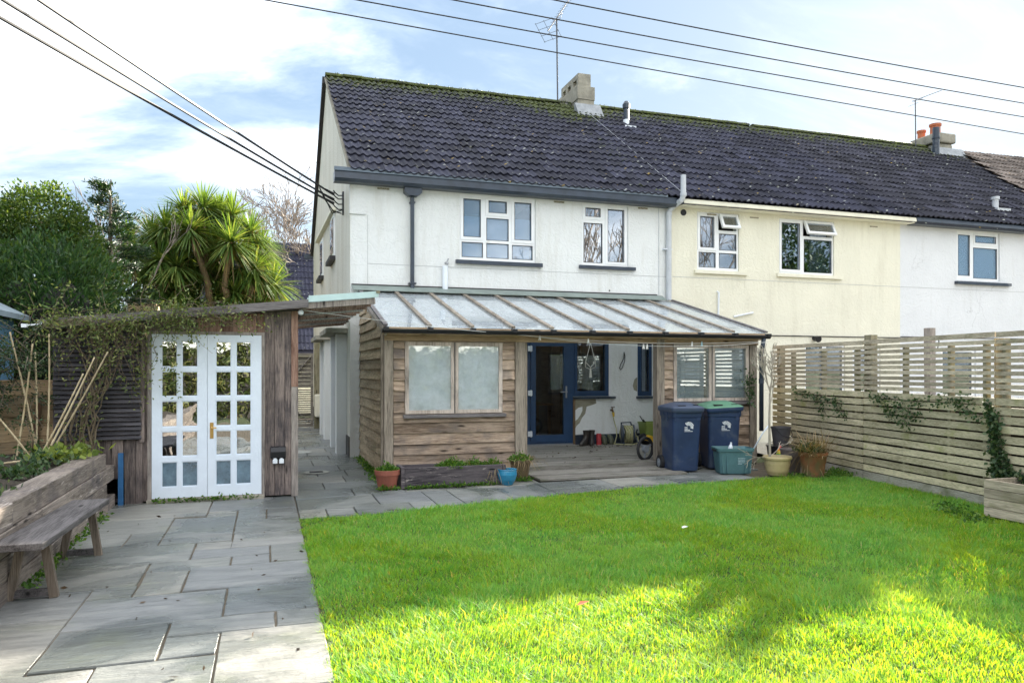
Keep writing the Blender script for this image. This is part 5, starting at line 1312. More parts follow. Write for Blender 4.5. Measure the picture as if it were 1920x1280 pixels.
m_binblue = plain("dark blue bin plastic", (0.020, 0.040, 0.098), 0.45, 0.22, 4, 0.001, 60, spec=0.45, dirt=(0.075, 0.095, 0.13), dirt_lo=0.54)
m_lidgreen = plain("green bin lid plastic", (0.09, 0.22, 0.135), 0.45, 0.12, 4, spec=0.4)
m_lidblue = plain("slate blue lid plastic", (0.05, 0.07, 0.12), 0.45, 0.15, 4, spec=0.4)
m_print = plain("white print", (0.78, 0.80, 0.82), 0.5, 0.05)
m_rubber = plain("black rubber", (0.018, 0.018, 0.02), 0.7, 0.2)
m_hub = plain("pale hub", (0.22, 0.24, 0.27), 0.5, 0.1)
def wheelie(label, loc, rz, w, d, h, lid_main, tilt=0.0, swoop=0.0):
    t = thing("wheelie_bin", label, "bin", loc, rz, local=True)
    b = MB()
    wb_, db_ = w * 0.80, d * 0.72
    zl = h * 0.90
    loft(b, [(rrect(wb_, db_, 0.05, 4, 0, 0.02), 0.03), (rrect(wb_ + .01, db_ + .01, 0.05, 4, 0, 0.02), 0.06), (rrect(w * 0.90, d * 0.86, 0.05), zl - 0.12), (rrect(w * 0.94, d * 0.9, 0.045), zl - 0.10), (rrect(w * 0.96, d * 0.92, 0.04), zl)])
    b.box(-w * 0.40, -d * 0.44, zl - 0.16, -w * 0.30, -d * 0.40, zl - 0.02).box(w * 0.30, -d * 0.44, zl - 0.16, w * 0.40, -d * 0.40, zl - 0.02)
    b.box(-w * 0.485, -d * 0.10, zl - 0.17, -w * 0.455, -d * 0.08, zl - 0.03).box(-w * 0.485, d * 0.12, zl - 0.17, -w * 0.455, d * 0.14, zl - 0.03)
    body = part("body", b, m_binblue, t)
    sl = lambda z: -(db_ / 2 - 0.02) - (z - 0.06) / (zl - 0.18) * (d * 0.43 - db_ / 2 + 0.02)
    # emblem on the front: a fan of petals over three short lines and a bar
    em = MB()
    def fp(x, z): return (x, sl(z) - 0.0025, z)
    cz, cx_ = zl - 0.26, 0.02
    for k in range(9):
        a = R(128 - k * 17.5); r0, r1, wd = 0.030, 0.082 if k < 7 else 0.07, 0.0085
        ca, sa = math.cos(a), math.sin(a)
        em.add([fp(cx_ + r0 * ca + wd * .35 * sa, cz + r0 * sa - wd * .35 * ca), fp(cx_ + r1 * ca + wd * sa, cz + r1 * sa - wd * ca), fp(cx_ + (r1 + .008) * ca, cz + (r1 + .008) * sa), fp(cx_ + r1 * ca - wd * sa, cz + r1 * sa + wd * ca), fp(cx_ + r0 * ca - wd * .35 * sa, cz + r0 * sa + wd * .35 * ca)], [(0, 1, 2, 3, 4)])
    for k, (x0, x1) in enumerate(((-0.045, 0.0), (-0.045, 0.005), (-0.045, 0.035))):
        z = cz - 0.004 - k * 0.021; x = x0
        while x < x1:
            ww = rng.choice((0.006, 0.008, 0.010)); em.add([fp(x, z), fp(x + ww, z), fp(x + ww, z + 0.013), fp(x, z + 0.013)], [(0, 1, 2, 3)]); x += ww + 0.0025
    em.add([fp(-0.045, cz - 0.063), fp(0.085, cz - 0.063), fp(0.085, cz - 0.056), fp(-0.045, cz - 0.056)], [(0, 1, 2, 3)])
    part("emblem", em, m_print, t)
    lid = MB()
    def ring(s, dz): return [(x, y) for x, y in rrect(w * s, d * s * 1.02, 0.05, 4)]
    loft(lid, [(rrect(w * 1.0, d * 1.0, 0.045), zl - 0.03), (rrect(w * 1.04, d * 1.03, 0.05), zl + 0.0), (rrect(w * 1.04, d * 1.03, 0.05), zl + 0.035)], cap1=False)
    loft(lid, [(rrect(w * 1.04, d * 1.03, 0.05), zl + 0.035), (rrect(w * 0.97, d * 0.96, 0.05), zl + 0.05), (rrect(w * 0.82, d * 0.80, 0.08), h - 0.035), (rrect(w * 0.5, d * 0.5, 0.1), h)], cap0=False, mi=1)
    lid.v = [(x, y, z + tilt * (y + d / 2) + swoop * (x / w)) for x, y, z in lid.v]
    lo = part("lid", lid, [m_lidblue if lid_main is not m_lidgreen else m_binblue, lid_main], t)
    part("dark_grip", MB().box(-w * 0.30, -d * 0.43, zl + 0.05 + tilt * .04, -w * 0.06, -d * 0.33, zl + 0.078 + tilt * .1), m_black, lo)  # black boxes stand in for the shade in the recessed grips
    part("dark_grip", MB().box(w * 0.2, -d * 0.40, zl + 0.05 + tilt * .1, w * 0.36, -d * 0.30, zl + 0.085 + tilt * .1), m_black, lo)
    part("handle_bar", MB().tube([(-w * 0.42, d * 0.52, zl), (-w * 0.42, d * 0.60, zl - 0.01), (w * 0.42, d * 0.60, zl - 0.01), (w * 0.42, d * 0.52, zl)], 0.016, 8), m_binblue, t)
    for sx in (-1, 1):
        x = sx * (w * 0.40 + 0.035)
        wh = part("wheel", MB().tube([(x - 0.03, d * 0.36, 0.115), (x + 0.03, d * 0.36, 0.115)], 0.115, 22), m_rubber, t)
        part("hub", MB().tube([(x + sx * 0.028, d * 0.36, 0.115), (x + sx * 0.034, d * 0.36, 0.115)], 0.066, 18).tube([(x + sx * 0.034, d * 0.36, 0.115), (x + sx * 0.042, d * 0.36, 0.115)], 0.022, 10), m_hub, wh)
    return t
wheelie("dark blue wheelie bin with blue lid beside the oak post, nearer the door", (6.09, 10.17, 0.0), R(-8), 0.50, 0.64, 1.06, m_lidblue)
wheelie("dark blue wheelie bin with green lid behind the teal box", (6.85, 10.28, 0.0), R(-16), 0.56, 0.70, 1.05, m_lidgreen, tilt=0.04, swoop=0.03)

m_teal = plain("faded teal plastic", (0.075, 0.165, 0.18), 0.5, 0.18, 5, 0.001, 40, dirt=(0.16, 0.24, 0.25), dirt_lo=0.58)
bxo = thing("recycling_box", "open teal plastic recycling box in front of the green lidded bin", "box", (6.69, 9.68, 0.0), R(-17), local=True)
bb_ = MB()
loft(bb_, [(rrect(0.44, 0.30, 0.04), 0.015), (rrect(0.455, 0.315, 0.04), 0.05), (rrect(0.515, 0.365, 0.04), 0.345), (rrect(0.55, 0.40, 0.045), 0.35), (rrect(0.56, 0.41, 0.05), 0.395), (rrect(0.53, 0.38, 0.045), 0.398), (rrect(0.50, 0.35, 0.04), 0.35), (rrect(0.44, 0.30, 0.04), 0.035)], cap1=True)
for k in range(7):
    x = -0.20 + k * 0.066
    if abs(x) > 0.1: bb_.prism([(x, 0.03), (x + 0.02, 0.03), (x * 1.12 + 0.02, 0.33), (x * 1.12, 0.33)], 'Y', -0.185, -0.15)
part("tub", bb_, m_teal, bxo)
pt_ = MB()
for k, L_ in enumerate((0.13, 0.11, 0.10, 0.10, 0.06)):
    z = 0.245 - k * 0.021; y = -(0.1575 + (z - 0.05) / 0.295 * 0.025) - 0.0035; x = 0.03
    while x < 0.03 + L_:
        ww = rng.choice((0.007, 0.011, 0.014)); pt_.add([(x, y, z), (x + ww, y, z), (x + ww, y - .0003, z + 0.009), (x, y - .0003, z + 0.009)], [(0, 1, 2, 3)]); x += ww + 0.004
part("printed_panel", pt_, plain("worn pale print", (0.42, 0.55, 0.60), 0.6), bxo)
part("handle", MB().box(-0.285, -0.10, 0.345, -0.275, 0.10, 0.37).box(0.275, -0.10, 0.345, 0.285, 0.10, 0.37), m_black, bxo)
tag(put("plastic_bottle", MB().lathe([(0, 0.02), (0.035, 0.03), (0.036, 0.22), (0.03, 0.27), (0.013, 0.31), (0.014, 0.34), (0, 0.34)], 12).mesh("plastic_bottle", m_whitepvc), loc=(6.67, 9.76, 0.13), rot=(0, R(9), 0)), "white bottle poking up out of the teal recycling box", "bottle")

def pot(name, label, loc, prof, mat, wob=0.0, n=28, soil_r=None, soil_z=None):
    t = thing(name, label, "plant pot", loc, rng.uniform(0, 6), local=True)
    part("pot_body", MB().lathe(prof, n, wob=wob), mat, t, smooth=False)
    if soil_r: part("soil", MB().lathe([(0, soil_z + 0.01), (soil_r * 0.6, soil_z + 0.012), (soil_r, soil_z)], 20), m_soil, t)
    return t
def pot_prof(rb, rt, h, rim=0.02, rimh=0.04, th=0.014):
    return [(0, 0.0), (rb, 0.0), (rb + (rt - rim - rb) * 0.5, (h - rimh) * 0.55), (rt - rim, h - rimh), (rt, h - rimh + 0.004), (rt, h - 0.006), (rt - 0.006, h), (rt - th, h - 0.004), (rt - th - rim * .5, h - rimh), (rb * 0.95, 0.04), (0, 0.04)]
m_terra_red = plain("pinkish red terracotta", (0.26, 0.085, 0.055), 0.65, 0.22, 7, 0.003, 50, dirt=(0.33, 0.22, 0.18), dirt_lo=0.58)
m_blueglaze = plain("bright blue glaze", (0.025, 0.21, 0.36), 0.22, 0.18, 6, spec=0.6)
m_browng = plain("brown glazed pot", (0.12, 0.085, 0.045), 0.45, 0.3, 7, dirt=(0.07, 0.08, 0.03), dirt_lo=0.55)
m_cream = plain("cream glazed pot", (0.52, 0.42, 0.22), 0.4, 0.12, 4, dirt=(0.34, 0.26, 0.13), dirt_lo=0.62)
m_greypot = plain("grey plastic pot", (0.16, 0.135, 0.13), 0.6, 0.2)
m_oldterra = plain("old orange terracotta", (0.27, 0.105, 0.045), 0.85, 0.3, 6, 0.006, 40, dirt=(0.13, 0.12, 0.05), dirt_lo=0.50)
p_red = pot("plant_pot", "reddish terracotta pot of low green plants beside the black trough", (1.50, 9.80, 0), pot_prof(0.115, 0.165, 0.26, 0.012, 0.07), m_terra_red, 0.01, soil_r=0.14, soil_z=0.22)
p_blue = pot("plant_pot", "small round bright blue glazed pot at the right end of the trough", (3.12, 9.70, 0), [(0, 0), (0.075, 0.0), (0.115, 0.07), (0.135, 0.14), (0.13, 0.185), (0.125, 0.20), (0.135, 0.21), (0.13, 0.215), (0.112, 0.205), (0.11, 0.16), (0, 0.15)], m_blueglaze, soil_r=0.11, soil_z=0.165)
p_brown = pot("plant_pot", "tall brown glazed pot with grassy plant behind the blue pot", (3.42, 10.02, 0), pot_prof(0.10, 0.165, 0.30, 0.012, 0.03), m_browng, soil_r=0.14, soil_z=0.26)
p_cream = pot("plant_pot", "cream rounded pot with rolled rim holding a bare sapling", (7.25, 9.36, 0), [(0, 0), (0.135, 0), (0.165, 0.06), (0.185, 0.17), (0.188, 0.23), (0.208, 0.235), (0.213, 0.26), (0.205, 0.28), (0.185, 0.278), (0.17, 0.23), (0, 0.22)], m_cream, soil_r=0.175, soil_z=0.235)
p_grey = pot("plant_pot", "plain grey pot half hidden between the cream and terracotta pots", (7.66, 9.56, 0), pot_prof(0.13, 0.17, 0.36, 0.008, 0.03), m_greypot, soil_r=0.14, soil_z=0.32)
p_terra = pot("plant_pot", "large weathered terracotta pot of dead stems at the fence foot", (7.64, 9.05, 0), pot_prof(0.145, 0.205, 0.36, 0.014, 0.05), m_oldterra, 0.008, soil_r=0.18, soil_z=0.31)

# trough planter in front of the window
TR = thing("trough_planter", "long flaking black timber trough under the lean-to window", "planter", (2.4, 9.95, 0))
part("front_board", MB().box(1.72, 9.72, 0.01, 3.06, 9.765, 0.275), w_trough, TR, bevel=0.006)
part("back_board", MB().box(1.72, 10.06, 0.01, 3.06, 10.10, 0.275), w_trough, TR)
part("end_board", MB().box(1.672, 9.715, 0.01, 1.717, 10.105, 0.285), w_trough, TR)
part("end_board", MB().box(3.063, 9.715, 0.01, 3.105, 10.105, 0.27), w_trough, TR)
part("soil", MB().box(1.72, 9.766, 0.02, 3.06, 10.058, 0.23), m_soil, TR)
PB = thing("corner_planter", "timber planter box with ivy at the fence's near end", "planter", (7.6, 5.7, 0))
for k in range(4):
    z0, z1 = 0.005 + k * 0.098, 0.098 + k * 0.098
    part("plank", MB().box(7.30, 4.9, z0, 7.335, 6.02, z1), w_fence_up, PB, center=True, bevel=0.004)
    part("plank", MB().box(7.337, 5.985, z0, 7.80, 6.018, z1), w_fence_up, PB, center=True)
part("soil", MB().box(7.336, 4.9, 0.0, 7.72, 5.984, 0.34), m_soil, PB)

# things on the deck by the back wall
m_welly = plain("dark green brown rubber", (0.040, 0.034, 0.030), 0.45, 0.2, 8, spec=0.45)
def boot(parent, x, y, a):
    mb = MB(); ca, sa = math.cos(a), math.sin(a)
    def tr(px, py): return (x + px * ca - py * sa, y + px * sa + py * ca)
    rings = []
    for (cy_, rx, ry, z) in ((-0.05, 0.048, 0.135, 0.098), (-0.05, 0.050, 0.138, 0.125), (-0.045, 0.047, 0.13, 0.16), (-0.015, 0.046, 0.095, 0.20), (0.02, 0.048, 0.06, 0.25), (0.022, 0.056, 0.066, 0.33), (0.024, 0.066, 0.075, 0.385), (0.024, 0.068, 0.077, 0.39), (0.024, 0.058, 0.066, 0.388), (0.024, 0.05, 0.055, 0.30)):
        rings.append(([tr(rx * math.cos(2 * math.pi * k / 14), cy_ + ry * math.sin(2 * math.pi * k / 14)) for k in range(14)], z))
    loft(mb, rings)
    part("boot", mb, m_welly, parent, smooth=True)
BT = thing("wellington_boots", "pair of dark wellington boots standing by the back wall", "boots", (5.98, 13.36, 0.098))
boot(BT, 5.90, 13.36, R(-62)); boot(BT, 6.05, 13.40, R(-25))
tag(put("red_flask", MB().lathe([(0, 0.0), (0.05, 0.0), (0.052, 0.20), (0.046, 0.205), (0.046, 0.22), (0, 0.22)], 16).mesh("red_flask", plain("red enamel", (0.42, 0.05, 0.06), 0.35, 0.15)), loc=(6.21, 13.42, 0.098)), "upright red pot standing between the boots and the clogs", "pot")
CG = thing("garden_clogs", "pair of olive green clogs leaning on the dark plinth", "shoes", (6.40, 13.42, 0.098))
m_clog = plain("olive rubber", (0.07, 0.075, 0.045), 0.5, 0.2)
for k, cx_ in enumerate((6.33, 6.47)):
    mb = MB(); rings = []
    for (ry, rx, zz, yy) in ((0.055, 0.045, 0.10, 13.38), (0.085, 0.052, 0.12, 13.385), (0.105, 0.055, 0.20, 13.42), (0.10, 0.052, 0.26, 13.47), (0.07, 0.035, 0.285, 13.52)):
        rings.append(([(cx_ + rx * math.cos(2 * math.pi * j / 12), yy + ry * 0.5 * math.sin(2 * math.pi * j / 12)) for j in range(12)], zz))
    loft(mb, rings)
    part("clog", mb, m_clog, CG, smooth=True)
    part("opening", MB().lathe([(0, 0), (0.038, 0.0), (0.043, 0.006)], 12, (0, 0, 0)), m_black, CG).matrix_local = Matrix.Translation(Vector((cx_ - 6.40, -0.098 + 0.03, 0.075))) @ Euler((R(72), 0, 0)).to_matrix().to_4x4()
# hose reel, tap and hose
m_hose = plain("pale yellow hose", (0.42, 0.40, 0.22), 0.5, 0.1)
HR = thing("hose_reel", "navy hose reel wound with pale hose on the deck", "hose reel", (6.80, 13.3, 0.098))
rl = MB().tube([(6.66, 13.34, 0.30), (6.69, 13.33, 0.30)], 0.19, 24).tube([(6.87, 13.28, 0.30), (6.90, 13.27, 0.30)], 0.19, 24)
part("drum", rl, m_navy, HR)
co = MB()
for k in range(7):
    pts = [(6.70 + k * 0.026, 13.33 - k * 0.009 + (0.155 + 0.01 * (k % 2)) * math.cos(a_), 0.30 + (0.155 + 0.01 * (k % 2)) * math.sin(a_)) for a_ in [2 * math.pi * j / 20 for j in range(21)]]
    co.tube(pts, 0.012, 6, False)
part("wound_hose", co, m_hose, HR, smooth=True)
part("stand", MB().tube([(6.64, 13.18, 0.11), (6.66, 13.34, 0.30), (6.70, 13.42, 0.52), (6.88, 13.38, 0.53), (6.92, 13.27, 0.30), (6.92, 13.12, 0.11)], 0.018, 8).tube([(6.64, 13.18, 0.11), (6.60, 13.46, 0.11)], 0.016, 8).tube([(6.92, 13.12, 0.11), (7.0, 13.4, 0.11)], 0.016, 8), m_navy, HR)
part("crank", MB().tube([(6.90, 13.27, 0.30), (6.94, 13.26, 0.30), (6.96, 13.24, 0.40)], 0.014, 8), m_navy, HR)
tag(put("garden_hose", MB().tube([(6.60, 13.60, 0.66), (6.62, 13.58, 0.55), (6.655, 13.56, 0.40), (6.64, 13.50, 0.25), (6.55, 13.40, 0.13), (6.50, 13.33, 0.112), (6.60, 13.2, 0.112), (6.80, 13.12, 0.112), (6.93, 13.14, 0.14), (6.95, 13.2, 0.25), (6.86, 13.26, 0.33)], 0.011, 8).mesh("garden_hose", m_hose, smooth=True)), "pale hose running from the wall tap down to the navy reel", "hose")
TP = thing("garden_tap", "brass tap with yellow hose connector on the white back wall", "tap", (6.58, 13.65, 0.74))
part("tap_body", MB().tube([(6.58, 13.65, 0.76), (6.58, 13.57, 0.76), (6.585, 13.55, 0.72)], 0.02, 8).tube([(6.58, 13.58, 0.77), (6.58, 13.58, 0.82)], 0.012, 6).box(6.55, 13.57, 0.815, 6.63, 13.59, 0.83), plain("tarnished brass", (0.10, 0.06, 0.035), 0.4, 0.3, metal=0.6), TP)
part("connector", MB().tube([(6.586, 13.55, 0.72), (6.60, 13.56, 0.64)], [0.028, 0.02], 10), plain("yellow plastic", (0.62, 0.42, 0.05), 0.4), TP)
GB = thing("garden_trug", "olive green storage tub with sticks in it beside the right post", "tub", (7.35, 13.3, 0.098))
loft_m = MB(); loft(loft_m, [(rrect(0.42, 0.30, 0.05, 4, 7.36, 13.33), 0.10), (rrect(0.52, 0.38, 0.06, 4, 7.36, 13.33), 0.50), (rrect(0.54, 0.40, 0.06, 4, 7.36, 13.33), 0.50), (rrect(0.54, 0.40, 0.06, 4, 7.36, 13.33), 0.53), (rrect(0.50, 0.36, 0.05, 4, 7.36, 13.33), 0.53), (rrect(0.46, 0.33, 0.05, 4, 7.36, 13.33), 0.42)])
part("tub_body", loft_m, plain("olive green plastic", (0.20, 0.26, 0.06), 0.5, 0.15), GB)
for a0, a1 in (((7.25, 13.3, 0.35), (7.02, 13.25, 0.66)), ((7.35, 13.35, 0.35), (7.12, 13.3, 0.58)), ((7.4, 13.3, 0.4), (7.3, 13.2, 0.60))): part("stick", MB().tube([a0, a1], 0.010, 6), m_black, GB)
YT = thing("toy_digger", "small yellow toy with looped handle beside the hose reel", "toy", (7.22, 13.05, 0.098))
m_yel = plain("yellow toy plastic", (0.72, 0.42, 0.03), 0.35, 0.1)
part("toy_body", MB().prism([(7.02, 0.20), (7.08, 0.30), (7.22, 0.26), (7.32, 0.18), (7.33, 0.105), (7.26, 0.10), (7.22, 0.15), (7.12, 0.17)], 'Y', 12.98, 13.08), m_yel, YT, bevel=0.012)
part("handle", MB().tube([(7.28, 13.03, 0.22), (7.33, 13.03, 0.30), (7.30, 13.03, 0.36), (7.24, 13.03, 0.30)], 0.022, 8).tube([(7.30, 13.0, 0.12), (7.38, 12.95, 0.105)], 0.025, 8), m_yel, YT)
tag(put("black_bag", MB().lathe([(0, 0), (0.13, 0.01), (0.16, 0.08), (0.12, 0.17), (0.03, 0.22), (0, 0.22)], 12, wob=0.15).mesh("black_bag", m_black, smooth=True), loc=(7.15, 13.28, 0.10)), "crumpled black bag between the yellow toy and green tub", "bag")
WH = thing("pushchair_wheel", "black spoked wheel leaning behind the right oak post", "wheel", (5.93, 10.98, 0.27))
wr = MB(); nr = 26
ring_pts = [(5.90 + 0.165 * math.cos(a_), 10.95 + 0.06 * math.cos(a_), 0.275 + 0.175 * math.sin(a_)) for a_ in [2 * math.pi * j / nr for j in range(nr + 1)]]
part("tyre", wr.tube(ring_pts, 0.026, 8, False), m_rubber, WH, smooth=True)
part("hub", MB().tube([(5.89, 10.98, 0.275), (5.91, 10.92, 0.275)], 0.06, 14), m_hub, WH)
for j in range(3):
    a_ = j * 2.1 + 0.4
    part("spoke", MB().beam((5.90, 10.95, 0.275), (5.90 + 0.15 * math.cos(a_), 10.95 + 0.055 * math.cos(a_), 0.275 + 0.16 * math.sin(a_)), 0.03, 0.012, up=(0.3, -1, 0)), m_hub, WH)
# buckets stacked in the corner, with a rainbow spinner hanging in front
m_bucket = plain("charcoal bucket", (0.075, 0.07, 0.078), 0.5, 0.2)
BK = thing("bucket", "charcoal bucket with wire handle on top of the black tub", "bucket", (8.08, 10.34, 0.33))
part("bucket_body", MB().lathe([(0, 0.33), (0.12, 0.33), (0.155, 0.60), (0.165, 0.605), (0.165, 0.63), (0.15, 0.63), (0.118, 0.36), (0, 0.36)], 22, (8.08, 10.34, 0)), m_bucket, BK)
part("handle", MB().tube([(7.93, 10.28, 0.60), (7.98, 10.18, 0.50), (8.08, 10.14, 0.46), (8.2, 10.2, 0.50), (8.23, 10.3, 0.60)], 0.006, 6), m_black, BK)
BK2 = thing("black_tub", "wide black tub standing under the charcoal bucket by the fence", "tub", (8.06, 10.32, 0))
part("tub_body", MB().lathe([(0, 0.0), (0.18, 0.0), (0.225, 0.30), (0.24, 0.31), (0.24, 0.325), (0.0, 0.328)], 22, (8.06, 10.32, 0), wob=0.02), m_black, BK2)
RS = thing("rainbow_windsock", "small rainbow striped windsock ornament beside the cream pot", "ornament", (7.78, 10.0, 0.2))
cols = [(0.6, 0.02, 0.02), (0.7, 0.22, 0.02), (0.7, 0.55, 0.03), (0.08, 0.4, 0.08), (0.03, 0.2, 0.6), (0.02, 0.03, 0.15)]
for k, c_ in enumerate(cols):
    r0, r1 = 0.012 + 0.014 * k, 0.012 + 0.014 * (k + 1)
    if k == 5: r0, r1 = 0.082, 0.05
    part("stripe", MB().lathe([(r0, 0.37 - k * 0.045), (r1, 0.325 - k * 0.045)], 14, (7.78, 9.98, 0)), plain("stripe %d" % k, c_, 0.6), RS)
part("rod", MB().tube([(7.78, 9.98, 0.36), (7.80, 10.1, 0.42), (7.82, 10.35, 0.36)], 0.004, 5), m_black, RS)
part("tail", MB().tube([(7.76, 9.98, 0.12), (7.74, 9.97, 0.04)], [0.02, 0.01], 6).tube([(7.79, 9.98, 0.11), (7.81, 9.97, 0.03)], [0.015, 0.008], 6), m_whitepvc, RS)
st_ = tag(put("white_stick", MB().tube([(7.30, 9.62, 0.72), (7.22, 9.66, 0.60), (7.06, 9.72, 0.30)], 0.013, 6).mesh("white_stick", m_whitepvc, smooth=True)), "bent pale stick leaning between sapling and teal box", "stick")

# hanging things under the lean-to
m_cord = plain("white cotton cord", (0.72, 0.70, 0.64), 0.8, 0.1)
MC = thing("macrame_hanger", "white macrame plant hanger in front of the blue kitchen window", "hanger", (6.0, 13.3, 2.1))
cn = MB(); tp0 = (6.0, 13.35, 2.10)
for k in range(4):
    a_ = k * math.pi / 2 + 0.5; q = (6.0 + 0.14 * math.cos(a_), 13.35 + 0.10 * math.sin(a_), 1.72); q2 = (6.0 + 0.10 * math.cos(a_ + .78), 13.35 + 0.07 * math.sin(a_ + .78), 1.62)
    q3 = (6.0 + 0.14 * math.cos(a_ + math.pi / 2), 13.35 + 0.10 * math.sin(a_ + math.pi / 2), 1.72)
    cn.tube([tp0, q], 0.006, 5).tube([q, q2], 0.006, 5).tube([q3, q2], 0.006, 5).tube([q2, (6.0, 13.35, 1.58)], 0.006, 5)
cn.tube([tp0, (6.0, 13.35, 2.35)], 0.006, 5)
part("cords", cn, m_cord, MC)
part("tassel", MB().tube([(6.0, 13.35, 1.60), (6.0, 13.35, 1.55), (6.0, 13.35, 1.42)], [0.014, 0.02, 0.03], 8), m_cord, MC)
lp = [(6.86, 13.62, 1.93), (6.875, 13.61, 1.85), (6.87, 13.61, 1.75), (6.82, 13.61, 1.62), (6.78, 13.61, 1.57), (6.755, 13.61, 1.60), (6.78, 13.61, 1.68), (6.85, 13.61, 1.80), (6.86, 13.62, 1.92)]
tag(put("hanging_strap", MB().tube(lp, 0.008, 6).mesh("hanging_strap", m_black)), "dark looped strap hanging on the white back wall", "strap")
def sagline(a, b_, sag, n=14): return [tuple(Vector(a).lerp(Vector(b_), t / n) - Vector((0, 0, sag * 4 * (t / n) * (1 - t / n)))) for t in range(n + 1)]
l1 = sagline((0.40, SY - 0.1, 2.30), (3.56, 10.62, 2.09), 0.02) + sagline((3.56, 10.62, 2.09), (7.86, 10.5, 2.04), 0.075)[1:]
l2 = sagline((3.60, 10.66, 2.10), (7.80, 10.3, 2.02), 0.12)
m_line = plain("white plastic line", (0.62, 0.62, 0.60), 0.6)
tag(put("washing_line", MB().tube(l1, 0.0035, 5).mesh("washing_line", m_line)), "long thin washing line from the shed corner along the lean-to front", "washing line")
tag(put("washing_line", MB().tube(l2, 0.0035, 5).mesh("washing_line", m_line)), "shorter washing line sagging across the lean-to opening", "washing line")
pg = MB().beam((0, 0, 0.03), (0.012, 0, -0.05), 0.012, 0.012, up=(0, 1, 0)).beam((0.004, 0, 0.03), (-0.014, 0, -0.05), 0.012, 0.012, up=(0, 1, 0))
m_peg = plain("white peg plastic", (0.74, 0.74, 0.72), 0.5); m_peg2 = plain("pale blue peg plastic", (0.35, 0.55, 0.62), 0.5)
pme, pme2 = pg.mesh("clothes_peg", m_peg), pg.mesh("clothes_peg", m_peg2)
def on_line(l, x):
    for p, q in zip(l[:-1], l[1:]):
        if p[0] <= x <= q[0]:
            t = (x - p[0]) / (q[0] - p[0]); return tuple(p[i] + (q[i] - p[i]) * t for i in range(3))
for l, x, mt, lab in ((l1, 3.93, pme, "white peg on the washing line above the blue door's left side"), (l1, 4.72, pme, "white peg on the washing line in front of the blue window"), (l2, 5.62, pme, "left peg of the white pair in front of the narrow blue window"),
                      (l2, 5.68, pme, "right peg of the white pair in front of the narrow blue window"), (l1, 6.52, pme, "white peg over the right panel's window, left of the blue peg"), (l1, 6.70, pme2, "pale blue peg over the right panel's window")):
    o = put("clothes_peg", mt, None, on_line(l, x), (0, 0, R(rng.uniform(-30, 30)))); tag(o, lab, "clothes peg", "pegs on the washing lines")

# small litter on the lawn
tag(put("paper_scrap", MB().add([(-.03, -.012, 0), (.024, -.018, .012), (.03, .018, .003), (0, .012, .018), (-.024, .018, .006)], [(0, 1, 2, 3, 4)]).mesh("paper_scrap", m_print), loc=(3.82, 6.3, 0.045)), "white paper scrap lying on the lawn", "paper")
tag(put("fallen_leaf", MB().add([(-.04, 0, 0), (0, -.025, .012), (.05, 0, .02), (0, .03, .015)], [(0, 1, 2, 3)]).mesh("fallen_leaf", plain("rust leaf", (0.45, 0.09, 0.03), 0.7)), loc=(1.92, 4.4, 0.055)), "rust red fallen leaf on the sunlit lawn", "leaf")

# ------------------------------------------------------------------ aerials and overhead cables
m_alu = plain("weathered aluminium", (0.10, 0.10, 0.11), 0.7, 0.2)
AE = thing("tv_aerial", "tall mast with yagi aerial beside the grey chimney", "aerial", (7.68, 19.3, 8.95))
part("mast", MB().tube([(7.68, 19.3, 8.95), (7.65, 19.3, 11.32)], 0.022, 8).beam((7.66, 19.3, 9.02), (8.05, 19.3, 9.02), 0.03, 0.03), m_alu, AE)
A0, A1 = Vector((7.33, 19.15, 10.86)), Vector((8.25, 19.75, 12.20))
bm = MB().tube([A0, A1], 0.014, 6)
part("boom", bm, m_alu, AE)
ax_ = (A1 - A0).normalized(); el = ax_.cross(Vector((0, 0, 1))).normalized()
for k in range(9):
    c_ = A0.lerp(A1, 0.28 + k * 0.085); part("element", MB().tube([c_ - el * 0.13, c_ + el * 0.13], 0.005, 5), m_alu, AE)
gr_ = MB(); bc = A0 + ax_ * 0.04; upv = el.cross(ax_).normalized()
for k in range(4): gr_.tube([bc + upv * (-0.27 + 0.18 * k) - el * 0.30, bc + upv * (-0.27 + 0.18 * k) + el * 0.30], 0.006, 5)
for s_ in (-1, 0, 1): gr_.tube([bc - upv * 0.30 + el * 0.28 * s_, bc + upv * 0.30 + el * 0.28 * s_], 0.006, 5)
part("reflector", gr_, m_alu, AE)
part("feed_cable", MB().tube([A0.lerp(A1, 0.35), (7.85, 19.4, 11.55), (7.80, 19.35, 11.38), (7.67, 19.3, 11.28)], 0.007, 5), m_cable, AE)
AE2 = thing("tv_aerial", "thin mast with slanted aerial left of the orange chimney pots", "aerial", (20.2, 19.1, 8.9))
part("mast", MB().tube([(20.2, 19.1, 8.8), (20.18, 19.1, 10.40)], 0.018, 6), m_alu, AE2)
part("boom", MB().tube([(20.05, 19.1, 10.35), (21.4, 19.2, 10.9)], 0.012, 6), m_alu, AE2)
for k in range(6):
    c_ = Vector((20.05, 19.1, 10.35)).lerp(Vector((21.4, 19.2, 10.9)), 0.1 + 0.15 * k); part("element", MB().tube([c_ - Vector((0, .12, 0)), c_ + Vector((0, .12, 0))], 0.004, 4), m_alu, AE2)
part("reflector", MB().tube([(20.10, 18.9, 10.25), (20.10, 19.3, 10.25)], 0.006, 5).tube([(20.30, 18.9, 10.42), (20.30, 19.3, 10.42)], 0.006, 5), m_alu, AE2)
BR = thing("cable_bracket", "black bracket with insulators where the overhead cables meet the gable wall", "bracket", (1.42, 14.8, 4.8))
part("plate", MB().box(1.395, 14.76, 4.58, 1.424, 14.86, 5.02), m_black, BR)
bkm = MB()
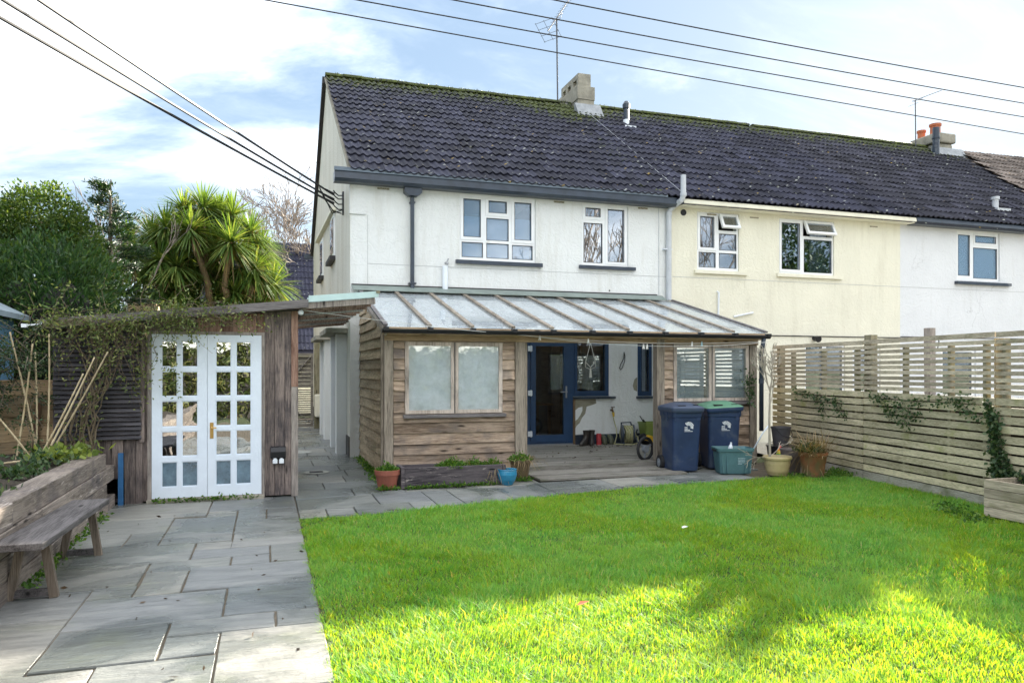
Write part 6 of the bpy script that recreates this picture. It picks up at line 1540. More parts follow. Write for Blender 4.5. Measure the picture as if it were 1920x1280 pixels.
for z in (4.68, 4.78, 4.88, 4.95): bkm.tube([(1.40, 14.8, z), (1.32, 14.74, z - 0.02), (1.26, 14.72, z + 0.02), (1.22, 14.66, z + 0.05)], 0.012, 6)
bkm.tube([(1.38, 14.8, 4.60), (1.22, 14.72, 4.62), (1.05, 14.62, 4.82), (0.95, 14.5, 5.0)], 0.012, 6).tube([(1.39, 14.78, 4.66), (1.20, 14.75, 4.58), (1.12, 14.7, 4.74), (1.0, 14.6, 4.95)], 0.010, 6)
part("cable_tails", bkm, m_cable, BR)
for z, y in ((4.93, 14.60), (4.83, 14.62), (4.76, 14.64)): part("insulator", MB().tube([(1.22, y + 0.04, z), (1.05, y - 0.08, z + 0.05)], [0.03, 0.022], 8), m_black, BR)
def wire(label, a, b_, sag, r, ext=0.0, group=None, n=30):
    a, b_ = Vector(a), Vector(b_)
    a2, b2 = a - (b_ - a) * ext, b_ + (b_ - a) * ext
    o = put("overhead_cable", MB().tube(sagline(a2, b2, sag, n), r, 5).mesh("overhead_cable", m_cable)); tag(o, label, "cable", group); return o
g1_ = "cables running to the gable bracket"
wire("uppermost of the three black cables coming down to the gable bracket", (1.05, 14.52, 4.98), (-4.84, 4.85, 5.93), 0.06, 0.019, 0, g1_)
wire("middle one of the three black cables coming down to the gable bracket", (1.05, 14.54, 4.88), (-5.48, 5.05, 6.03), 0.07, 0.019, 0, g1_)
wire("lowest of the three black cables coming down to the gable bracket", (1.05, 14.56, 4.81), (-5.72, 5.11, 5.89), 0.08, 0.020, 0, g1_)
g2_ = "long cables crossing the sky above the roofs"
for (a, b_, lab) in (((0.33, 12.52, 7.51), (17.88, 13.65, 7.50), "lowest of the four thin cables crossing the sky above the roof ridge"),
                     ((1.75, 12.06, 7.51), (16.67, 12.73, 7.50), "second lowest of the four thin cables crossing the sky"),
                     ((3.18, 11.58, 7.51), (15.80, 12.08, 7.50), "third of the four thin sky cables, second from the top"),
                     ((4.73, 11.08, 7.51), (14.94, 11.41, 7.50), "topmost of the four thin cables crossing the sky at right")):
    wire(lab, a, b_, 0.10, 0.011, 0.5, g2_)
# ------------------------------------------------------------------ vegetation
m_bark = plain("grey brown bark", (0.13, 0.105, 0.08), 0.9, 0.3, 9, 0.01, 40)
m_twig = plain("pale bare twigs", (0.22, 0.175, 0.135), 0.9, 0.2, 9)
m_twig_far = plain("bare far twigs", (0.24, 0.20, 0.17), 0.9, 0.2, 9)
m_sap = plain("silvery sapling bark", (0.36, 0.32, 0.26), 0.8, 0.2, 9)
l_hedge = leafmat("dark hedge leaf", (0.010, 0.034, 0.010), (0.032, 0.085, 0.022), (0.10, 0.16, 0.035), 0.25, patch=(0.05, 0.10, 0.025), patch_scale=0.8)
l_round = leafmat("mid green leaf", (0.025, 0.055, 0.012), (0.07, 0.125, 0.025), (0.16, 0.20, 0.05), 0.35)
l_conif = leafmat("conifer needles", (0.008, 0.026, 0.010), (0.025, 0.06, 0.02), (0.06, 0.09, 0.03), 0.2)
l_palm = leafmat("strap leaf", (0.05, 0.11, 0.025), (0.135, 0.205, 0.05), (0.27, 0.31, 0.09), 0.36)
l_palmdead = leafmat("dry strap leaf", (0.16, 0.11, 0.06), (0.28, 0.20, 0.10), None, 0.3)
l_climb = leafmat("climber leaf", (0.06, 0.095, 0.03), (0.17, 0.21, 0.075), (0.32, 0.34, 0.14), 0.35)
l_shrub = leafmat("small dark shrub leaf", (0.012, 0.030, 0.014), (0.045, 0.085, 0.035), (0.10, 0.14, 0.07), 0.2)
l_ivy = leafmat("ivy leaf", (0.02, 0.05, 0.02), (0.065, 0.115, 0.045), (0.16, 0.20, 0.11), 0.25)
l_herb = leafmat("fresh green leaf", (0.03, 0.085, 0.012), (0.085, 0.19, 0.025), (0.19, 0.28, 0.05), 0.35)
l_dry = leafmat("dry grass stem", (0.19, 0.135, 0.07), (0.36, 0.27, 0.15), None, 0.2)

def grow(mb, p, d, L, r, depth, spread=0.55, n=3, up=0.15, seg=3, sides=5, shrink=0.72, rmin=0.004, tips=None):
    """a limb that forks again and again"""
    pts, rad = [Vector(p)], [r]
    d = Vector(d).normalized()
    for i in range(seg):
        d = (d + Vector((rng.gauss(0, .10), rng.gauss(0, .10), rng.gauss(0, .08) + up * 0.25))).normalized()
        pts.append(pts[-1] + d * L / seg); rad.append(max(rmin, r * (1 - 0.4 * (i + 1) / seg)))
    mb.tube(pts, rad, sides if r > 0.02 else 3, False)
    if tips is not None and depth <= 1: tips.append(tuple(pts[-1]))
    if depth <= 0: return
    for k in range(n):
        t = rng.uniform(0.45, 1.0) if k else 1.0
        i = min(seg, max(1, int(round(t * seg))))
        a = rng.uniform(0, 2 * math.pi); ort = d.orthogonal().normalized()
        ort = (ort * math.cos(a) + d.cross(ort) * math.sin(a))
        nd_ = (d + ort * rng.uniform(0.5, 1.2) * spread + Vector((0, 0, up))).normalized()
        grow(mb, pts[i], nd_, L * shrink * rng.uniform(0.75, 1.15), max(rmin, rad[i] * 0.68), depth - 1, spread, n, up, max(2, seg - 0), sides, shrink, rmin, tips)

def bare_tree(label, loc, h, depth=5, spread=0.5, n=3, mat=m_twig_far, r=0.12, up=0.12, lean=(0, 0), rmin=0.007):
    t = thing("bare_tree", label, "tree", loc, 0)
    x, y, z = loc
    tr = MB().tube([(x, y, z), (x + lean[0] * .5, y, z + h * 0.2), (x + lean[0], y + lean[1], z + h * 0.36)], [r, r * .85, r * .7], 8)
    part("trunk", tr, m_bark, t)
    mb = MB()
    for k in range(5):
        a = 2 * math.pi * k / 5 + rng.uniform(-.3, .3)
        grow(mb, (x + lean[0], y + lean[1], z + h * rng.uniform(0.28, 0.36)), (math.cos(a) * spread * 1.3, math.sin(a) * spread * 1.3, 1), h * 0.24, r * 0.45, depth, spread, n, up, 3, 4, 0.74, rmin)
    part("crown", mb, mat, t)
    return t
def leafy_tree(name, label, loc, lobes, mat, nleaf, size, aspect=0.45, trunk_r=0.14, h=None, up=0.2, core=None):
    t = thing(name, label, "tree", loc, 0)
    x, y, z = loc
    tr = MB().tube([(x, y, z), (x + .05, y, z + h * .35), (x, y + .05, z + h * .75)], [trunk_r, trunk_r * .8, trunk_r * .3], 8)
    for c, r in lobes: tr.tube([(x, y, z + h * .3), tuple(Vector((x, y, z + h * .3)).lerp(Vector(c), .6)), c], [trunk_r * .5, trunk_r * .3, .02], 5, False)
    part("trunk", tr, m_bark, t)
    vol = [r[0] * r[1] + r[0] * r[2] + r[1] * r[2] for c, r in lobes]; tot = sum(vol)
    P, D = [], []
    for (c, r), v in zip(lobes, vol):
        p, d = blob_points(int(nleaf * v / tot), c, r, 0.45); P.append(p); D.append(d)
    P, D = np.concatenate(P), np.concatenate(D)
    v, q = leaf_quads(P, size, aspect, up, 0.75, D)
    np_mesh("crown", v, q, mat, t)
    return t

# the dark evergreen hedge behind the shed
HG = thing("evergreen_hedge", "tall dark evergreen hedge behind the shed at left", "hedge", (-4.4, 14.2, 0))
lobes = [((-3.35 - 0.62 * k + rng.uniform(-.2, .2), 14.4 + rng.uniform(-.4, .4), 1.6 + rng.uniform(-.1, .25)), (0.95 + rng.uniform(0, .2), 0.9, 2.0 + rng.uniform(-.15, .3))) for k in range(9)]
P, D = [], []
for c, r in lobes:
    p, d = blob_points(7500, c, r, 0.72); P.append(p); D.append(d)
P, D = np.concatenate(P), np.concatenate(D)
keep = P[:, 2] > 0.8; P, D = P[keep], D[keep]
# sprays of foliage stand off the surface in tufts
tuft = npr.normal(size=(700, 3)); idx = npr.integers(0, len(P), 700)
v, q = leaf_quads(P, 0.105, 0.28, 0.7, 0.6, D)
np_mesh("foliage", v, q, l_hedge, HG)
cent = P[idx]; T2 = (cent[:, None, :] + npr.normal(0, 0.10, (700, 16, 3)) + D[idx][:, None, :] * npr.uniform(0, 0.22, (700, 16, 1)) + np.array([0, 0, 0.05])).reshape(-1, 3)
v, q = leaf_quads(T2, 0.12, 0.25, 0.9, 0.6, np.repeat(D[idx], 16, 0))
np_mesh("foliage", v, q, l_hedge, HG)
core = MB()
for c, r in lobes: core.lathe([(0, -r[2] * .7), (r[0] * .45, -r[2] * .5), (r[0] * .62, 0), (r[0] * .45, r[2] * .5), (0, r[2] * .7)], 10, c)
part("dark_core", core, plain("dark hedge core", (0.012, 0.014, 0.009), 0.9, 0.3), HG)  # solid near-black lobes: the hedge's inner shade put into a colour

leafy_tree("round_tree", "rounded mid green tree rising above the dark hedge at far left", (-4.5, 17.2, 0),
           [((-4.25, 17.0, 4.55), (0.75, 0.8, 0.70)), ((-4.85, 17.2, 4.2), (0.8, 0.8, 0.8)), ((-3.75, 17.0, 4.0), (0.6, 0.7, 0.75)), ((-4.4, 17.0, 3.4), (1.2, 1.0, 0.9)), ((-5.5, 17.4, 3.7), (0.9, 0.9, 0.9)), ((-3.35, 17.0, 3.3), (0.6, 0.7, 0.7))],
           l_round, 42000, 0.075, 0.5, 0.12, 4.2)
# conifer with open, drooping tiers
CF = thing("conifer", "ragged dark conifer with open tiers between the round tree and bare trees", "tree", (-3.35, 19.2, 0))
part("trunk", MB().tube([(-3.45, 19.2, 0), (-3.43, 19.2, 3), (-3.4, 19.2, 5.95)], [.13, .09, .012], 7), m_bark, CF)
bmb, P, D = MB(), [], []
for k in range(64):
    z = 1.8 + 4.0 * (k / 64) ** 0.9; L = (5.95 - z) * 0.34 + 0.18; a = rng.uniform(0, 6.28); L *= rng.uniform(0.6, 1.2)
    base = Vector((-3.43, 19.2, z)); tip = base + Vector((math.cos(a) * L, math.sin(a) * L, -0.12 * L + 0.10))
    bmb.tube([base, tip], [0.018, 0.004], 4, False)
    for i in range(int(60 * L) + 12):
        t_ = rng.uniform(0.2, 1.05); p = base.lerp(tip, t_) + Vector((rng.gauss(0, .07), rng.gauss(0, .07), rng.gauss(0, .035)))
        P.append(tuple(p)); D.append(tuple((tip - base).normalized() + Vector((0, 0, .3))))
for k in range(3):
    x = -3.9 + 0.55 * k * 0.7
part("branch", bmb, m_bark, CF)
v, q = leaf_quads(np.repeat(np.array(P), 5, 0) + npr.normal(0, .035, (len(P) * 5, 3)), 0.10, 0.25, 0.2, 0.5, np.repeat(np.array(D), 5, 0))
np_mesh("foliage", v, q, l_conif, CF)
CF2 = thing("conifer", "small thin conifer leaning at the left flank of the ragged conifer", "tree", (-3.95, 18.6, 0))
part("trunk", MB().tube([(-3.9, 18.6, 0), (-3.88, 18.6, 5.05)], [.09, .01], 6), m_bark, CF2)
P, D = [], []
for k in range(36):
    z = 2.2 + 2.7 * k / 36; L = ((5.1 - z) * 0.22 + 0.12) * rng.uniform(.6, 1.3); a = rng.uniform(0, 6.28)
    for i in range(22):
        t_ = rng.uniform(0, 1); P.append((-3.88 + math.cos(a) * L * t_ + rng.gauss(0, .04), 18.6 + math.sin(a) * L * t_ + rng.gauss(0, .04), z + 0.12 * t_ + rng.gauss(0, .03))); D.append((math.cos(a), math.sin(a), .4))
v, q = leaf_quads(np.repeat(np.array(P), 4, 0) + npr.normal(0, .03, (len(P) * 4, 3)), 0.09, 0.25, 0.2, 0.5, np.repeat(np.array(D), 4, 0))
np_mesh("foliage", v, q, l_conif, CF2)

bare_tree("pale bare tree with upswept twigs left of the conifer", (-4.75, 24, 0), 6.3, 5, 0.42, 2, m_twig_far, 0.09, 0.30, (0, 0), .008)
bare_tree("pale bare tree with fine rising twigs left of the palm's top", (-3.95, 26.5, 0), 7.0, 5, 0.50, 2, m_twig_far, 0.10, 0.26, (0, 0), .0085)
bare_tree("rounded bare tree between the palm and the white gable", (1.0, 37, 0), 11.2, 6, 0.62, 3, m_twig_far, 0.22, 0.08, (0, 0), .013)

# cordyline with many heads of strap leaves
CP = thing("cabbage_palm", "large cabbage palm with many heads of strap leaves behind the shed", "palm tree", (-1.6, 26, 0))
heads = [(381, 392, 0.0, .95), (412, 400, 1.0, .8), (311, 428, -0.6, .85), (357, 433, -1.0, .85), (436, 405, 0.5, .85), (433, 455, -1.1, .95), (471, 437, 0.0, .85), (490, 470, 0.7, .85), (240, 455, 0.6, .85), (299, 490, -0.9, .8), (478, 505, -0.4, .9), (512, 535, 0.2, .9),
         (378, 500, 0.4, .9), (330, 545, -0.8, .9), (440, 550, -0.5, .85), (395, 455, 0.4, .9), (270, 520, 0.2, .7), (360, 560, 0.0, .8), (500, 560, 0.4, .8), (410, 520, 0.3, .8), (345, 480, .3, .9), (455, 500, -.2, .9), (290, 460, .3, .8), (415, 570, .2, .8), (320, 590, .1, .8), (470, 580, 0, .8), (260, 575, .3, .7), (395, 420, .6, .9), (255, 490, -.3, .9), (285, 445, .2, .8), (330, 500, -.9, .9), (300, 540, -.6, .9), (345, 395, .5, .8)]
hp = []
for px, py, dy, s_ in heads:
    Y_ = 26 + dy; u, w_ = (px - 960) / 1400, (695 - py) / 1400
    sn, cs_ = math.sin(CAM_YAW), math.cos(CAM_YAW); t_ = Y_ / (cs_ - u * sn)
    hp.append((Vector(((sn + u * cs_) * t_, Y_, 1.55 + w_ * t_)), s_))
tm = MB()
forks = [Vector((-1.6, 26, 2.4)), Vector((-0.9, 25.8, 2.6)), Vector((-2.4, 26.2, 2.5))]
tm.tube([(-1.6, 26, 0), (-1.6, 26, 2.4)], [.28, .22], 10).tube([(-0.75, 25.6, 0), (-0.9, 25.8, 2.6)], [.2, .16], 10).tube([(-2.3, 26.2, 0), (-2.4, 26.2, 2.5)], [.2, .15], 10)
for p, s_ in hp:
    f0 = min(forks, key=lambda f_: (f_.xy - p.xy).length)
    if p.z > 2.8: tm.tube([f0, f0.lerp(p, .5) + Vector((rng.gauss(0, .15), 0, .2)), p], [.13, .10, .08], 7, False)
part("trunk", tm, plain("palm bark", (0.24, 0.17, 0.10), 0.9, 0.3, 9, 0.02, 30), CP)
def straps(heads_, per, droop, length, width, zmin):
    V, Q = [], []; o = 0
    for p, s_ in heads_:
        for k in range(per):
            a = rng.uniform(0, 2 * math.pi); el_ = math.asin(rng.uniform(zmin, 1.0))
            d = Vector((math.cos(a) * math.cos(el_), math.sin(a) * math.cos(el_), math.sin(el_)))
            sd = d.cross(Vector((0, 0, 1))); sd = sd.normalized() if sd.length > .01 else Vector((1, 0, 0))
            L = length * s_ * rng.uniform(.75, 1.15); w_ = width * rng.uniform(.7, 1.2)
            pts = [p + d * (L * t_) + Vector((0, 0, -droop * L * t_ * t_ * (1 - abs(d.z) * .6))) for t_ in (0.06, 0.4, 0.75, 1.0)]
            for pt_, ww in zip(pts, (w_ * .6, w_, w_ * .75, w_ * .12)): V += [pt_ - sd * ww / 2, pt_ + sd * ww / 2]
            for i in range(3): Q.append((o + 2 * i, o + 2 * i + 1, o + 2 * i + 3, o + 2 * i + 2))
            o += 8
    return np.array([tuple(x) for x in V]), np.array(Q)
for p, s_ in hp:
    v, q = straps([(p, s_)], 270, 0.36, 1.16, 0.050, -0.8)
    np_mesh("leaf_head", v, q, l_palm, CP)
v, q = straps([(p - Vector((0, 0, .2)), s_) for p, s_ in hp], 34, 0.55, 0.95, 0.04, -0.98)
np_mesh("dead_leaves", v, q, l_palmdead, CP)

# the dark tiled roof of the house behind, and a pale house far left
BH = thing("bungalow", "house with a dark tiled roof behind the palm, left of the white gable", "house", (1.5, 31, 0))
part("wall", MB().box(-3.5, 28.6, 0, 8, 38, 2.35), m_wall_cream, BH)
brf = part("roof", MB().prism([(28.0, 2.25), (33, 6.80), (38.4, 2.25), (38.4, 2.1), (33, 6.62), (28.0, 2.1)], 'X', -3.8, 8.5), m_tile, BH)
uv = Vector((0, 5, 4.6)).normalized()
nn_ = Vector((1, 0, 0)).cross(uv); rm_ = Matrix((Vector((1, 0, 0)), uv, nn_)).transposed()
tmb = tile_mesh(m_tile, n=8); rest = MB()
for r in range(17):
    for c in range(13):
        p = Vector((-0.6 + c * 0.30, 27.95, 2.27)) + uv * (r * 0.40) + nn_ * 0.01
        rest.add([tuple(p + rm_ @ Vector(x_)) for x_ in tmb.v], tmb.f)
stuff(part("tile_field", rest, m_tile, brf))
CH_ = thing("distant_house", "sliver of an ochre house wall glimpsed through the hedge left of the palm", "house", (-3.1, 20.5, 0))
part("wall", MB().box(-3.25, 20.5, 0, -2.72, 22, 3.3), plain("ochre render", (0.50, 0.36, 0.20), 0.8, 0.1), CH_)
part("roof", MB().prism([(-3.3, 3.303), (-2.98, 3.36), (-2.68, 3.303)], 'Y', 20.4, 22.1), m_tile4, CH_)

# climbing plant over the shed
CL = thing("climbing_plant", "straggly climber over the shed roof and slatted screen", "climber", (-1.9, 9.5, 0.5))
sm_, P, D = MB(), [], []
def stem(pts, r, leaves=0, sz=.05, out=.05):
    pv = [Vector(p) for p in pts]; sp2 = [pv[0]]
    for a, b_ in zip(pv[:-1], pv[1:]):
        for k in range(1, 4): sp2.append(a.lerp(b_, k / 3) + Vector((rng.gauss(0, .02), rng.gauss(0, .012), rng.gauss(0, .02))))
    sm_.tube(sp2, [r * (1 - .6 * i / len(sp2)) for i in range(len(sp2))], 5, False)
    for i in range(leaves):
        k = rng.randrange(len(sp2)); P.append(tuple(sp2[k] + Vector((rng.gauss(0, out), rng.gauss(-out * .6, out * .6), rng.gauss(0, out))))); D.append((rng.gauss(0, .6), -.5, rng.gauss(-.2, .5)))
for k in range(16):                       # woody stems from the bed
    x0 = -1.98 + rng.uniform(-.12, .12); x1 = rng.uniform(-2.1, -1.2)
    stem([(x0, 9.42, .6), (x0 + rng.uniform(-.1, .12), 9.40, 1.0), (rng.uniform(-2.0, -1.6), 9.42, 1.4), (x1, 9.44, 1.9), (x1 + rng.uniform(-.3, .3), 9.40, 2.15)], rng.uniform(.007, .013), 24)
for k in range(95):                       # tangle along the eave, hanging down over the screen
    x = -2.25 + 1.95 * rng.random() ** 1.15; z = zroof(x) - rng.uniform(-.05, .22)
    dx = rng.gauss(0, .3); hang = rng.uniform(.1, .75) * (1.0 if x < -1.4 else .16)
    stem([(x, 9.38, z), (x + dx * .5, 9.34, z + rng.uniform(-.06, .10)), (x + dx, 9.36 - rng.uniform(0, .08), z - hang * .5), (x + dx * 1.3, 9.37, z - hang)], rng.uniform(.002, .005), 26 if x < -.9 else 16)
for k in range(15):                       # loose shoots above the roof
    x = rng.uniform(-2.6, -.7); h_ = rng.uniform(.12, .5)
    stem([(x, 9.5, zroof(x) - .03), (x + rng.gauss(0, .12), 9.5, zroof(x) + h_ * .6), (x + rng.gauss(0, .3), 9.5, zroof(x) + h_)], .004, 22)
for k in range(13):                       # leafy strands down the frame beside the door and across the panes
    x = rng.uniform(-1.5, -1.3) if k < 10 else rng.uniform(-1.3, -.9)
    stem([(x, 9.56, 2.05), (x + rng.gauss(0, .08), 9.54, 1.75), (x + rng.gauss(.05, .12), 9.56, rng.uniform(1.1, 1.6))], .003, 26)
for (cx_, cz_, n_) in ((-0.84, 1.95, 40), (-1.05, 1.40, 70), (-1.08, 1.55, 26)):
    for i in range(n_): P.append((cx_ + rng.gauss(0, .055), 9.55 + rng.gauss(0, .02), cz_ + rng.gauss(0, .09))); D.append((rng.gauss(0, .5), -.4, -.6))
part("stem", sm_, plain("climber stem", (0.13, 0.10, 0.065), 0.9, 0.3), CL)
v, q = leaf_quads(np.array(P), 0.044, 0.42, 0, .7, np.array(D))
np_mesh("leaves", v, q, l_climb, CL)

# small-leaved shrub, arching over the bed at far left
SB = thing("arching_shrub", "small leaved dark green shrub arching over the bed at the left edge", "shrub", (-2.9, 9.3, .5))
sm2, P, D = MB(), [], []
for k in range(150):
    a = rng.uniform(0, 6.28); L = rng.uniform(.4, 1.0); b0 = Vector((-3.05 + rng.gauss(0, .3), 9.45 + rng.gauss(0, .15), 1.0 + rng.uniform(-.1, .9)))
    tip = b0 + Vector((math.cos(a) * L * .75, -abs(math.sin(a)) * .35, rng.uniform(-.35, .25)))
    if tip.x > -2.25: tip.x = -2.25 - rng.uniform(0, .15)
    mid = b0.lerp(tip, .5) + Vector((0, 0, .14)); sm2.tube([b0, mid, tip], [.007, .005, .002], 4, False)
    for i in range(int(110 * L)):
        t_ = rng.random(); p = (b0.lerp(mid, t_ * 2) if t_ < .5 else mid.lerp(tip, t_ * 2 - 1)) + Vector((rng.gauss(0, .04), rng.gauss(0, .04), rng.gauss(0, .03)))
        P.append(tuple(p)); D.append((rng.gauss(0, .6), rng.gauss(-.3, .6), rng.gauss(.2, .4)))
part("stem", sm2, m_bark, SB)
v, q = leaf_quads(np.array(P), 0.034, 0.45, .1, .7, np.array(D))
np_mesh("leaves", v, q, l_shrub, SB)

# plants in the raised bed
P, D = [], []
for k in range(30):
    c_ = (rng.uniform(-2.7, -1.95), rng.uniform(5.0, 9.4), .60); n_ = rng.randrange(60, 150); s_ = rng.uniform(.05, .13)
    for i in range(n_): P.append((c_[0] + rng.gauss(0, s_), c_[1] + rng.gauss(0, s_), c_[2] + abs(rng.gauss(0, s_ * .7)))); D.append((rng.gauss(0, .6), rng.gauss(-.2, .6), .6))
v, q = leaf_quads(np.array(P), .055, .5, .3, .7, np.array(D))
bp = stuff(np_mesh("bed_plants", v, q, l_ivy)); tag(bp, "low leafy ground cover filling the raised bed behind the sleepers", "ground cover")
LH = thing("lettuce_clump", "pale yellow green leafy clump at the corner of the raised bed", "plant", (-2.0, 9.0, .6))
P, D = [], []
for k in range(170): P.append((-1.98 + rng.gauss(0, .14), 8.95 + rng.gauss(0, .18), .62 + abs(rng.gauss(0, .05)))); D.append((rng.gauss(0, .7), rng.gauss(-.3, .7), .5))
v, q = leaf_quads(np.array(P), .085, .75, .3, .7, np.array(D)); np_mesh("leaves", v, q, leafmat("pale lettuce leaf", (0.10, 0.16, 0.03), (0.28, 0.34, 0.09), None, .4), LH)
canes = [((-2.59, 9.2, 1.96), (-2.31, 9.15, .58), "bamboo cane leaning left, tallest of the left bundle"), ((-2.38, 9.2, 1.84), (-2.53, 9.1, .45), "bamboo cane crossing behind, its foot farthest left"), ((-2.37, 9.25, 1.75), (-2.36, 9.25, .58), "thin near vertical bamboo cane beside the crossing cane"),
         ((-2.25, 9.3, 1.95), (-2.25, 9.2, .60), "straight upright bamboo cane in the middle of the bed"), ((-1.91, 9.25, 1.52), (-2.34, 9.1, .53), "bamboo cane slanting right, shortest and leftmost of three"), ((-1.80, 9.25, 1.70), (-2.29, 9.1, .53), "bamboo cane slanting right, middle of three"),
         ((-1.67, 9.25, 1.76), (-2.28, 9.1, .50), "bamboo cane slanting right, longest and rightmost of three"), ((-2.72, 9.0, 1.18), (-2.34, 9.1, .58), "bamboo cane slanting down from the left picture edge"), ((-2.75, 8.2, .64), (-2.3, 8.5, .66), "bamboo cane lying flat on the raised bed")]
for a, b_, lab in canes:
    a, b_ = Vector(a), Vector(b_); mb = MB(); n_ = 9
    pts, rad = [], []
    for i in range(n_ * 3 + 1):
        t_ = i / (n_ * 3); pts.append(a.lerp(b_, t_) + Vector((0.012 * math.sin(3.1 * t_), 0, 0))); rad.append((.0075 + .004 * t_) * (1.22 if i % 3 == 0 else 1))
    o = put("bamboo_cane", mb.tube(pts, rad, 7).mesh("bamboo_cane", w_cane, smooth=True)); tag(o, lab, "cane", "bamboo canes in the raised bed")

# potted plants
def tuft_plant(parent, name, c_, n_, sr, h_, size, mat, asp=.5, upd=.8):
    P, D = [], []
    for i in range(n_):
        x, y = rng.gauss(0, sr), rng.gauss(0, sr); m_ = math.hypot(x, y)
        if m_ > sr * 2: x, y = x * .5, y * .5
        P.append((c_[0] + x, c_[1] + y, c_[2] + abs(rng.gauss(0, h_)) * max(.2, 1 - m_ / (2.4 * sr)))); D.append((x * 4 + rng.gauss(0, .4), y * 4 + rng.gauss(0, .4), upd))
    v, q = leaf_quads(np.array(P), size, asp, .3, .6, np.array(D)); return np_mesh(name, v, q, mat, parent)
def grass_plant(parent, name, c_, n_, r, L, mat, w_=.006, droop=.6, zmin=.35):
    V, Q = [], []; o = 0
    for k in range(n_):
        a = rng.uniform(0, 6.28); el_ = math.asin(rng.uniform(zmin, 1)); d = Vector((math.cos(a) * math.cos(el_), math.sin(a) * math.cos(el_), math.sin(el_)))
        p = Vector(c_) + Vector((rng.gauss(0, r), rng.gauss(0, r), 0)); sd = d.cross(Vector((0, 0, 1))); sd = sd.normalized() if sd.length > .01 else Vector((1, 0, 0)); l_ = L * rng.uniform(.5, 1.2)
        pts = [p + d * l_ * t_ + Vector((0, 0, -droop * l_ * t_ * t_)) for t_ in (0, .35, .7, 1)]
        for pt_, ww in zip(pts, (w_, w_, w_ * .85, w_ * .35)): V += [tuple(pt_ - sd * ww / 2), tuple(pt_ + sd * ww / 2)]
        for i in range(3): Q.append((o + 2 * i, o + 2 * i + 1, o + 2 * i + 3, o + 2 * i + 2))
        o += 8
    return np_mesh(name, np.array(V), np.array(Q), mat, parent)
tuft_plant(p_red, "foliage", (0, 0, .24), 900, .075, .05, .035, l_herb)
tuft_plant(p_brown, "foliage", (0, 0, .28), 700, .09, .05, .04, l_herb)
grass_plant(p_brown, "dry_grass", (-.05, .0, .27), 140, .06, .34, l_dry, .006, .8)
TP1 = thing("herb_clump", "low green herb in the middle of the black trough", "plant", (2.35, 9.9, .23)); tuft_plant(TP1, "foliage", (2.40, 9.90, .24), 1100, .11, .06, .05, l_herb, .3)
TP2 = thing("herb_clump", "green seedlings at the trough's right part beside the dry stems", "plant", (2.75, 9.9, .23)); tuft_plant(TP2, "foliage", (2.70, 9.92, .24), 500, .08, .05, .045, l_herb, .35); grass_plant(TP2, "dry_stems", (2.72, 9.92, .23), 40, .08, .25, l_dry, .004, .3)
TP3 = thing("dry_grass_clump", "dry straw coloured grass clump at the right end of the trough", "plant", (3.0, 9.9, .23)); tuft_plant(TP3, "foliage", (2.98, 9.92, .24), 300, .07, .05, .045, l_herb, .35); grass_plant(TP3, "dry_grass", (3.02, 9.92, .22), 130, .05, .36, l_dry, .005, .9, .2)
grass_plant(p_terra, "dry_stems", (0, 0, .30), 240, .09, .58, l_dry, .011, .30, .35)
grass_plant(p_terra, "hanging_stems", (0.05, -.12, .33), 60, .06, .40, l_dry, .010, 1.6, .0)
tuft_plant(p_terra, "foliage", (0.06, .02, .36), 420, .11, .09, .06, l_ivy, .3)
# sapling in the cream pot
SA = thing("sapling", "bare pale sapling standing in the cream pot", "tree", (7.10, 9.36, .24))
tr_ = MB().tube([(7.12, 9.36, .22), (7.11, 9.36, .8), (7.12, 9.36, 1.22)], [.020, .017, .014], 7)
part("trunk", tr_, m_sap, SA)
bm2 = MB()
for (dx, dy, L, z) in ((-.30, .02, .42, 1.22), (.18, .05, .45, 1.22), (.05, -.1, .40, 1.2), (-.45, .05, .34, 1.28), (.3, .1, .30, 1.3), (-.15, .15, .36, 1.25), (.42, -.05, .28, 1.05)):
    grow(bm2, (7.12, 9.36, z), (dx * 1.6, dy * 1.6, 1), L * .75, .010, 3, .5, 3, .18, 3, 4, .70, .0042)
part("branch", bm2, m_sap, SA)
for dv_ in ((.9, .2, .35), (-.8, .1, -.1)):
    bm3 = MB(); grow(bm3, (7.12, 9.36, .28), dv_, .28, .006, 2, .5, 3, .0, 3, 4, .7, .004); part("shoot", bm3, m_sap, SA)

# ivy on the fence, at the foot of the fence and by the lean-to corner
def ivy(name, label, runs, per, size=.05, spread=.06, mat=l_ivy):
    t = thing(name, label, "ivy", tuple(fpt(runs[0][0][0], runs[0][0][1], .03)))
    mb, P, D = MB(), [], []
    for run in runs:
        pv = [fpt(y, z, .022) for y, z in run]; mb.tube(pv, .004, 4, False)
        for a, b_ in zip(pv[:-1], pv[1:]):
            for i in range(int(per * (b_ - a).length)):
                p = a.lerp(b_, rng.random()); P.append(tuple(p + fu * rng.gauss(0, spread) + Vector((0, 0, rng.gauss(-.02, spread))) + fo * abs(rng.gauss(.01, .025)))); D.append(tuple(fo * .6 + Vector((rng.gauss(0, .4), rng.gauss(0, .4), rng.gauss(-.4, .4)))))
    part("stem", mb, m_bark, t); v, q = leaf_quads(np.array(P), size, .75, -.1, .7, np.array(D)); np_mesh("leaves", v, q, mat, t); return t
ivy("ivy", "thin ivy trail on the fence left of the tall post", [[(10.5, 1.22), (10.0, 1.18), (9.6, 1.12), (9.2, 1.10)], [(9.95, 1.17), (9.75, 1.02), (9.62, .86)], [(9.4, 1.12), (9.3, .95), (9.05, .90)]], 150, .040, .045)
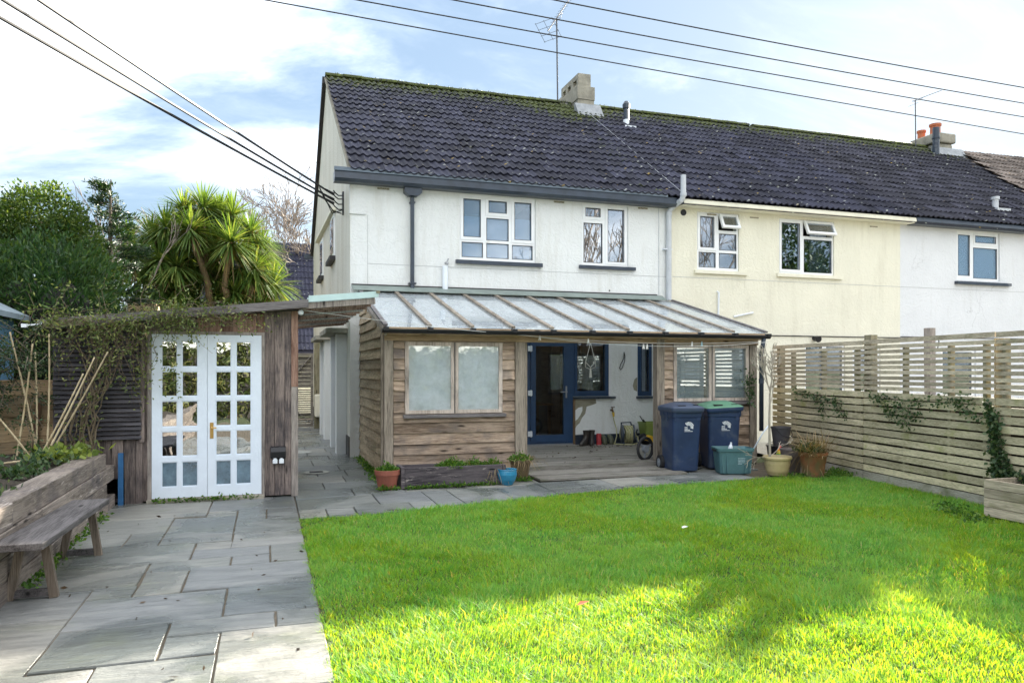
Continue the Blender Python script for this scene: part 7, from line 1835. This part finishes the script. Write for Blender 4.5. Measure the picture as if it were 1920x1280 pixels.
ivy("ivy", "ivy trail across the fence between the two post lines", [[(8.55, 1.22), (8.2, 1.18), (7.7, 1.14), (7.1, 1.20), (6.55, 1.22)], [(8.3, 1.18), (8.1, .98), (7.85, .92), (7.7, .80)], [(7.95, 1.1), (7.75, 1.0), (7.5, .98)], [(6.9, 1.2), (6.7, 1.08), (6.5, 1.02)]], 165, .040, .045)
ivy("ivy", "dense ivy climbing the fence above the corner planter", [[(6.30, .40), (6.33, .7), (6.35, 1.0), (6.42, 1.2)], [(6.18, .38), (6.22, .6), (6.26, .9), (6.30, 1.1)], [(6.36, .42), (6.15, .45), (5.9, .43), (5.6, .42)], [(6.1, .40), (6.12, .55), (6.2, .62)]], 340, .05, .035)
IV = thing("ivy", "small ivy spray on the clapboards beside the dark downpipe", "ivy", (7.62, 10.6, 1.3))
P = [(7.66 + rng.gauss(0, .05), 10.62 + rng.gauss(-.02, .02), 1.28 + rng.gauss(0, .16)) for i in range(220)]
v, q = leaf_quads(np.array(P), .045, .7, 0, .8, np.tile((0, -.6, -.3), (220, 1))); np_mesh("leaves", v, q, l_ivy, IV)
P, D = [], []
for (x0, y0, x1, y1, n_, s_) in ((1.50, 10.0, 1.57, 13.4, 1100, .05), (1.72, 9.68, 3.0, 9.69, 420, .025), (7.3, 9.1, 8.2, 8.9, 380, .10), (8.1, 9.0, 8.35, 9.4, 300, .09), (1.38, 9.66, 1.62, 9.70, 160, .035), (3.3, 9.85, 3.55, 9.9, 120, .04), (-1.25, 9.56, -.1, 9.57, 260, .02), (-1.6, 5.9, -1.63, 8.9, 420, .03), (6.9, 5.7, 7.35, 6.6, 420, .09)):
    for i in range(n_):
        t_ = rng.random(); P.append((x0 + (x1 - x0) * t_ + rng.gauss(0, s_), y0 + (y1 - y0) * t_ + rng.gauss(0, s_ * .6), .008 + abs(rng.gauss(0, .022)))); D.append((rng.gauss(0, .7), rng.gauss(0, .7), .5))
v, q = leaf_quads(np.array(P), .04, .55, .2, .8, np.array(D)); wd_ = stuff(np_mesh("weeds", v, q, l_herb)); tag(wd_, "small weeds and moss growing along the wall and paving edges", "weeds")
P = [(rng.uniform(3.7, 5.9), rng.uniform(10.9, 13.4), .103) for i in range(70)] + [(rng.uniform(-1.5, .3), rng.uniform(3, 9), .006) for i in range(50)] + [(rng.uniform(5.5, 6.7), rng.uniform(12.9, 13.3), .103) for i in range(60)]
v, q = leaf_quads(np.array(P), .045, .4, -.2, .25, npr.normal(size=(180, 3)) * np.array([1, 1, .08])); db = stuff(np_mesh("leaf_litter", v, q, leafmat("dry leaf litter", (0.03, 0.02, 0.012), (0.10, 0.06, 0.03), None, .1))); tag(db, "scattered dry leaf litter on the decking and paving", "leaf litter")

# ------------------------------------------------------------------ the lawn's grass
def grass_mat():
    m, nt, b = new_mat("lawn grass")
    out = nt.nodes['Material Output']; g = nd(nt, 'ShaderNodeNewGeometry')
    col = ramp(nt, g.outputs['Random Per Island'], [(0.0, (0.055, 0.22, 0.04)), (0.5, (0.125, 0.38, 0.065)), (0.82, (0.19, 0.44, 0.08)), (0.94, (0.30, 0.44, 0.12)), (1.0, (0.52, 0.46, 0.24))])
    f_ = noise(nt, g.outputs['Position'], 1.3, 4, .6)
    col = mixcol(nt, ramp(nt, f_, [(.38, (0, 0, 0)), (.68, (1, 1, 1))]), col, mixcol(nt, .55, col, (0.23, 0.42, 0.07)))
    f2 = noise(nt, g.outputs['Position'], 4.5, 3, .6)
    col = mixcol(nt, ramp(nt, f2, [(.55, (0, 0, 0)), (.75, (.6,) * 3)]), col, (0.07, 0.19, 0.04))
    nt.links.new(col, b.inputs['Base Color']); b.inputs['Roughness'].default_value = .55; b.inputs['Specular IOR Level'].default_value = .14
    tl = nd(nt, 'ShaderNodeBsdfTranslucent'); nt.links.new(mixcol(nt, 1.0, col, (2.6, 1.5, 0.2), 'MULTIPLY'), tl.inputs[0])
    mx = nd(nt, 'ShaderNodeMixShader'); mx.inputs[0].default_value = .42
    nt.links.new(b.outputs[0], mx.inputs[1]); nt.links.new(tl.outputs[0], mx.inputs[2]); nt.links.new(mx.outputs[0], out.inputs[0])
    return m
N = 520000
X = npr.uniform(.30, 8.6, N); Yg = 9.35 - (9.35 - 2.0) * npr.uniform(0, 1, N) ** .78
edge = np.interp(X, [.3, 1.1, 2.4, 3.9, 5.6, 7.0, 8.6], [8.19, 8.19, 8.46, 8.84, 9.03, 9.22, 9.30])
ok = (Yg < edge + npr.normal(0, .02, N)) & (X < 7.9 + .16 * (Yg - 6.54) - .02) & (X > .33 + .022 * np.sin(Yg * 9) + .015 * np.sin(Yg * 23) + npr.normal(0, .016, N)) & ~((X > 7.25) & (Yg < 6.05))
ok &= np.abs(X * math.cos(CAM_YAW) - Yg * math.sin(CAM_YAW)) < .80 * (X * math.sin(CAM_YAW) + Yg * math.cos(CAM_YAW)) + .6
X, Yg = X[ok], Yg[ok]; n = len(X)
clump = np.sin(X * 7.3 + np.sin(Yg * 5.1) * 2) * np.sin(Yg * 6.7 + np.cos(X * 4.3) * 2)
L = np.clip(npr.normal(.048, .014, n) * (1 + .38 * clump) * (1 + .25 * np.sin(X * 1.7 + 1) * np.sin(Yg * 2.1)), .012, .12) * (1 + .35 * (npr.uniform(0, 1, n) > .96))
az = npr.uniform(0, 2 * np.pi, n) * .75 + 2.2 * np.sin(X * 2.3 + np.sin(Yg * 1.9) * 1.5); lean = np.abs(npr.normal(.50, .34, n)) + .16 * clump
d = np.stack([np.cos(az) * np.sin(lean), np.sin(az) * np.sin(lean), np.cos(lean)], 1)
sd = np.stack([-np.sin(az + npr.normal(0, .5, n)), np.cos(az), np.zeros(n)], 1)
w_ = npr.uniform(.0030, .0060, n)[:, None] * (1 + .10 * Yg[:, None] / 4)
base = np.stack([X, Yg, np.full(n, -.022)], 1)
mid = base + d * L[:, None] * .55
tip = base + d * L[:, None] + np.stack([np.cos(az), np.sin(az), -np.ones(n) * .6], 1) * (L * .18)[:, None]
V = np.stack([base - sd * w_ / 2, base + sd * w_ / 2, mid + sd * w_ * .42, mid - sd * w_ * .42, tip + sd * w_ * .05, tip - sd * w_ * .05], 1).reshape(-1, 3)
k0 = np.arange(n)[:, None] * 6
Q = np.concatenate([k0 + np.array([0, 1, 2, 3]), k0 + np.array([3, 2, 4, 5])], 1).reshape(-1, 4)
gl_ = stuff(np_mesh("lawn_grass", V, Q, grass_mat())); tag(gl_, "bright green unmown grass covering the lawn", "grass")

bare_tree("tall bare tree across the gardens, mirrored in the right bedroom window", (17.0, -11, 0), 11.5, 4, 0.5, 3, m_twig_far, 0.22, 0.15, (0, 0), .02)
bare_tree("tall bare tree further right, mirrored in the cream house's small window", (25.5, -12, 0), 12.0, 4, 0.5, 3, m_twig_far, 0.22, 0.15, (0, 0), .02)
leafy_tree("evergreen_tree", "tall dark evergreen mirrored in the cream house's wide window", (31.5, -12, 0), [((31.5, -12, 8.5), (2.2, 2, 3.2)), ((30.5, -12, 5.5), (3, 2.5, 3)), ((33, -12, 6), (2.8, 2.5, 3))], l_conif, 14000, .32, .35, .3, 8)
